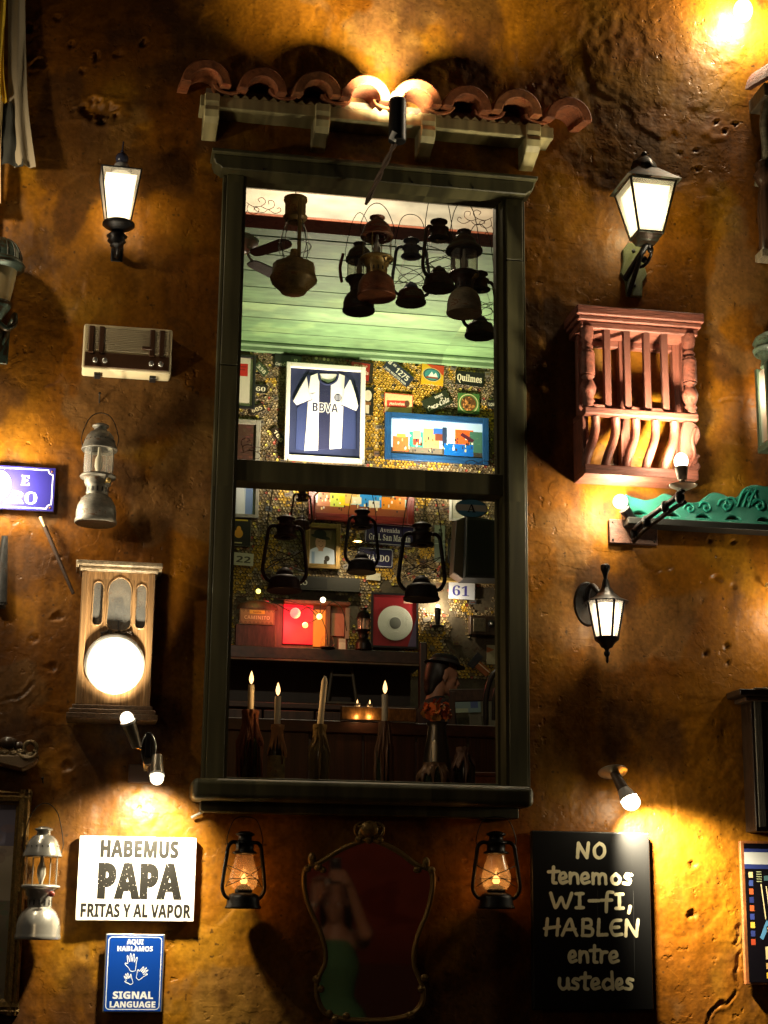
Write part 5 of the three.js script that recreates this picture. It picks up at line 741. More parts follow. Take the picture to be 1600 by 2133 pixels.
plate('street_sign', 'smaller navy street sign with notched corners below the other', 'sign', 782, 1161, 74, 40, -0.02, 360, (x, w, h) => { fill(x, w, h, '#232148'); x.strokeStyle = '#d8d4c8'; x.lineWidth = 5; x.beginPath(); x.roundRect(10, 10, w - 20, h - 20, 18); x.stroke(); text(x, 'ARALDO', w * 0.5, h * 0.54, h * 0.46, '#e6e2d6', { f: 'serif', width: w * 0.8 }); });
plate('blank_plate', 'small blank white plate with two screws', 'plate', 778, 1201, 29, 15, -0.04, 120, (x, w, h) => { fill(x, w, h, '#b9b49c'); x.fillStyle = '#3a3a30'; for (const k of [0.12, 0.84]) { x.beginPath(); x.arc(w * k, h * 0.5, 3, 0, 7); x.fill(); } });
plate('grey_poster', 'tall greyish poster with a small standing figure', 'poster', 916, 1132, 22, 76, 0, 100, (x, w, h) => { fill(x, w, h, '#6a7468'); x.fillStyle = '#8c967f'; x.fillRect(4, 4, w - 8, h * 0.4); x.fillStyle = '#3a3e36'; x.beginPath(); x.arc(w * 0.55, h * 0.14, w * 0.16, 0, 7); x.fill(); x.fillRect(w * 0.36, h * 0.2, w * 0.4, h * 0.2); x.fillStyle = '#a8b09c'; x.fillRect(0, h * 0.5, w, h * 0.02); });
plate('pale_print', 'plain white frame beside the loudspeaker', 'picture', 953, 1056, 34, 58, 0, 120, (x, w, h) => { fill(x, w, h, '#cdc8b4'); x.strokeStyle = '#8a8674'; x.strokeRect(w * 0.2, h * 0.2, w * 0.6, h * 0.6); }, { frame: 1, fw: 5, fm: mat([0.75, 0.73, 0.66], 0.5) });
plate('paper_notice', 'white paper notice in thin dark frame', 'picture', 945, 1148, 24, 50, 0, 100, (x, w, h) => { fill(x, w, h, '#cfcabc'); x.fillStyle = '#9a968a'; x.fillRect(w * 0.6, h * 0.46, w * 0.3, 3); }, { frame: 1, fw: 2, fm: M.blackPaint });
plate('number_plate', 'white house number plate with blue figures 61', 'number plate', 962, 1231, 54, 34, -0.02, 240, (x, w, h) => { fill(x, w, h, '#c6cbd6'); text(x, '61', w * 0.46, h * 0.5, h * 0.86, '#3a3a8c', { f: 'serif', width: w * 0.7 }); });
plate('torn_poster', 'cream poster with orange triangle, half torn', 'poster', 1030, 1364, 32, 40, 0, 120, (x, w, h) => { fill(x, w, h, '#b3a888'); x.fillStyle = '#b86a3a'; x.beginPath(); x.moveTo(0, h * 0.1); x.lineTo(w * 0.5, h * 0.24); x.lineTo(0, h * 0.42); x.fill(); grime(x, w, h, 60); });
plate('leaflet', 'orange slanted leaflet on the stone wall', 'leaflet', 1006, 1394, 30, 16, -0.7, 100, (x, w, h) => { fill(x, w, h, '#a85a2e'); x.fillStyle = '#e0c9a4'; x.fillRect(0, h * 0.2, w, h * 0.14); }); plate('leaflet', 'dark slanted leaflet next to the orange one', 'leaflet', 990, 1376, 34, 15, 0.9, 100, (x, w, h) => { fill(x, w, h, '#2a2e36'); });
{ // faded stickers pasted between the caps
  seed = 91; const tints = ['tan', 'brown', 'slate grey', 'cream', 'mustard', 'dark red'], marks = [['framed jersey', 677, 861], ['blue framed picture', 910, 915], ['plate numbered 1275', 830, 776], ['black gothic sign', 978, 789], ['notice in black frame', 497, 795], ['plate numbered 106', 580, 908], ['red framed picture', 753, 1036], ['gold framed portrait', 672, 1138], ['navy street signs', 800, 1130], ['loudspeaker', 998, 1140], ['plate numbered 61', 962, 1231], ['plate numbered 22', 507, 1165], ['blue shirt print', 505, 1042], ['white record', 822, 1293], ['portable radio', 1005, 1306], ['plate numbered 605', 535, 852], ['tan tin sign', 830, 841], ['grey poster', 916, 1132]], papers = [[0.35, 0.3, 0.2], [0.3, 0.16, 0.08], [0.16, 0.18, 0.2], [0.4, 0.36, 0.28], [0.28, 0.2, 0.06], [0.2, 0.07, 0.05]].map(c => worn(c, 0.6)), ink = worn([0.06, 0.05, 0.05], 0.7);
  for (const [px, py] of [[560, 735], [640, 740], [720, 745], [800, 825], [860, 745], [945, 765], [1015, 780], [1010, 900], [575, 830], [590, 870], [545, 880], [790, 890], [785, 945], [720, 968], [560, 950], [590, 960], [870, 962], [950, 970], [600, 1030], [560, 1060], [555, 1120], [575, 1165], [610, 1150], [630, 1190], [720, 1180], [875, 1110], [880, 1170], [930, 1190], [900, 1030], [930, 1060], [900, 1350], [985, 1255], [890, 1290], [950, 1340], [560, 1190], [705, 1060]]) {
    const near = marks.reduce((a, b) => Math.hypot(b[1] - px, b[2] - py) < Math.hypot(a[1] - px, a[2] - py) ? b : a), which = Math.floor(rnd(0, 6)), T = thing('faded_sticker', `faded ${tints[which]} sticker among the caps close to the ${near[0]}`, 'sticker', px, py, ZB + 0.012, 'faded stickers'), w = rnd(9, 17), h = rnd(7, 13), r = rnd(-0.5, 0.5); mk('paper', tr(new THREE.BoxGeometry(w, h, 1.2), 0, 0, 0, 0, 0, r), papers[which], T); mk('print', tr(new THREE.BoxGeometry(w * 0.7, h * 0.3, 0.4), 0, 0, 0.9, 0, 0, r), rnd() < 0.5 ? ink : papers[Math.floor(rnd(0, 6))], T);
  }
}
// colourful street pictures
const houses = (x, w, h, list, sky) => { fill(x, w, h, sky); for (const [a, b, c, d, col] of list) { x.fillStyle = col; x.fillRect(a * w, b * h, c * w, d * h); } for (let i = 0; i < 46; i++) { x.fillStyle = ['#2a2a34', '#e8e2d0', '#3a2a1c', '#f0d890'][i % 4]; x.fillRect(rnd(0.04, 0.94) * w, rnd(0.42, 0.86) * h, w * rnd(0.008, 0.02), h * rnd(0.04, 0.09)); } for (let i = 0; i < 160; i++) { x.fillStyle = `rgba(${rnd(20, 240)},${rnd(20, 220)},${rnd(20, 200)},0.16)`; x.fillRect(rnd(0, w), rnd(h * 0.3, h), rnd(2, 18), rnd(2, 10)); } };
seed = 44; plate('street_picture', 'long blue framed picture of brightly painted houses', 'picture', 910, 914, 216, 98, 0, 640, (x, w, h) => { houses(x, w, h, [[0, 0.82, 1, 0.18, '#3a3630'], [0.02, 0.5, 0.17, 0.42, '#c9693a'], [0.06, 0.42, 0.1, 0.1, '#c8a04a'], [0.2, 0.34, 0.15, 0.5, '#2f8a84'], [0.24, 0.3, 0.08, 0.24, '#d9b27a'], [0.24, 0.54, 0.09, 0.18, '#b8402c'], [0.35, 0.22, 0.18, 0.56, '#d99a62'], [0.46, 0.2, 0.1, 0.18, '#2c5aa8'], [0.48, 0.36, 0.1, 0.2, '#6a3a2a'], [0.56, 0.16, 0.05, 0.66, '#24324a'], [0.62, 0.1, 0.14, 0.56, '#bfe0cc'], [0.7, 0.2, 0.2, 0.42, '#cf5a28'], [0.86, 0.24, 0.14, 0.6, '#3f6a5a'], [0.58, 0.62, 0.32, 0.34, '#1460b8'], [0.2, 0.78, 0.36, 0.16, '#6a645a']], '#a9cbe6'); x.fillStyle = '#4a2230'; x.save(); x.translate(w * 0.78, h * 0.28); x.rotate(0.6); x.fillRect(0, 0, w * 0.16, h * 0.1); x.restore(); }, { frame: 1, fw: 13, fm: worn([0.02, 0.13, 0.38], 0.4), z: 0.04, rough: 0.3 });
plate('street_picture', 'red framed picture of yellow, blue and orange tin houses', 'picture', 753, 1036, 220, 104, 0, 640, (x, w, h) => houses(x, w, h, [[0, 0.72, 1, 0.28, '#8a4a2a'], [0.02, 0.2, 0.14, 0.6, '#c07a52'], [0.16, 0.3, 0.16, 0.5, '#b8c24a'], [0.26, 0.5, 0.12, 0.26, '#e0c020'], [0.32, 0.1, 0.2, 0.6, '#d0a85a'], [0.3, 0.08, 0.08, 0.3, '#c8562c'], [0.48, 0.3, 0.24, 0.46, '#2f86c8'], [0.4, 0.5, 0.1, 0.2, '#d6cfae'], [0.58, 0.58, 0.12, 0.2, '#dcd6c4'], [0.72, 0.46, 0.26, 0.34, '#d8851c'], [0.72, 0.2, 0.12, 0.26, '#3a342a'], [0.86, 0.2, 0.14, 0.3, '#c9691c']], '#a8d0c8'), { frame: 1, fw: 15, fm: worn([0.5, 0.05, 0.03], 0.4), z: 0.04, rough: 0.3 });
plate('portrait', 'gold framed portrait of a smiling man in dark hat and pale blue shirt', 'picture', 672, 1138, 74, 94, 0, 300, (x, w, h) => { fill(x, w, h, '#6a5c3e'); x.fillStyle = '#c8d2e2'; x.beginPath(); x.moveTo(0, h); x.lineTo(w * 0.02, h * 0.62); x.quadraticCurveTo(w * 0.4, h * 0.42, w * 0.95, h * 0.6); x.lineTo(w, h); x.fill(); x.fillStyle = '#8fa6c8'; x.fillRect(w * 0.08, h * 0.66, w * 0.12, h * 0.34); x.fillStyle = '#d2a286'; x.beginPath(); x.ellipse(w * 0.42, h * 0.4, w * 0.2, h * 0.2, 0, 0, 7); x.fill(); x.fillRect(w * 0.34, h * 0.52, w * 0.18, h * 0.12); x.fillStyle = '#20261c'; x.beginPath(); x.ellipse(w * 0.42, h * 0.24, w * 0.38, h * 0.06, 0.16, 0, 7); x.fill(); x.beginPath(); x.ellipse(w * 0.4, h * 0.15, w * 0.24, h * 0.12, 0.1, 0, 7); x.fill(); x.fillStyle = '#4a2a20'; for (const k of [0.36, 0.5]) { x.beginPath(); x.arc(w * k, h * 0.37, 4, 0, 7); x.fill(); } x.strokeStyle = '#7a3428'; x.lineWidth = 4; x.beginPath(); x.arc(w * 0.43, h * 0.45, w * 0.08, 0.2, 2.8); x.stroke(); x.fillStyle = '#3a342c'; x.beginPath(); x.arc(w * 0.68, h * 0.84, w * 0.1, 0, 7); x.fill(); x.fillRect(w * 0.56, h * 0.88, w * 0.12, h * 0.12); }, { frame: 1, fw: 10, fm: M.gold, z: 0.04, rough: 0.3 });
// framed record
{
  const T = thing('framed_record', 'white vinyl record on a red sleeve in a dark frame', 'framed record', 822, 1293, ZB + 0.05);
  const t = canvasTex(256, 300, (x, w, h) => { fill(x, w, h, '#8c1a22'); for (let i = 0; i < 70; i++) { x.fillStyle = `rgba(${rnd(60, 190)},${rnd(10, 50)},40,0.2)`; x.fillRect(rnd(0, w), rnd(0, h), rnd(1, 5), rnd(20, 120)); } x.fillStyle = '#c8a48c'; x.fillRect(w * 0.7, h * 0.1, w * 0.2, h * 0.05); x.fillStyle = '#6a5a7a'; x.beginPath(); x.moveTo(w, h * 0.4); x.lineTo(w * 0.8, h); x.lineTo(w, h); x.fill(); });
  mk('sleeve', box(-46, 46, -53, 53, -1, 1), printed(t, 0.4), T); mk('record', lathe([[0, 1.6], [36, 1.6], [36, 0]], 40).rotateX(Math.PI / 2).translate(1, -5, 1), mat([0.72, 0.75, 0.66], 0.28), T); const gr = []; for (let r = 16; r < 35; r += 3) gr.push(new THREE.TorusGeometry(r, 0.25, 4, 40).translate(1, -5, 2.7)); mk('grooves', gr, mat([0.6, 0.63, 0.55], 0.3), T); mk('record_label', lathe([[0, 2.6], [12, 2.6], [12, 1]], 24).rotateX(Math.PI / 2).translate(1, -5, 0.6), mat([0.16, 0.17, 0.15], 0.5), T);
  for (const [n, ...b] of [['frame_side', -49, -45, -57, 57, -3, 4], ['frame_side', 45, 49, -57, 57, -3, 4], ['frame_rail', -45, 45, 53, 57, -3, 4], ['frame_rail', -45, 45, -57, -53, -3, 4]]) mk(n, box(...b), M.blackPaint, T);
}
// framed football shirt
{
  const T = thing('framed_jersey', 'white framed football shirt with navy and white stripes on navy mount', 'framed shirt', 677, 861, ZB + 0.05), fr = mat([0.74, 0.72, 0.64], 0.45), navy = mat([0.012, 0.02, 0.07], 0.9);
  const C = (a, b) => [480 + a / 5.333 - 677, 861 - (700 + (b - (a - 1050) * 0.085) / 5.333)];
  mk('mount_board', box(-76, 76, -94, 94, -3, -1), navy, T);
  for (const [n, ...b] of [['frame_side', -83, -74, -101, 101, -4, 8], ['frame_side', 74, 83, -101, 101, -4, 8], ['frame_rail', -74, 74, 91, 101, -4, 8], ['frame_rail', -74, 74, -101, -91, -4, 8]]) mk(n, rbox(...b, 1.5), fr, T);
  const body = [[880, 440], [965, 408], [990, 500], [1075, 535], [1160, 505], [1185, 418], [1262, 445], [1255, 640], [1250, 900], [1240, 1250], [1030, 1262], [830, 1268], [845, 1000], [860, 640]].map(p => C(...p));
  const bt = canvasTex(420, 860, (x, w, h) => {
    fill(x, w, h, '#eceae4'); x.fillStyle = '#141a3e'; x.fillRect(w * 0.345, 0, w * 0.3, h); for (let i = 0; i < 60; i++) { x.fillStyle = `rgba(90,100,130,${rnd(0.03, 0.1)})`; x.beginPath(); x.ellipse(rnd(0, w), rnd(0, h), rnd(20, 90), rnd(1, 4), rnd(-0.3, 0.3), 0, 7); x.fill(); }
    x.save(); x.font = 'bold 130px sans-serif'; x.textAlign = 'center'; x.translate(w * 0.5, h * 0.5); x.scale(0.86, 1); x.lineWidth = 14; x.strokeStyle = '#eceae4'; x.strokeText('BBVA', 0, 0); x.fillStyle = '#141a3e'; x.fillText('BBVA', 0, 0); x.restore();
    x.fillStyle = '#141a3e'; x.beginPath(); x.arc(w * 0.83, h * 0.31, 42, 0, 7); x.fill(); x.fillStyle = '#c9c9d2'; for (let k = -2; k <= 2; k++) x.fillRect(w * 0.83 + k * 15 - 4, h * 0.31 - 30, 7, 60); x.fillStyle = '#8c8c96'; x.beginPath(); x.moveTo(w * 0.08, h * 0.28); x.lineTo(w * 0.26, h * 0.26); x.lineTo(w * 0.18, h * 0.29); x.fill();
  });
  mk('shirt_body', planarUV(ext(shapeOf(body), 4, 1, -1)), printed(bt, 0.85), T);
  const cl = mat([0.78, 0.77, 0.74], 0.85); const L = [[840, 440], [770, 560], [695, 715], [738, 768], [902, 706], [862, 610], [880, 450]].map(p => C(...p)), R = [[1262, 450], [1330, 500], [1380, 640], [1418, 790], [1392, 848], [1222, 770], [1252, 640]].map(p => C(...p));
  for (const s of [L, R]) { const sl = mk('sleeve', ext(shapeOf(s), 4, 1, 0.5), cl, T); const [a, b] = s === L ? [s[3], s[4]] : [s[4], s[5]]; mk('cuff', rod([...a, 3], [...b, 3], 1.4), navy, sl); const [c, d, e2] = s === L ? [C(835, 440), C(880, 445), C(862, 600)] : [C(1262, 450), C(1318, 492), C(1252, 610)]; mk('shoulder_stripe', ext(shapeOf([c, d, e2]), 1, 0, 4.6), navy, sl); }
  mk('collar', tube([C(968, 410), C(985, 490), C(1040, 535), C(1110, 535), C(1168, 495), C(1188, 425)].map(p => [...p, 3]), 2.4, 30), navy, T); mk('inner_collar', ext(shapeOf([C(985, 415), C(1180, 425), C(1150, 490), C(1075, 520), C(1000, 480)]), 1, 0, 0), cl, T);
  for (const [a, b] of [[700, 640], [1400, 640]].slice(0, 0)) void a; mk('side_stripe', ext(shapeOf([C(855, 720), C(848, 1000), C(832, 1262), C(735, 1250), C(740, 790)]), 2, 0, -1.5), mat([0.02, 0.035, 0.13], 0.85), T); mk('side_stripe', ext(shapeOf([C(1254, 760), C(1252, 1000), C(1242, 1250), C(1400, 1262), C(1395, 860)]), 2, 0, -1.5), mat([0.02, 0.035, 0.13], 0.85), T);
}
// loudspeaker, spot fixture, portable radio, ledge
{
  const T = thing('loudspeaker', 'black wall loudspeaker tilted above the yellow ledge', 'loudspeaker', 998, 1140, ZB + 0.3);
  mk('cabinet', ext(shapeOf([[-26, 66], [46, 58], [48, -62], [-30, -64]]), 60, 2, -60), mat([0.012, 0.012, 0.012], 0.6), T); mk('side_panel', ext(shapeOf([[-44, 58], [-26, 66], [-30, -64], [-50, -52]]), 40, 1, -56), wood([0.09, 0.05, 0.03]), T); mk('grille', box(-24, 44, -58, 56, 0, 1), mat([0.006, 0.006, 0.006], 0.9), T); mk('wall_mount', rod([0, 0, -76], [0, 0, -60], 6), M.black, T);
  const L = thing('wall_ledge', 'thin yellow wooden ledge running along the cap covered wall', 'ledge', 980, 1212, ZB); mk('ledge', rbox(-66, 66, -4, 4, 0, 14, 1), worn([0.45, 0.3, 0.06]), L);
  const S = thing('wall_spotlight', 'black upward spotlight on the wall above a round base', 'spotlight', 912, 1290, ZB + 0.12); mk('housing', lathe([[0, -14], [4, -14], [6, 0], [7, 22], [5, 24], [0, 22]], 16), M.blackPaint, S); mk('base_disc', lathe([[0, -16], [13, -16], [12, -13], [0, -13]], 20), M.black, S); mk('arm', rod([0, -12, 0], [0, -14, -32], 2.5), M.black, S); bulbLight(S, [0, 27, 0], 4.5, SOFT, 0.9, 10, 1);
  const Rr = thing('portable_radio', 'small brown portable radio with round dial on the stone wall', 'radio', 1005, 1306, ZB + 0.02); mk('case', rbox(-30, 30, -20, 20, 0, 20, 2), wood([0.1, 0.055, 0.03]), Rr); mk('speaker_panel', rbox(-24, 2, -14, 14, 20, 22, 1), worn([0.3, 0.24, 0.14]), Rr); mk('dial', lathe([[0, 0], [8, 0], [8, 2], [3, 3], [0, 3]], 18).rotateX(Math.PI / 2).translate(14, 3, 20), M.blackPaint, Rr); mk('dial_knob', ball(14, 3, 23, 3), M.chrome, Rr);
}
// unseen lamps hidden by the meeting rail, placed to light jersey and pictures
for (const [px, what] of [[668, 'jersey'], [906, 'blue picture']]) {
  const T = thing('unseen_picture_lamp', `unseen upturned reflector lamp on the wall just under the ${what}`, 'picture lamp', px, 1002, ZB + 0.4); mk('reflector', lathe([[4, -10], [5, 0], [11, 8], [12, 8], [6, -2], [4, -12]], 20), M.brass, T); mk('arm', tube([[0, -10, 0], [0, -14, -30], [0, -8, -100]], 2, 20), M.brass, T);
  const c = lin(1, 0.86, 0.62); mk('bulb', ball(0, 6, 0, 6), glow(c, 8), T); const p = local(T, 0, 9, 0), s = new THREE.SpotLight(c, 9, 0, 1.25, 0.7, 2); s.position.copy(p); s.target.position.set(p.x, p.y + 2, p.z + 0.35); s.castShadow = true; s.shadow.radius = 2; scene.add(s, s.target); pointLight(p, c, 3.2, 0.03);
}
{ const T = thing('unseen_picture_lamp', 'unseen small brass lamp on the wall placed to light the gold framed portrait', 'picture lamp', 745, 1122, ZB + 0.3); mk('reflector', lathe([[3, 8], [4, 0], [9, -6], [10, -6], [5, 2], [3, 9]], 18), M.brass, T); mk('arm', tube([[0, 8, 0], [0, 14, -30], [0, 10, -76]], 2, 20), M.brass, T); bulbLight(T, [0, -3, 0], 5, lin(1, 0.84, 0.56), 0.8, 8, 1); }  // unseen lamp behind a hanging lantern, placed to light the portrait
// unseen ceiling lamp above the window's head, placed to light the beam
{
  const p = P(765, 300, -1.75), T = world('unseen_ceiling_lamp', 'unseen brass ceiling lamp with bare bulb placed to light the white beam', 'ceiling lamp'); T.position.copy(p); mk('bulb', ball(0, 0, 0, 0.04, 1.2), glow(SOFT, 12), T); mk('holder', rod([0, 0.045, 0], [0, 0.11, 0], 0.024), M.brass, T); mk('stem', rod([0, 0.11, 0], [0, YC - p.y - 0.001, 0], 0.008), M.brass, T); pointLight(p, SOFT, 6.5, 0.04);
}
// ceiling fan
{
  const T = thing('ceiling_fan', 'ceiling fan with white bowl and brown blades behind the pane', 'ceiling fan', 500, 512, -5); const wh = mat([0.75, 0.74, 0.68], 0.35);
  mk('motor', lathe([[0, -14], [22, -10], [38, 2], [40, 10], [30, 18], [10, 26], [6, 30]], 28), wh, T); for (let k = 0; k < 4; k++) mk('blade', ext(shapeOf(smooth([[34, -10], [80, -16], [130, -14], [138, 0], [130, 14], [80, 14], [34, 8]], 4)), 3, 0.6).rotateX(Math.PI / 2 - 0.2).translate(0, -22, 0).rotateY(0.75 + k * Math.PI / 2), wood([0.14, 0.08, 0.05]), T); mk('blade_iron', [0, 1, 2, 3].map(k => rod([20, -6, 0], [42, -22, 0], 3).rotateY(0.75 + k * Math.PI / 2)), wh, T);
  mk('down_rod', rod([0, 28, 0], [0, (YC - T.position.y) / T.scale.y, 0], 4), wh, T);
}
// ---------------------------------------------------------------- lanterns hanging inside the panes
function hang(T, top, to = 60) { mk('hanging_wire', rod([0, top, 0], [0, top + to, 0], 0.9), M.wire, T); }
const darkIron = iron([0.09, 0.075, 0.055], 0.5, { metalness: 0.2 });
{
  let T = thing('hanging_lantern', 'brass lantern with pear glass and flat strap hanging behind the pane', 'lantern', 611, 610, -0.16), b = mat([0.5, 0.32, 0.09], 0.45, 0.3, { map: tPaint, bumpMap: tGrain, bumpScale: 0.0008 });
  mk('fuel_tank', lathe([[0, 0], [26, 0], [30, 6], [48, 22], [50, 30], [46, 38], [44, 58], [26, 64]], 12), b, T); mk('glass_globe', lathe([[24, 66], [32, 84], [34, 100], [28, 122], [18, 146], [16, 156]]), M.glass, T); mk('chimney', lathe([[16, 148], [24, 156], [26, 160], [22, 164], [22, 190], [25, 194], [25, 200], [18, 203]]), b, T); mk('strap', rbox(2, 10, 64, 188, 28, 34, 1.5), b, T); mk('burner', lathe([[20, 62], [20, 70], [10, 78], [8, 90]]), b, T);
  mk('guard_wire', [new THREE.TorusGeometry(35, 0.9, 5, 28).rotateX(Math.PI / 2).translate(0, 98, 0), ...[0, 1, 2, 3].map(k => tube([[24, 62, 0], [35, 84, 0], [36, 104, 0], [26, 140, 0], [20, 152, 0]], 0.8, 18, 5).rotateY(k * Math.PI / 2 + 0.6))], M.wire, T); hang(T, 200, 40);
  T = thing('hanging_lantern', 'dark pressure lantern with red side arm partly behind the copper one', 'lantern', 747, 650, -0.24); petromax(T, { s: 0.68, rw: 1.1, tank: darkIron, hood: darkIron, ring: darkIron, glass: M.dusty, bailH: 110 }); mk('side_arm', tube([[-36, 60, 0], [-40, 90, 0], [-34, 120, 0]], 3.4, 16), worn([0.4, 0.06, 0.04]), T);
  T = thing('hanging_lantern', 'copper tanked pressure lantern with clear glass hanging by a wire', 'lantern', 784, 620, -0.14); petromax(T, { s: 0.8, rw: 1.12, tank: M.copper, hood: mat([0.3, 0.13, 0.07], 0.45, 0.3, { map: tRust }), ring: M.brass, glass: M.glass, bailH: 50 }); hang(T, 225, 30);
  T = thing('hanging_lantern', 'white chimneyed small lantern with blue side arms', 'lantern', 856, 632, -0.42); const wb = worn([0.5, 0.46, 0.4]); hurricane(T, { s: 0.84, frame: worn([0.16, 0.24, 0.42]), tank: iron([0.16, 0.15, 0.1]), bailH: 60 }); void wb;
  T = thing('hanging_lantern', 'dark hurricane lantern with thick bent tubes beside the hooded one', 'lantern', 914, 602, -0.26); hurricane(T, { s: 0.9, frame: darkIron, bailH: 60, turn: 0.5 });
  T = thing('hanging_lantern', 'hooded pressure lantern with wide black brim and cream tank', 'lantern', 967, 655, -0.15); petromax(T, { s: 0.83, rw: 0.98, tank: worn([0.6, 0.5, 0.32]), hood: darkIron, ring: darkIron, glass: M.dusty, bailH: 90, wide: 1.22 }); hang(T, 250, 40);
  T = thing('hanging_lantern', 'greenish hurricane lantern hanging lowest beside the frame', 'lantern', 1000, 701, -0.24); hurricane(T, { s: 0.84, frame: iron([0.05, 0.06, 0.035], 0.5), bailH: 120, turn: 0.2 });
  T = thing('hanging_lantern', 'large dark red hurricane lantern hanging in the lower pane', 'lantern', 592, 1232, -0.2); hurricane(T, { s: 0.98, frame: iron([0.045, 0.012, 0.01], 0.5), bailH: 90, turn: 0.1 }); hang(T, 245, 40);
  T = thing('hanging_lantern', 'black hurricane lantern hanging in the middle of the lower pane', 'lantern', 753, 1193, -0.2); hurricane(T, { s: 0.82, frame: iron([0.014, 0.012, 0.012], 0.5), bailH: 60, turn: 0.35 }); hang(T, 180, 60);
  T = thing('hanging_lantern', 'tall black hurricane lantern hanging before the red record', 'lantern', 878, 1250, -0.2); hurricane(T, { s: 1.0, frame: iron([0.014, 0.012, 0.012], 0.5), bailH: 80, turn: -0.1 }); hang(T, 240, 40);
  T = thing('hanging_lantern', 'little dark lantern hanging deeper in the room near the red picture', 'lantern', 628, 1100, -0.6); hurricane(T, { s: 0.5, frame: darkIron, bailH: 60, turn: 0.3 });
}
// oval country badge stuck on the pane
{
  const t = canvasTex(330, 190, (x, w, h) => { fill(x, w, h, '#5b9bbd'); x.fillStyle = '#d6d3c4'; x.fillRect(0, h * 0.3, w, h * 0.36); text(x, 'A', w / 2, h * 0.52, h * 0.62, '#10181c', { f: 'serif' }); });
  const T = thing('oval_sticker', 'oval light blue and white sticker with a black letter A', 'sticker', 982, 1059, -0.054), e = []; for (let i = 0; i < 40; i++) e.push([33 * Math.cos(i * Math.PI / 20), 18.5 * Math.sin(i * Math.PI / 20)]);
  mk('print', planarUV(ext(shapeOf(e), 1.6, 0, 0)), printed(t, 0.4), T); mk('rim', tube(e.map(([a, b]) => [a, b, 1]), 1, 60, 5, true), M.blackPaint, T);
}

// ---------------------------------------------------------------- candles in bottles along the sill
function candleBottle(px, label, { z = -0.2, base = 1642, bw = 18, neck = 1510, cTop = 1450, cr = 6.5, lit = true, tilt = 0, glassC = [0.1, 0.16, 0.08], waxC = [0.42, 0.2, 0.07], waxTo = 0.5, tagC = null, waxW = 1.15 }) {
  const T = thing('candle_bottle', label, 'candle', px, base, z, 'candles in bottles'); T.position.y = O.y0 - 0.008; const H = (P(px, neck, z).y - T.position.y) / T.scale.y, C = (P(px, cTop, z).y - T.position.y) / T.scale.y, sh = H * 0.58;
  mk('bottle', lathe([[0, 0], [bw * 0.94, 0], [bw, 3], [bw, sh], [bw * 0.86, sh + 8], [bw * 0.48, sh + 22], [bw * 0.4, sh + 30], [bw * 0.4, H - 5], [bw * 0.5, H - 4], [bw * 0.5, H]], 24), phys(glassC, { roughness: 0.06, transmission: 0.8, thickness: 0, ior: 1.5 }), T);
  if (tagC) mk('label', lathe([[bw * 1.03, 6], [bw * 1.03, sh - 8]], 24), tagC, T);
  // wax that ran down: an uneven sleeve with runnels
  const n = 44, m = 26, pos = [], idx = [], s0 = Math.floor(px); for (let i = 0; i <= m; i++) for (let j = 0; j <= n; j++) { const a = j / n * Math.PI * 2, reach = (0.16 + waxTo * noise(Math.cos(a) * 6 + 9, Math.sin(a) * 6 + 9, s0) ** 3 * 2.4) * H, y = H + 3 - (i / m) * reach; const rb = y > H - 6 ? bw * 0.55 : y > sh + 30 ? bw * 0.48 : y > sh ? bw * (0.48 + 0.55 * sstep(sh + 30, sh, y)) : bw * 1.03; const lump = bw * (0.03 + 0.24 * noise(Math.cos(a) * 5 + 8, Math.sin(a) * 5 + y * 0.03, s0 + 3)) * waxW * (i === m ? 0.02 : 1); pos.push((rb + lump) * Math.cos(a), y, (rb + lump) * Math.sin(a)); }
  for (let i = 0; i < m; i++) for (let j = 0; j < n; j++) { const a = i * (n + 1) + j; idx.push(a, a + 1, a + n + 1, a + 1, a + n + 2, a + n + 1); } const g = new THREE.BufferGeometry(); g.setAttribute('position', new THREE.BufferAttribute(new Float32Array(pos), 3)); g.setIndex(idx); g.computeVertexNormals(); mk('melted_wax', g, phys(waxC, { roughness: 0.5, bumpMap: tGrain, bumpScale: 0.001 }), T);
  mk('candle', lathe(lit ? [[0, H - 8], [cr, H - 8], [cr, C], [cr * 0.6, C - 2], [0, C - 3]] : [[0, H - 8], [cr, H - 8], [cr, C - 12], [cr * 0.8, C - 5], [cr * 0.35, C], [0, C + 1]], 14).rotateZ(tilt).translate(Math.sin(tilt) * H, 0, 0), M.wax, T);
  if (lit) { const f = C; mk('wick', rod([0, C - 3, 0], [0, C + 4, 0], 0.6), M.blackPaint, T); mk('flame', lathe([[0, f + 1], [3.2, f + 5], [4.8, f + 11], [4, f + 18], [1.6, f + 26], [0, f + 30]], 12), glow(FLAME, 26), T); pointLight(local(T, 0, f + 12, 0), FLAME, 0.026, 0.006); }
}
seed = 61;
candleBottle(517, 'burning candle in a broad dark bottle shaggy with wax by the frame', { bw: 24, neck: 1482, cTop: 1426, z: -0.26, waxC: [0.16, 0.05, 0.02], waxTo: 0.7 });
candleBottle(574, 'burning candle in a bottle wearing a yellowish paper label', { bw: 18, neck: 1512, cTop: 1450, tagC: worn([0.45, 0.34, 0.1], 0.6), waxTo: 0.3, glassC: [0.06, 0.05, 0.02] });
candleBottle(664, 'unlit tilted white candle in a wax covered bottle', { bw: 20, neck: 1512, cTop: 1408, lit: false, tilt: -0.08, waxC: [0.22, 0.15, 0.05], waxTo: 0.55, glassC: [0.3, 0.26, 0.12] });
candleBottle(800, 'burning candle on a column of brown wax beside the middle', { bw: 17, neck: 1506, cTop: 1446, waxC: [0.17, 0.075, 0.03], waxTo: 0.9, waxW: 1.5 });
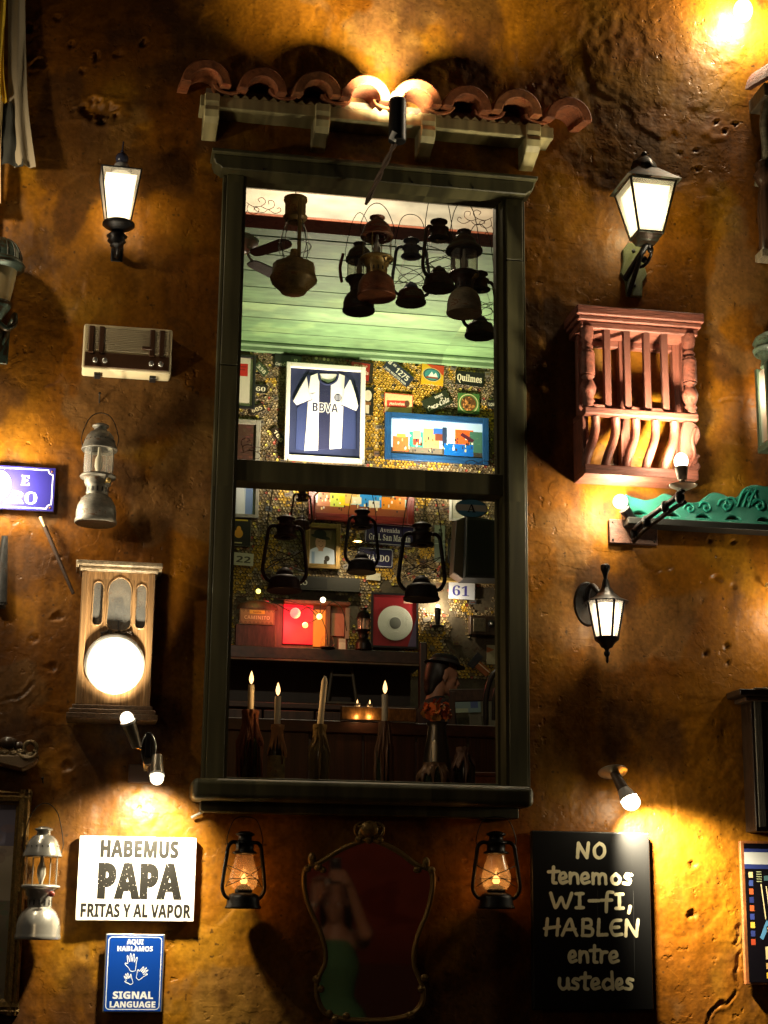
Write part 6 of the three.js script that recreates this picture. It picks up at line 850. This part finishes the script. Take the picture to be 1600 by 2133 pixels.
candleBottle(905, 'burnt down candle stub on a wide cone of wax', { bw: 30, neck: 1592, cTop: 1542, lit: false, cr: 5, waxC: [0.17, 0.09, 0.04], waxTo: 0.9, waxW: 1.2 });
candleBottle(968, 'dark bottle capped with wax and no candle flame beside the cone', { bw: 22, neck: 1560, cTop: 1556, lit: false, waxC: [0.1, 0.045, 0.025], waxTo: 0.4, glassC: [0.03, 0.03, 0.02] });
{ // dried orange bouquet in a vase behind the candles
  const T = thing('dried_bouquet', 'bunch of orange dried flowers in a dark vase behind the candles', 'bouquet', 910, 1560, -0.42); T.position.y = O.y0 - 0.008; const y = (P(910, 1505, -0.42).y - T.position.y) / T.scale.y; seed = 71;
  mk('vase', lathe([[0, 0], [16, 0], [26, 30], [30, 70], [18, y - 10], [22, y]], 20), mat([0.012, 0.012, 0.012], 0.3), T);
  const pg = []; for (let k = 0; k < 60; k++) { const a = rnd(0, 6.28), r = Math.sqrt(rnd()) * 30, h = y + 10 + rnd(0, 52) * (1 - r / 48); const g = new THREE.CircleGeometry(rnd(6, 12), 7); const p = g.attributes.position; for (let i = 0; i < p.count; i++) p.setZ(i, 2.5 * Math.sin(p.getX(i) * 0.6) + 0.03 * (p.getX(i) ** 2 + p.getY(i) ** 2)); g.rotateX(rnd(-1.2, 1.2)); g.rotateY(rnd(-3, 3)); pg.push(g.translate(r * Math.cos(a), h, r * Math.sin(a))); }
  pg.forEach(g => g.computeVertexNormals()); mk('petals', pg.slice(0, 34), mat([0.5, 0.12, 0.03], 0.8), T); mk('dry_petals', pg.slice(34), mat([0.42, 0.22, 0.07], 0.8), T);
}
// ---------------------------------------------------------------- counter, hutch and what stands on them
{
  const z = -1.1, T = thing('wooden_counter', 'reddish brown wooden counter, candlelight painted amber on its edge, behind the candles', 'counter', 770, 1500, z), rb = wood([0.07, 0.022, 0.012], 0.45), fl = (FLOOR - T.position.y) / T.scale.y;
  mk('painted_candlelit_edge', rbox(-60, 95, -2, 26, -8, 12, 2), wood([0.34, 0.17, 0.05], 0.4), T); mk('counter_board', rbox(-340, 320, -30, -4, -120, 6, 3), rb, T); for (let k = 0; k < 6; k++) mk('front_panel', rbox(-340 + k * 110, -234 + k * 110, fl, -30, -8, 0, 2), rb, T); mk('plinth', box(-340, 320, fl, fl + 30, 0, 8), wood([0.06, 0.025, 0.012]), T);  // short amber stretch is candlelight painted into the edge colour
  for (const [px, w] of [[744, 'far from'], [770, 'next to']]) { const C = thing('tiny_flame', 'tiny flame in a cup on the amber counter edge ' + w + ' the wax column', 'tea light', px, 1499, z + 0.03, 'tea lights'); mk('cup', lathe([[0, -2], [6, -2], [6, 4], [5, 4], [5, 0], [0, 0]], 14), mat([0.6, 0.58, 0.55], 0.3, 0.8), C); mk('flame', lathe([[0, 2], [1.8, 5], [1.4, 9], [0, 13]], 8), glow(FLAME, 24), C); pointLight(local(C, 0, 6, 0), FLAME, 0.006, 0.005); C.position.y = T.position.y + 27.5 * T.scale.y; }  // two small flames, built standing in little metal cups
  const B = thing('orange_box', 'dull orange painted box standing beside the dark bottle', 'box', 1012, 1600, -0.7); B.position.y = O.y0 - 0.03; mk('box_body', rbox(-26, 26, 0, 74, -20, 20, 3), worn([0.4, 0.12, 0.03]), B); mk('box_lid', rbox(-28, 28, 74, 82, -22, 22, 2), worn([0.3, 0.09, 0.03]), B); mk('box_stand', box(-26, 26, -200, 0, -20, 20), wood([0.05, 0.02, 0.012]), B);
}
{
  const z = -6.2, T = thing('wooden_hutch', 'dark wooden hutch with tall corner post along the room', 'hutch', 690, 1378, z), d = wood([0.06, 0.032, 0.02], 0.4), fl = (FLOOR - T.position.y) / T.scale.y;
  mk('top_board', rbox(-260, 196, 0, 26, -120, 6, 2), d, T); mk('edge_bead', rbox(-260, 200, -4, 0, -10, 8, 1), wood([0.2, 0.15, 0.08]), T); mk('corner_post', rbox(184, 200, fl, 46, -8, 12, 3), d, T); mk('corner_post', rbox(-260, -244, fl, 0, -8, 6, 3), d, T);
  mk('shelf', rbox(-244, 184, -100, -88, -118, 0, 2), d, T); mk('back_panel', box(-250, 190, fl, 0, -122, -118), wood([0.025, 0.014, 0.01]), T); for (let k = 0; k < 4; k++) mk('cupboard_door', rbox(-244 + k * 107, -140 + k * 107, fl + 8, -104, -6, 0, 2), d, T);
  const E = thing('picture_stand', 'empty wooden picture easel standing in the hutch shelf', 'easel', 718, 1466, z + 0.02), w = wood([0.16, 0.13, 0.08]); E.position.y = T.position.y - 88 * T.scale.y; E.position.z = z - 0.1; mk('leg', rod([-32, 0, 0], [-20, 84, -6], 3.5), w, E); mk('leg', rod([32, 0, 0], [20, 84, -6], 3.5), w, E); mk('crossbar', rod([-26, 66, -5], [24, 66, -5], 3), w, E); mk('ledge', rbox(-34, 34, 4, 9, -2, 8, 1), w, E);
  const top = T.position.y + 26 * T.scale.y, put = (o, y = top) => { o.position.y = y; return o; };
  // lit red shop-window box with toys
  const R = put(thing('red_light_box', 'glowing red light box on top of the hutch', 'light box', 655, 1345, z - 0.06)); 
  mk('back_panel', box(-118, 74, 0, 100, -40, -36), wood([0.2, 0.07, 0.04]), R); mk('red_screen', box(-62, 0, 16, 98, -34, -30), glow(lin(1, 0.0, 0.02), 0.9, { color: lin(0.4, 0.01, 0.02) }), R); mk('red_screen', box(-116, -94, 84, 104, -34, -30), glow(lin(1, 0.02, 0.05), 0.6, { color: lin(0.4, 0.01, 0.02) }), R); mk('orange_screen', box(1, 26, 12, 90, -34, -30), glow(lin(1, 0.3, 0.02), 0.4, { color: lin(0.5, 0.2, 0.03) }), R); mk('side_post', rbox(26, 36, 0, 98, -36, -20, 2), wood([0.2, 0.1, 0.05]), R); mk('pink_card', box(38, 66, 36, 84, -32, -30), mat([0.42, 0.2, 0.15], 0.6), R); mk('top_board', rbox(-64, 76, 98, 106, -40, -10, 2), wood([0.2, 0.09, 0.05]), R); mk('striped_card', box(68, 76, 30, 96, -34, -24), worn([0.6, 0.56, 0.45]), R);
  const S = put(thing('shop_sign', 'ornate cream sign lettered in capitals with yellow strip above', 'sign', 535, 1300, z - 0.02)); const t = canvasTex(440, 190, (x, w, h) => { fill(x, w, h, '#8c7a52'); x.strokeStyle = '#4a3a22'; x.lineWidth = 6; x.strokeRect(8, 8, w - 16, h - 16); for (let i = 0; i < 16; i++) { x.beginPath(); x.arc(20 + i * 27, i % 2 ? 20 : h - 20, 10, 0, 7); x.stroke(); } x.fillStyle = '#c9b040'; x.fillRect(w * 0.28, h * 0.06, w * 0.44, h * 0.24); text(x, 'Salón', w * 0.5, h * 0.18, h * 0.2, '#3a2a10', { f: 'serif' }); text(x, 'CAMINITO', w * 0.5, h * 0.58, h * 0.36, '#2a2014', { width: w * 0.78 }); text(x, 'CAMINITO', w * 0.5, h * 0.56, h * 0.34, '#d8cda0', { width: w * 0.76 }); });
  mk('sign_board', box(-36, 36, 46, 77, 0, 3), printed(t, 0.5), S); mk('sign_back', [rbox(-44, 40, 0, 46, -14, 0, 2), lathe([[44, 76], [40, 86], [20, 94], [0, 97]], 20).scale(1, 1, 0.2).translate(0, 2, -4)], wood([0.1, 0.04, 0.025]), S);
  const J = put(thing('glass_dome', 'clear glass dome on a dark base beside the red box', 'glass dome', 682, 1345, z + 0.0)); mk('dome', lathe([[14, 4], [15, 12], [11, 24], [5, 29], [0, 30]], 20), M.glass, J); mk('base', lathe([[0, 0], [16, 0], [16, 4], [0, 4]], 20), d, J);
  const K = put(thing('white_card', 'folded white card next to the glass dome', 'card', 712, 1345, z + 0.0)); mk('card_front', box(-6, 8, 0, 22, 0, 1).rotateX(-0.2), M.white, K); mk('card_back', box(-6, 8, 0, 22, -6, -5).rotateX(0.2), M.white, K);
  const Q = put(thing('standing_lantern', 'black lantern with ribbed glass standing on the hutch', 'lantern', 757, 1345, z - 0.02)); petromax(Q, { s: 0.42, rw: 0.95, tank: M.black, hood: M.black, ring: M.black, bail: false, glass: M.dusty });
  const N = thing('name_board', 'dark board with white capitals above the red light box', 'sign', 640, 1215, ZB + 0.05); const nt = canvasTex(320, 80, (x, w, h) => { fill(x, w, h, '#1b1a14'); text(x, 'LIO', w * 0.38, h * 0.5, h * 0.6, '#b3b0a0', { width: w * 0.3 }); }); mk('board', box(-60, 110, -14, 14, 0, 4), mat([0.03, 0.028, 0.02], 0.7), N); mk('lettering', new THREE.PlaneGeometry(86, 22).translate(-2, 0, 4.6), printed(nt, 0.7), N);
  // string of coloured bulbs
  const W = thing('fairy_lights', 'string of coloured party bulbs looping over the red box', 'string lights', 620, 1270, z + 0.1); mk('cable', [tube([[-120, 20, 0], [-84, 38, 0], [-50, 14, 0], [-6, -8, 6], [20, 4, 6], [44, -14, 4], [52, 22, 0], [90, 10, 0], [104, -40, 0]], 1, 80, 5), tube([[-60, 24, 2], [0, 12, 4], [40, -4, 4], [60, -40, 2], [64, -70, 0]], 0.8, 50, 5), tube([[16, -30, 4], [30, -24, 4], [46, -12, 4], [70, 18, 2], [100, 24, 0]], 0.8, 40, 5)], M.wire, W);
  for (const [x, y, r, c, k, cd] of [[-83, 34, 5, lin(1, 0.9, 0.15), 4, 0.02], [-5, -8, 11, lin(1, 0.1, 0.08), 9, 0.5], [45, -13, 6, lin(0.75, 1, 0.2), 5, 0.06], [16, -32, 6, lin(1, 0.55, 0.12), 5, 0.05], [52, 22, 6, lin(1, 0.8, 0.5), 6, 0.03]]) { mk('bulb', ball(x, y, 4, r), glow(c, k), W); pointLight(local(W, x, y, 4), c, cd, 0.02); }
}
// right hand corner of the room: bench rail, papers on the wall
plate('newspaper_sheet', 'crumpled grey newspaper page pinned low on the wall', 'newspaper', 1008, 1492, 62, 66, 0.1, 200, (x, w, h) => { fill(x, w, h, '#8a8474'); for (let j = 14; j < h; j += 8) for (let k = 0; k < 3; k++) { x.fillStyle = 'rgba(50,46,40,0.5)'; x.fillRect(10 + k * w / 3, j, w / 3 - 18, 2); } x.fillStyle = '#5a5448'; x.fillRect(w * 0.4, h * 0.5, w * 0.24, h * 0.3); }, { z: 0.3 });
plate('blue_print', 'pale blue printed sheet behind the bench rail', 'print', 975, 1473, 52, 22, 0.06, 160, (x, w, h) => { fill(x, w, h, '#9fb6c4'); x.fillStyle = '#6a7ac0'; x.fillRect(w * 0.6, 0, w * 0.3, h * 0.6); x.fillStyle = '#d2dcc8'; x.fillRect(0, h * 0.6, w * 0.5, h * 0.4); }, { z: 0.34 });
{
  const T = thing('bench', 'dark wooden bench with slanting back rail beside the man in the hat', 'bench', 1000, 1448, -3.2), d = wood([0.05, 0.025, 0.015]), fl = (FLOOR - T.position.y) / T.scale.y;
  mk('back_rail', rbox(-64, 90, -13, 13, -4, 4, 2).rotateZ(0.05), d, T); mk('seat', rbox(-64, 90, fl + 180, fl + 194, -4, 170, 3), d, T); for (const x of [-58, 84]) { mk('back_leg', rbox(x - 6, x + 6, fl, 6, -5, 5, 2), d, T); mk('front_leg', rbox(x - 6, x + 6, fl, fl + 180, 158, 170, 2), d, T); }
  const A = thing('bentwood_chair', 'black bentwood chair back curving beside the window frame', 'chair', 1034, 1440, -2.4), k = mat([0.012, 0.011, 0.01], 0.3), f2 = (FLOOR - A.position.y) / A.scale.y; mk('back_hoop', tube([[-22, -60, 0], [-20, -10, -4], [-6, 34, -8], [20, 52, -10], [48, 34, -8], [60, -10, -4], [62, -60, 0]], 6, 50), k, A); mk('inner_hoop', tube([[-6, -60, 0], [-4, -10, -2], [8, 16, -5], [20, 24, -6], [32, 16, -5], [44, -10, -2], [46, -60, 0]], 4, 40), k, A); mk('seat', lathe([[0, 0], [52, 0], [54, 4], [52, 8], [0, 8]], 24).translate(20, f2 + 190, 50), k, A); for (const [x, z] of [[-22, 0], [62, 0], [-10, 92], [50, 92]]) mk('leg', rod([x, f2, z], [x, z ? f2 + 190 : -58, z], 5), k, A);
}

// ================================================================ people: one smooth surface grown round a skeleton
function grow(parts, cell, k = 0.02, cuts = []) {             // parts: [ax,ay,az,ra, bx,by,bz,rb] tapered capsules, or [x,y,z,rx,ry,rz] ellipsoids
  const lo = [1e9, 1e9, 1e9], hi = [-1e9, -1e9, -1e9];
  for (const p of parts) { const ends = p.length === 8 ? [[p[0], p[1], p[2], p[3], p[3], p[3]], [p[4], p[5], p[6], p[7], p[7], p[7]]] : [p]; for (const e of ends) for (let i = 0; i < 3; i++) { lo[i] = Math.min(lo[i], e[i] - e[3 + i]); hi[i] = Math.max(hi[i], e[i] + e[3 + i]); } }
  const n = [0, 1, 2].map(i => Math.ceil((hi[i] - lo[i] + 6 * cell) / cell) + 1), o = lo.map(v => v - 3 * cell);
  const sd = (x, y, z) => { let d = 1e9; for (const p of parts) { let e; if (p.length === 8) { const dx = p[4] - p[0], dy = p[5] - p[1], dz = p[6] - p[2], l = dx * dx + dy * dy + dz * dz, t = l ? clamp(((x - p[0]) * dx + (y - p[1]) * dy + (z - p[2]) * dz) / l) : 0; e = Math.hypot(x - p[0] - t * dx, y - p[1] - t * dy, z - p[2] - t * dz) - (p[3] + (p[7] - p[3]) * t); } else { const q = Math.hypot((x - p[0]) / p[3], (y - p[1]) / p[4], (z - p[2]) / p[5]); e = (q - 1) * Math.min(p[3], p[4], p[5]); } if (e > d + 2 * k) continue; const h = clamp(0.5 + 0.5 * (d - e) / k); d = d > 1e8 ? e : d * (1 - h) + e * h - k * h * (1 - h); } for (const c of cuts) d = Math.max(d, c(x, y, z)); return d; };
  const S = new Float32Array(n[0] * n[1] * n[2]), at = (i, j, l) => (l * n[1] + j) * n[0] + i;
  for (let l = 0; l < n[2]; l++) for (let j = 0; j < n[1]; j++) for (let i = 0; i < n[0]; i++) S[at(i, j, l)] = sd(o[0] + i * cell, o[1] + j * cell, o[2] + l * cell);
  const id = new Int32Array(S.length).fill(-1), pos = [], idx = []; const E = [[0, 1], [2, 3], [4, 5], [6, 7], [0, 2], [1, 3], [4, 6], [5, 7], [0, 4], [1, 5], [2, 6], [3, 7]];
  for (let l = 0; l + 1 < n[2]; l++) for (let j = 0; j + 1 < n[1]; j++) for (let i = 0; i + 1 < n[0]; i++) { const v = []; for (let c = 0; c < 8; c++) v.push(S[at(i + (c & 1), j + ((c >> 1) & 1), l + (c >> 2))]); let x = 0, y = 0, z = 0, m = 0; for (const [a, b] of E) if ((v[a] < 0) !== (v[b] < 0)) { const t = v[a] / (v[a] - v[b]); x += (a & 1) + t * ((b & 1) - (a & 1)); y += ((a >> 1) & 1) + t * (((b >> 1) & 1) - ((a >> 1) & 1)); z += (a >> 2) + t * ((b >> 2) - (a >> 2)); m++; } if (m) { id[at(i, j, l)] = pos.length / 3; pos.push(o[0] + (i + x / m) * cell, o[1] + (j + y / m) * cell, o[2] + (l + z / m) * cell); } }
  const quad = (a, b, c, d, flip) => { if (a < 0 || b < 0 || c < 0 || d < 0) return; flip ? idx.push(a, c, b, a, d, c) : idx.push(a, b, c, a, c, d); };
  for (let l = 1; l + 1 < n[2]; l++) for (let j = 1; j + 1 < n[1]; j++) for (let i = 1; i + 1 < n[0]; i++) { const s = S[at(i, j, l)] < 0; if (s !== S[at(i + 1, j, l)] < 0) quad(id[at(i, j - 1, l - 1)], id[at(i, j, l - 1)], id[at(i, j, l)], id[at(i, j - 1, l)], !s); if (s !== S[at(i, j + 1, l)] < 0) quad(id[at(i - 1, j, l - 1)], id[at(i - 1, j, l)], id[at(i, j, l)], id[at(i, j, l - 1)], !s); if (s !== S[at(i, j, l + 1)] < 0) quad(id[at(i - 1, j - 1, l)], id[at(i, j - 1, l)], id[at(i, j, l)], id[at(i - 1, j, l)], !s); }
  const g = new THREE.BufferGeometry(); g.setAttribute('position', new THREE.BufferAttribute(new Float32Array(pos), 3)); g.setIndex(idx); g.computeVertexNormals(); return g;
}
const skin = phys([0.42, 0.2, 0.12], { roughness: 0.55, sheen: 0.3 });
// a head whose face looks along +x; origin between the ears
const headBones = [[-0.008, 0.035, 0, 0.098, 0.1, 0.076], [0.03, 0.0, 0, 0.06, 0.05, -0.07, 0, 0.04], [0.045, -0.055, -0.022, 0.03, 0.045, -0.055, 0.022, 0.03], [0.072, -0.093, 0, 0.022, 0.02, 0.024], [0.086, 0.012, 0, 0.010, 0.112, -0.026, 0, 0.012], [0.103, -0.03, -0.011, 0.008, 0.103, -0.03, 0.011, 0.008], [0.092, -0.053, 0, 0.012, 0.007, 0.019], [0.09, -0.066, 0, 0.012, 0.007, 0.017], [0.078, 0.026, -0.03, 0.013, 0.078, 0.026, 0.03, 0.013], [0.06, -0.02, -0.038, 0.022, 0.06, -0.02, 0.038, 0.022], [-0.008, -0.008, 0.077, 0.018, 0.03, 0.009], [-0.008, -0.008, -0.077, 0.018, 0.03, 0.009], [-0.02, -0.05, 0, 0.056, -0.035, -0.17, 0, 0.054]];
function eyes(T, m) { for (const s of [-1, 1]) { mk('eye', ball(0.077, 0.006, s * 0.031, 0.0115, 0.8, 1, 12), mat([0.7, 0.68, 0.64], 0.2), T); mk('brow', tube([[0.088, 0.028, s * 0.014], [0.088, 0.033, s * 0.032], [0.074, 0.029, s * 0.05]], 0.004, 10, 6), m, T); mk('iris', ball(0.085, 0.005, s * 0.032, 0.0055, 1, 1, 10), mat([0.03, 0.018, 0.01], 0.2), T); } }
// hand pointing along +x from the wrist, palm down (-y), thumb towards +z; fingers bent by curl
function handBones(curl = 0.5, s = 1) {
  const b = [[0, 0, -0.02, 0.02, 0.075, 0, -0.028, 0.014], [0, 0, 0.02, 0.02, 0.08, 0, 0.028, 0.014], [0, 0, 0, 0.022, 0.082, 0, 0, 0.015]];
  [[-0.03, 0.062, 0.0075], [-0.01, 0.074, 0.0085], [0.011, 0.08, 0.0088], [0.031, 0.072, 0.0085]].forEach(([z, L, r]) => { let x = 0.08, y = 0, a = 0; for (const f of [0.45, 0.32, 0.23]) { a += curl * 0.9; const nx = x + L * f * Math.cos(a), ny = y - L * f * Math.sin(a); b.push([x, y, z, r, nx, ny, z * 1.03, r * 0.9]); x = nx; y = ny; } });
  b.push([0.02, -0.006, 0.03, 0.014, 0.05, -0.018, 0.055, 0.011], [0.05, -0.018, 0.055, 0.011, 0.08, -0.03, 0.06, 0.009]);
  return b.map(q => q.map(v => v * s));
}
// ---------------------------------------------------------------- the seated-by man in a brimmed hat, in profile behind the candles
{
  const p = P(922, 1410, -5.6), T = world('person', 'person in wide brimmed black hat and dark jacket seen in profile, head bowed', 'person'); T.position.copy(p); T.rotation.y = 0.12;
  const f = FLOOR - p.y, tilt = g => g.rotateZ(-0.16), hb = headBones;
  const torso = [[-0.05, -0.25, 0, 0.11, -0.04, -0.5, 0, 0.14], [-0.04, -0.5, 0, 0.14, -0.03, -0.72, 0, 0.145], [-0.05, -0.23, -0.17, 0.065, -0.05, -0.23, 0.17, 0.065]];
  const arms = s => [[-0.05, -0.24, s * 0.18, 0.06, 0.02, -0.5, s * 0.24, 0.047], [0.02, -0.5, s * 0.24, 0.046, 0.24, -0.52, s * 0.12, 0.036]];
  const legs = s => [[-0.03, -0.76, s * 0.09, 0.085, 0.02, -1.18, s * 0.1, 0.06], [0.02, -1.18, s * 0.1, 0.06, -0.04, f + 0.1, s * 0.1, 0.045]], feet = s => [[-0.05, f + 0.05, s * 0.1, 0.05, 0.14, f + 0.04, s * 0.11, 0.038]];
  const hands = [-1, 1].map(s => { const g = grow(handBones(0.55), 0.004, 0.006); g.rotateX(0.3 * s); if (s < 0) g.scale(1, 1, 1); g.rotateY(s * 0.45); return g.translate(0.25, -0.525, s * 0.115); });
  mk('body', [tilt(grow(hb, 0.004, 0.018)), grow([...torso.map(b => b.map((v, i) => i === 3 || i === 7 ? v * 0.9 : v)), ...arms(1).map(b => b.map((v, i) => i % 4 === 3 ? v * 0.85 : v)), ...arms(-1).map(b => b.map((v, i) => i % 4 === 3 ? v * 0.85 : v)), ...legs(1).map(b => b.map((v, i) => i % 4 === 3 ? v * 0.85 : v)), ...legs(-1).map(b => b.map((v, i) => i % 4 === 3 ? v * 0.85 : v))], 0.016, 0.03), ...hands], skin, T);
  mk('jacket', grow([...torso, ...arms(1), ...arms(-1), [-0.04, -0.17, 0, 0.062, -0.045, -0.22, 0, 0.09]], 0.013, 0.04), mat([0.016, 0.015, 0.017], 0.85, 0, { bumpMap: tGrain, bumpScale: 0.002 }), T); mk('trousers', grow([...legs(1), ...legs(-1), [-0.03, -0.72, -0.06, 0.11, -0.03, -0.72, 0.06, 0.11]], 0.015, 0.03), mat([0.02, 0.022, 0.03], 0.9), T); mk('shoes', grow([...feet(1), ...feet(-1)], 0.012, 0.01), mat([0.02, 0.015, 0.012], 0.4), T);
  const hair = mat([0.012, 0.009, 0.007], 0.5, 0, { bumpMap: tGrain, bumpScale: 0.002 });
  mk('hair', tilt(grow([[-0.03, 0.035, 0, 0.092, 0.1, 0.084], [-0.06, -0.03, 0, 0.06, 0.08, 0.066], [-0.07, -0.1, 0, 0.035, 0.05, 0.05], [-0.03, 0.0, 0.062, 0.02, 0.035, 0.02], [-0.03, 0.0, -0.062, 0.02, 0.035, 0.02]], 0.006, 0.02, [(x, y) => x + 0.02 - 1.4 * Math.max(0, y - 0.03)])), hair, T);
  const felt = mat([0.008, 0.008, 0.009], 0.85); mk('hat', [lathe([[0.098, 0.078], [0.09, 0.09], [0.084, 0.125], [0.07, 0.142], [0.03, 0.15], [0, 0.151]], 28)].map(g => tilt(g.scale(1.05, 1, 0.95))), felt, T); mk('hat_brim', tilt(lathe([[0.09, 0.079], [0.115, 0.075], [0.13, 0.078], [0.13, 0.082], [0.115, 0.08], [0.09, 0.086]], 36).scale(1.05, 1, 0.95)), felt, T); mk('hat_band', tilt(lathe([[0.0985, 0.088], [0.0925, 0.108]], 28).scale(1.05, 1, 0.95)), mat([0.03, 0.03, 0.032], 0.5), T);
  const hd = new THREE.Group(); void hd; for (const s of [-1, 1]) { mk('eye', tilt(ball(0.077, 0.006, s * 0.031, 0.0115, 0.8, 1, 12)), mat([0.6, 0.58, 0.54], 0.2), T); mk('brow', tilt(tube([[0.09, 0.026, s * 0.014], [0.09, 0.032, s * 0.032], [0.076, 0.028, s * 0.05]], 0.004, 10, 6)), hair, T); mk('earring', tilt(ball(-0.006, -0.04, s * 0.082, 0.005)), M.chrome, T); }
}
// ---------------------------------------------------------------- the photographer in the street, whom the mirror shows
{
  const T = world('person', 'person in green sleeveless dress holding up a phone, reflected in the mirror', 'person'); T.position.set(CAM.x, CAM.y, CAM.z); const f = -CAM.y, hx = -0.05, hy = -0.25, hz = 0.36;
  const face = g => { g.rotateY(Math.PI / 2); g.rotateX(-0.18); return g.translate(hx, hy, hz); };      // looks towards -z
  const torso = [[hx, -0.47, 0.4, 0.085, hx, -0.6, 0.4, 0.125], [hx, -0.6, 0.4, 0.125, hx, -0.8, 0.4, 0.105], [hx - 0.06, -0.95, 0.4, 0.12, hx + 0.06, -0.95, 0.4, 0.12], [hx - 0.15, -0.47, 0.41, 0.05, hx + 0.15, -0.47, 0.41, 0.05]];
  const rArm = [[hx + 0.16, -0.48, 0.4, 0.05, hx + 0.2, -0.42, 0.22, 0.04], [hx + 0.2, -0.42, 0.22, 0.04, 0.075, -0.14, 0.075, 0.026]], lArm = [[hx - 0.16, -0.48, 0.4, 0.05, hx - 0.19, -0.45, 0.2, 0.04], [hx - 0.19, -0.45, 0.2, 0.04, hx - 0.08, -0.22, 0.16, 0.026]];
  const legs = s => [[hx + s * 0.08, -0.98, 0.4, 0.085, hx + s * 0.085, -1.32, 0.39, 0.055], [hx + s * 0.085, -1.32, 0.39, 0.055, hx + s * 0.09, f + 0.08, 0.41, 0.04], [hx + s * 0.09, f + 0.05, 0.43, 0.042, hx + s * 0.1, f + 0.035, 0.27, 0.032]];
  // right hand: palm beside the phone's edge, four fingers across its back, thumb over the screen side
  const rh = [[0.07, -0.13, 0.05, 0.024, 0.056, -0.085, 0.018, 0.02], [0.07, -0.12, 0.045, 0.024, 0.054, -0.12, 0.014, 0.02]]; [[-0.062, 0.062], [-0.08, 0.07], [-0.098, 0.066], [-0.115, 0.055]].forEach(([y, L]) => rh.push([0.054, y, 0.012, 0.0092, 0.04, y + 0.003, -0.001, 0.0088], [0.04, y + 0.003, -0.001, 0.0088, 0.04 - L * 0.6, y + 0.006, -0.002, 0.0082], [0.04 - L * 0.6, y + 0.006, -0.002, 0.0082, 0.04 - L, y + 0.007, 0.0, 0.0074])); rh.push([0.06, -0.1, 0.03, 0.012, 0.035, -0.07, 0.03, 0.0095], [0.035, -0.07, 0.03, 0.0095, 0.008, -0.055, 0.028, 0.0085]);
  const lh = grow(handBones(0.35), 0.004, 0.006).rotateZ(1.2).rotateY(1.2).translate(hx - 0.08, -0.215, 0.155);
  mk('body', [face(grow(headBones, 0.004, 0.018)), grow([...torso, ...rArm, ...lArm, ...legs(1), ...legs(-1), [hx, -0.36, 0.385, 0.05, hx, -0.47, 0.4, 0.06]], 0.013, 0.035), grow(rh, 0.0035, 0.004), lh], skin, T);
  const hair = mat([0.02, 0.012, 0.008], 0.5, 0, { bumpMap: tGrain, bumpScale: 0.002 }); mk('hair', face(grow([[-0.03, 0.04, 0, 0.094, 0.104, 0.086], [-0.07, -0.06, 0, 0.06, 0.14, 0.08], [-0.04, -0.08, 0.075, 0.04, 0.13, 0.026], [-0.04, -0.08, -0.075, 0.04, 0.13, 0.026]], 0.006, 0.03, [(x, y) => x - 0.045 - Math.max(0, y - 0.06)])), hair, T);
  mk('dress', grow([[hx, -0.52, 0.4, 0.1, hx, -0.62, 0.4, 0.137], [hx, -0.62, 0.4, 0.137, hx, -0.8, 0.4, 0.118], [hx - 0.06, -0.96, 0.4, 0.135, hx + 0.06, -0.96, 0.4, 0.135], [hx, -0.96, 0.4, 0.17, hx, -1.25, 0.4, 0.22], [hx - 0.09, -0.5, 0.4, 0.035, hx - 0.09, -0.44, 0.41, 0.03], [hx + 0.09, -0.5, 0.4, 0.035, hx + 0.09, -0.44, 0.41, 0.03]], 0.012, 0.04), mat([0.07, 0.16, 0.07], 0.9, 0, { bumpMap: tGrain, bumpScale: 0.002 }), T);
  { const e = new THREE.Group(); void e; for (const s of [-1, 1]) mk('eye', face(ball(0.077, 0.006, s * 0.031, 0.0115, 0.8, 1, 12)), mat([0.6, 0.58, 0.54], 0.2), T); }
  mk('wristwatch', new THREE.TorusGeometry(0.03, 0.006, 8, 20).rotateX(1.2).translate(hx - 0.1, -0.25, 0.165), M.chrome, T);
  const U = world('smartphone', 'black smartphone held upright by the person in the green dress', 'phone'); U.position.copy(CAM); mk('phone_body', rbox(-0.036, 0.036, -0.13, 0.018, 0.008, 0.017, 0.003), mat([0.01, 0.01, 0.011], 0.25), U); mk('lens_ring', lathe([[0.004, 0], [0.008, 0], [0.008, 0.002], [0.004, 0.002]], 20).rotateX(Math.PI / 2).translate(0, 0, 0.0065), M.chrome, U); mk('screen', box(-0.033, 0.033, -0.125, 0.013, 0.017, 0.0176), mat([0.02, 0.02, 0.02], 0.1), U);
}

renderer.render(scene, camera);
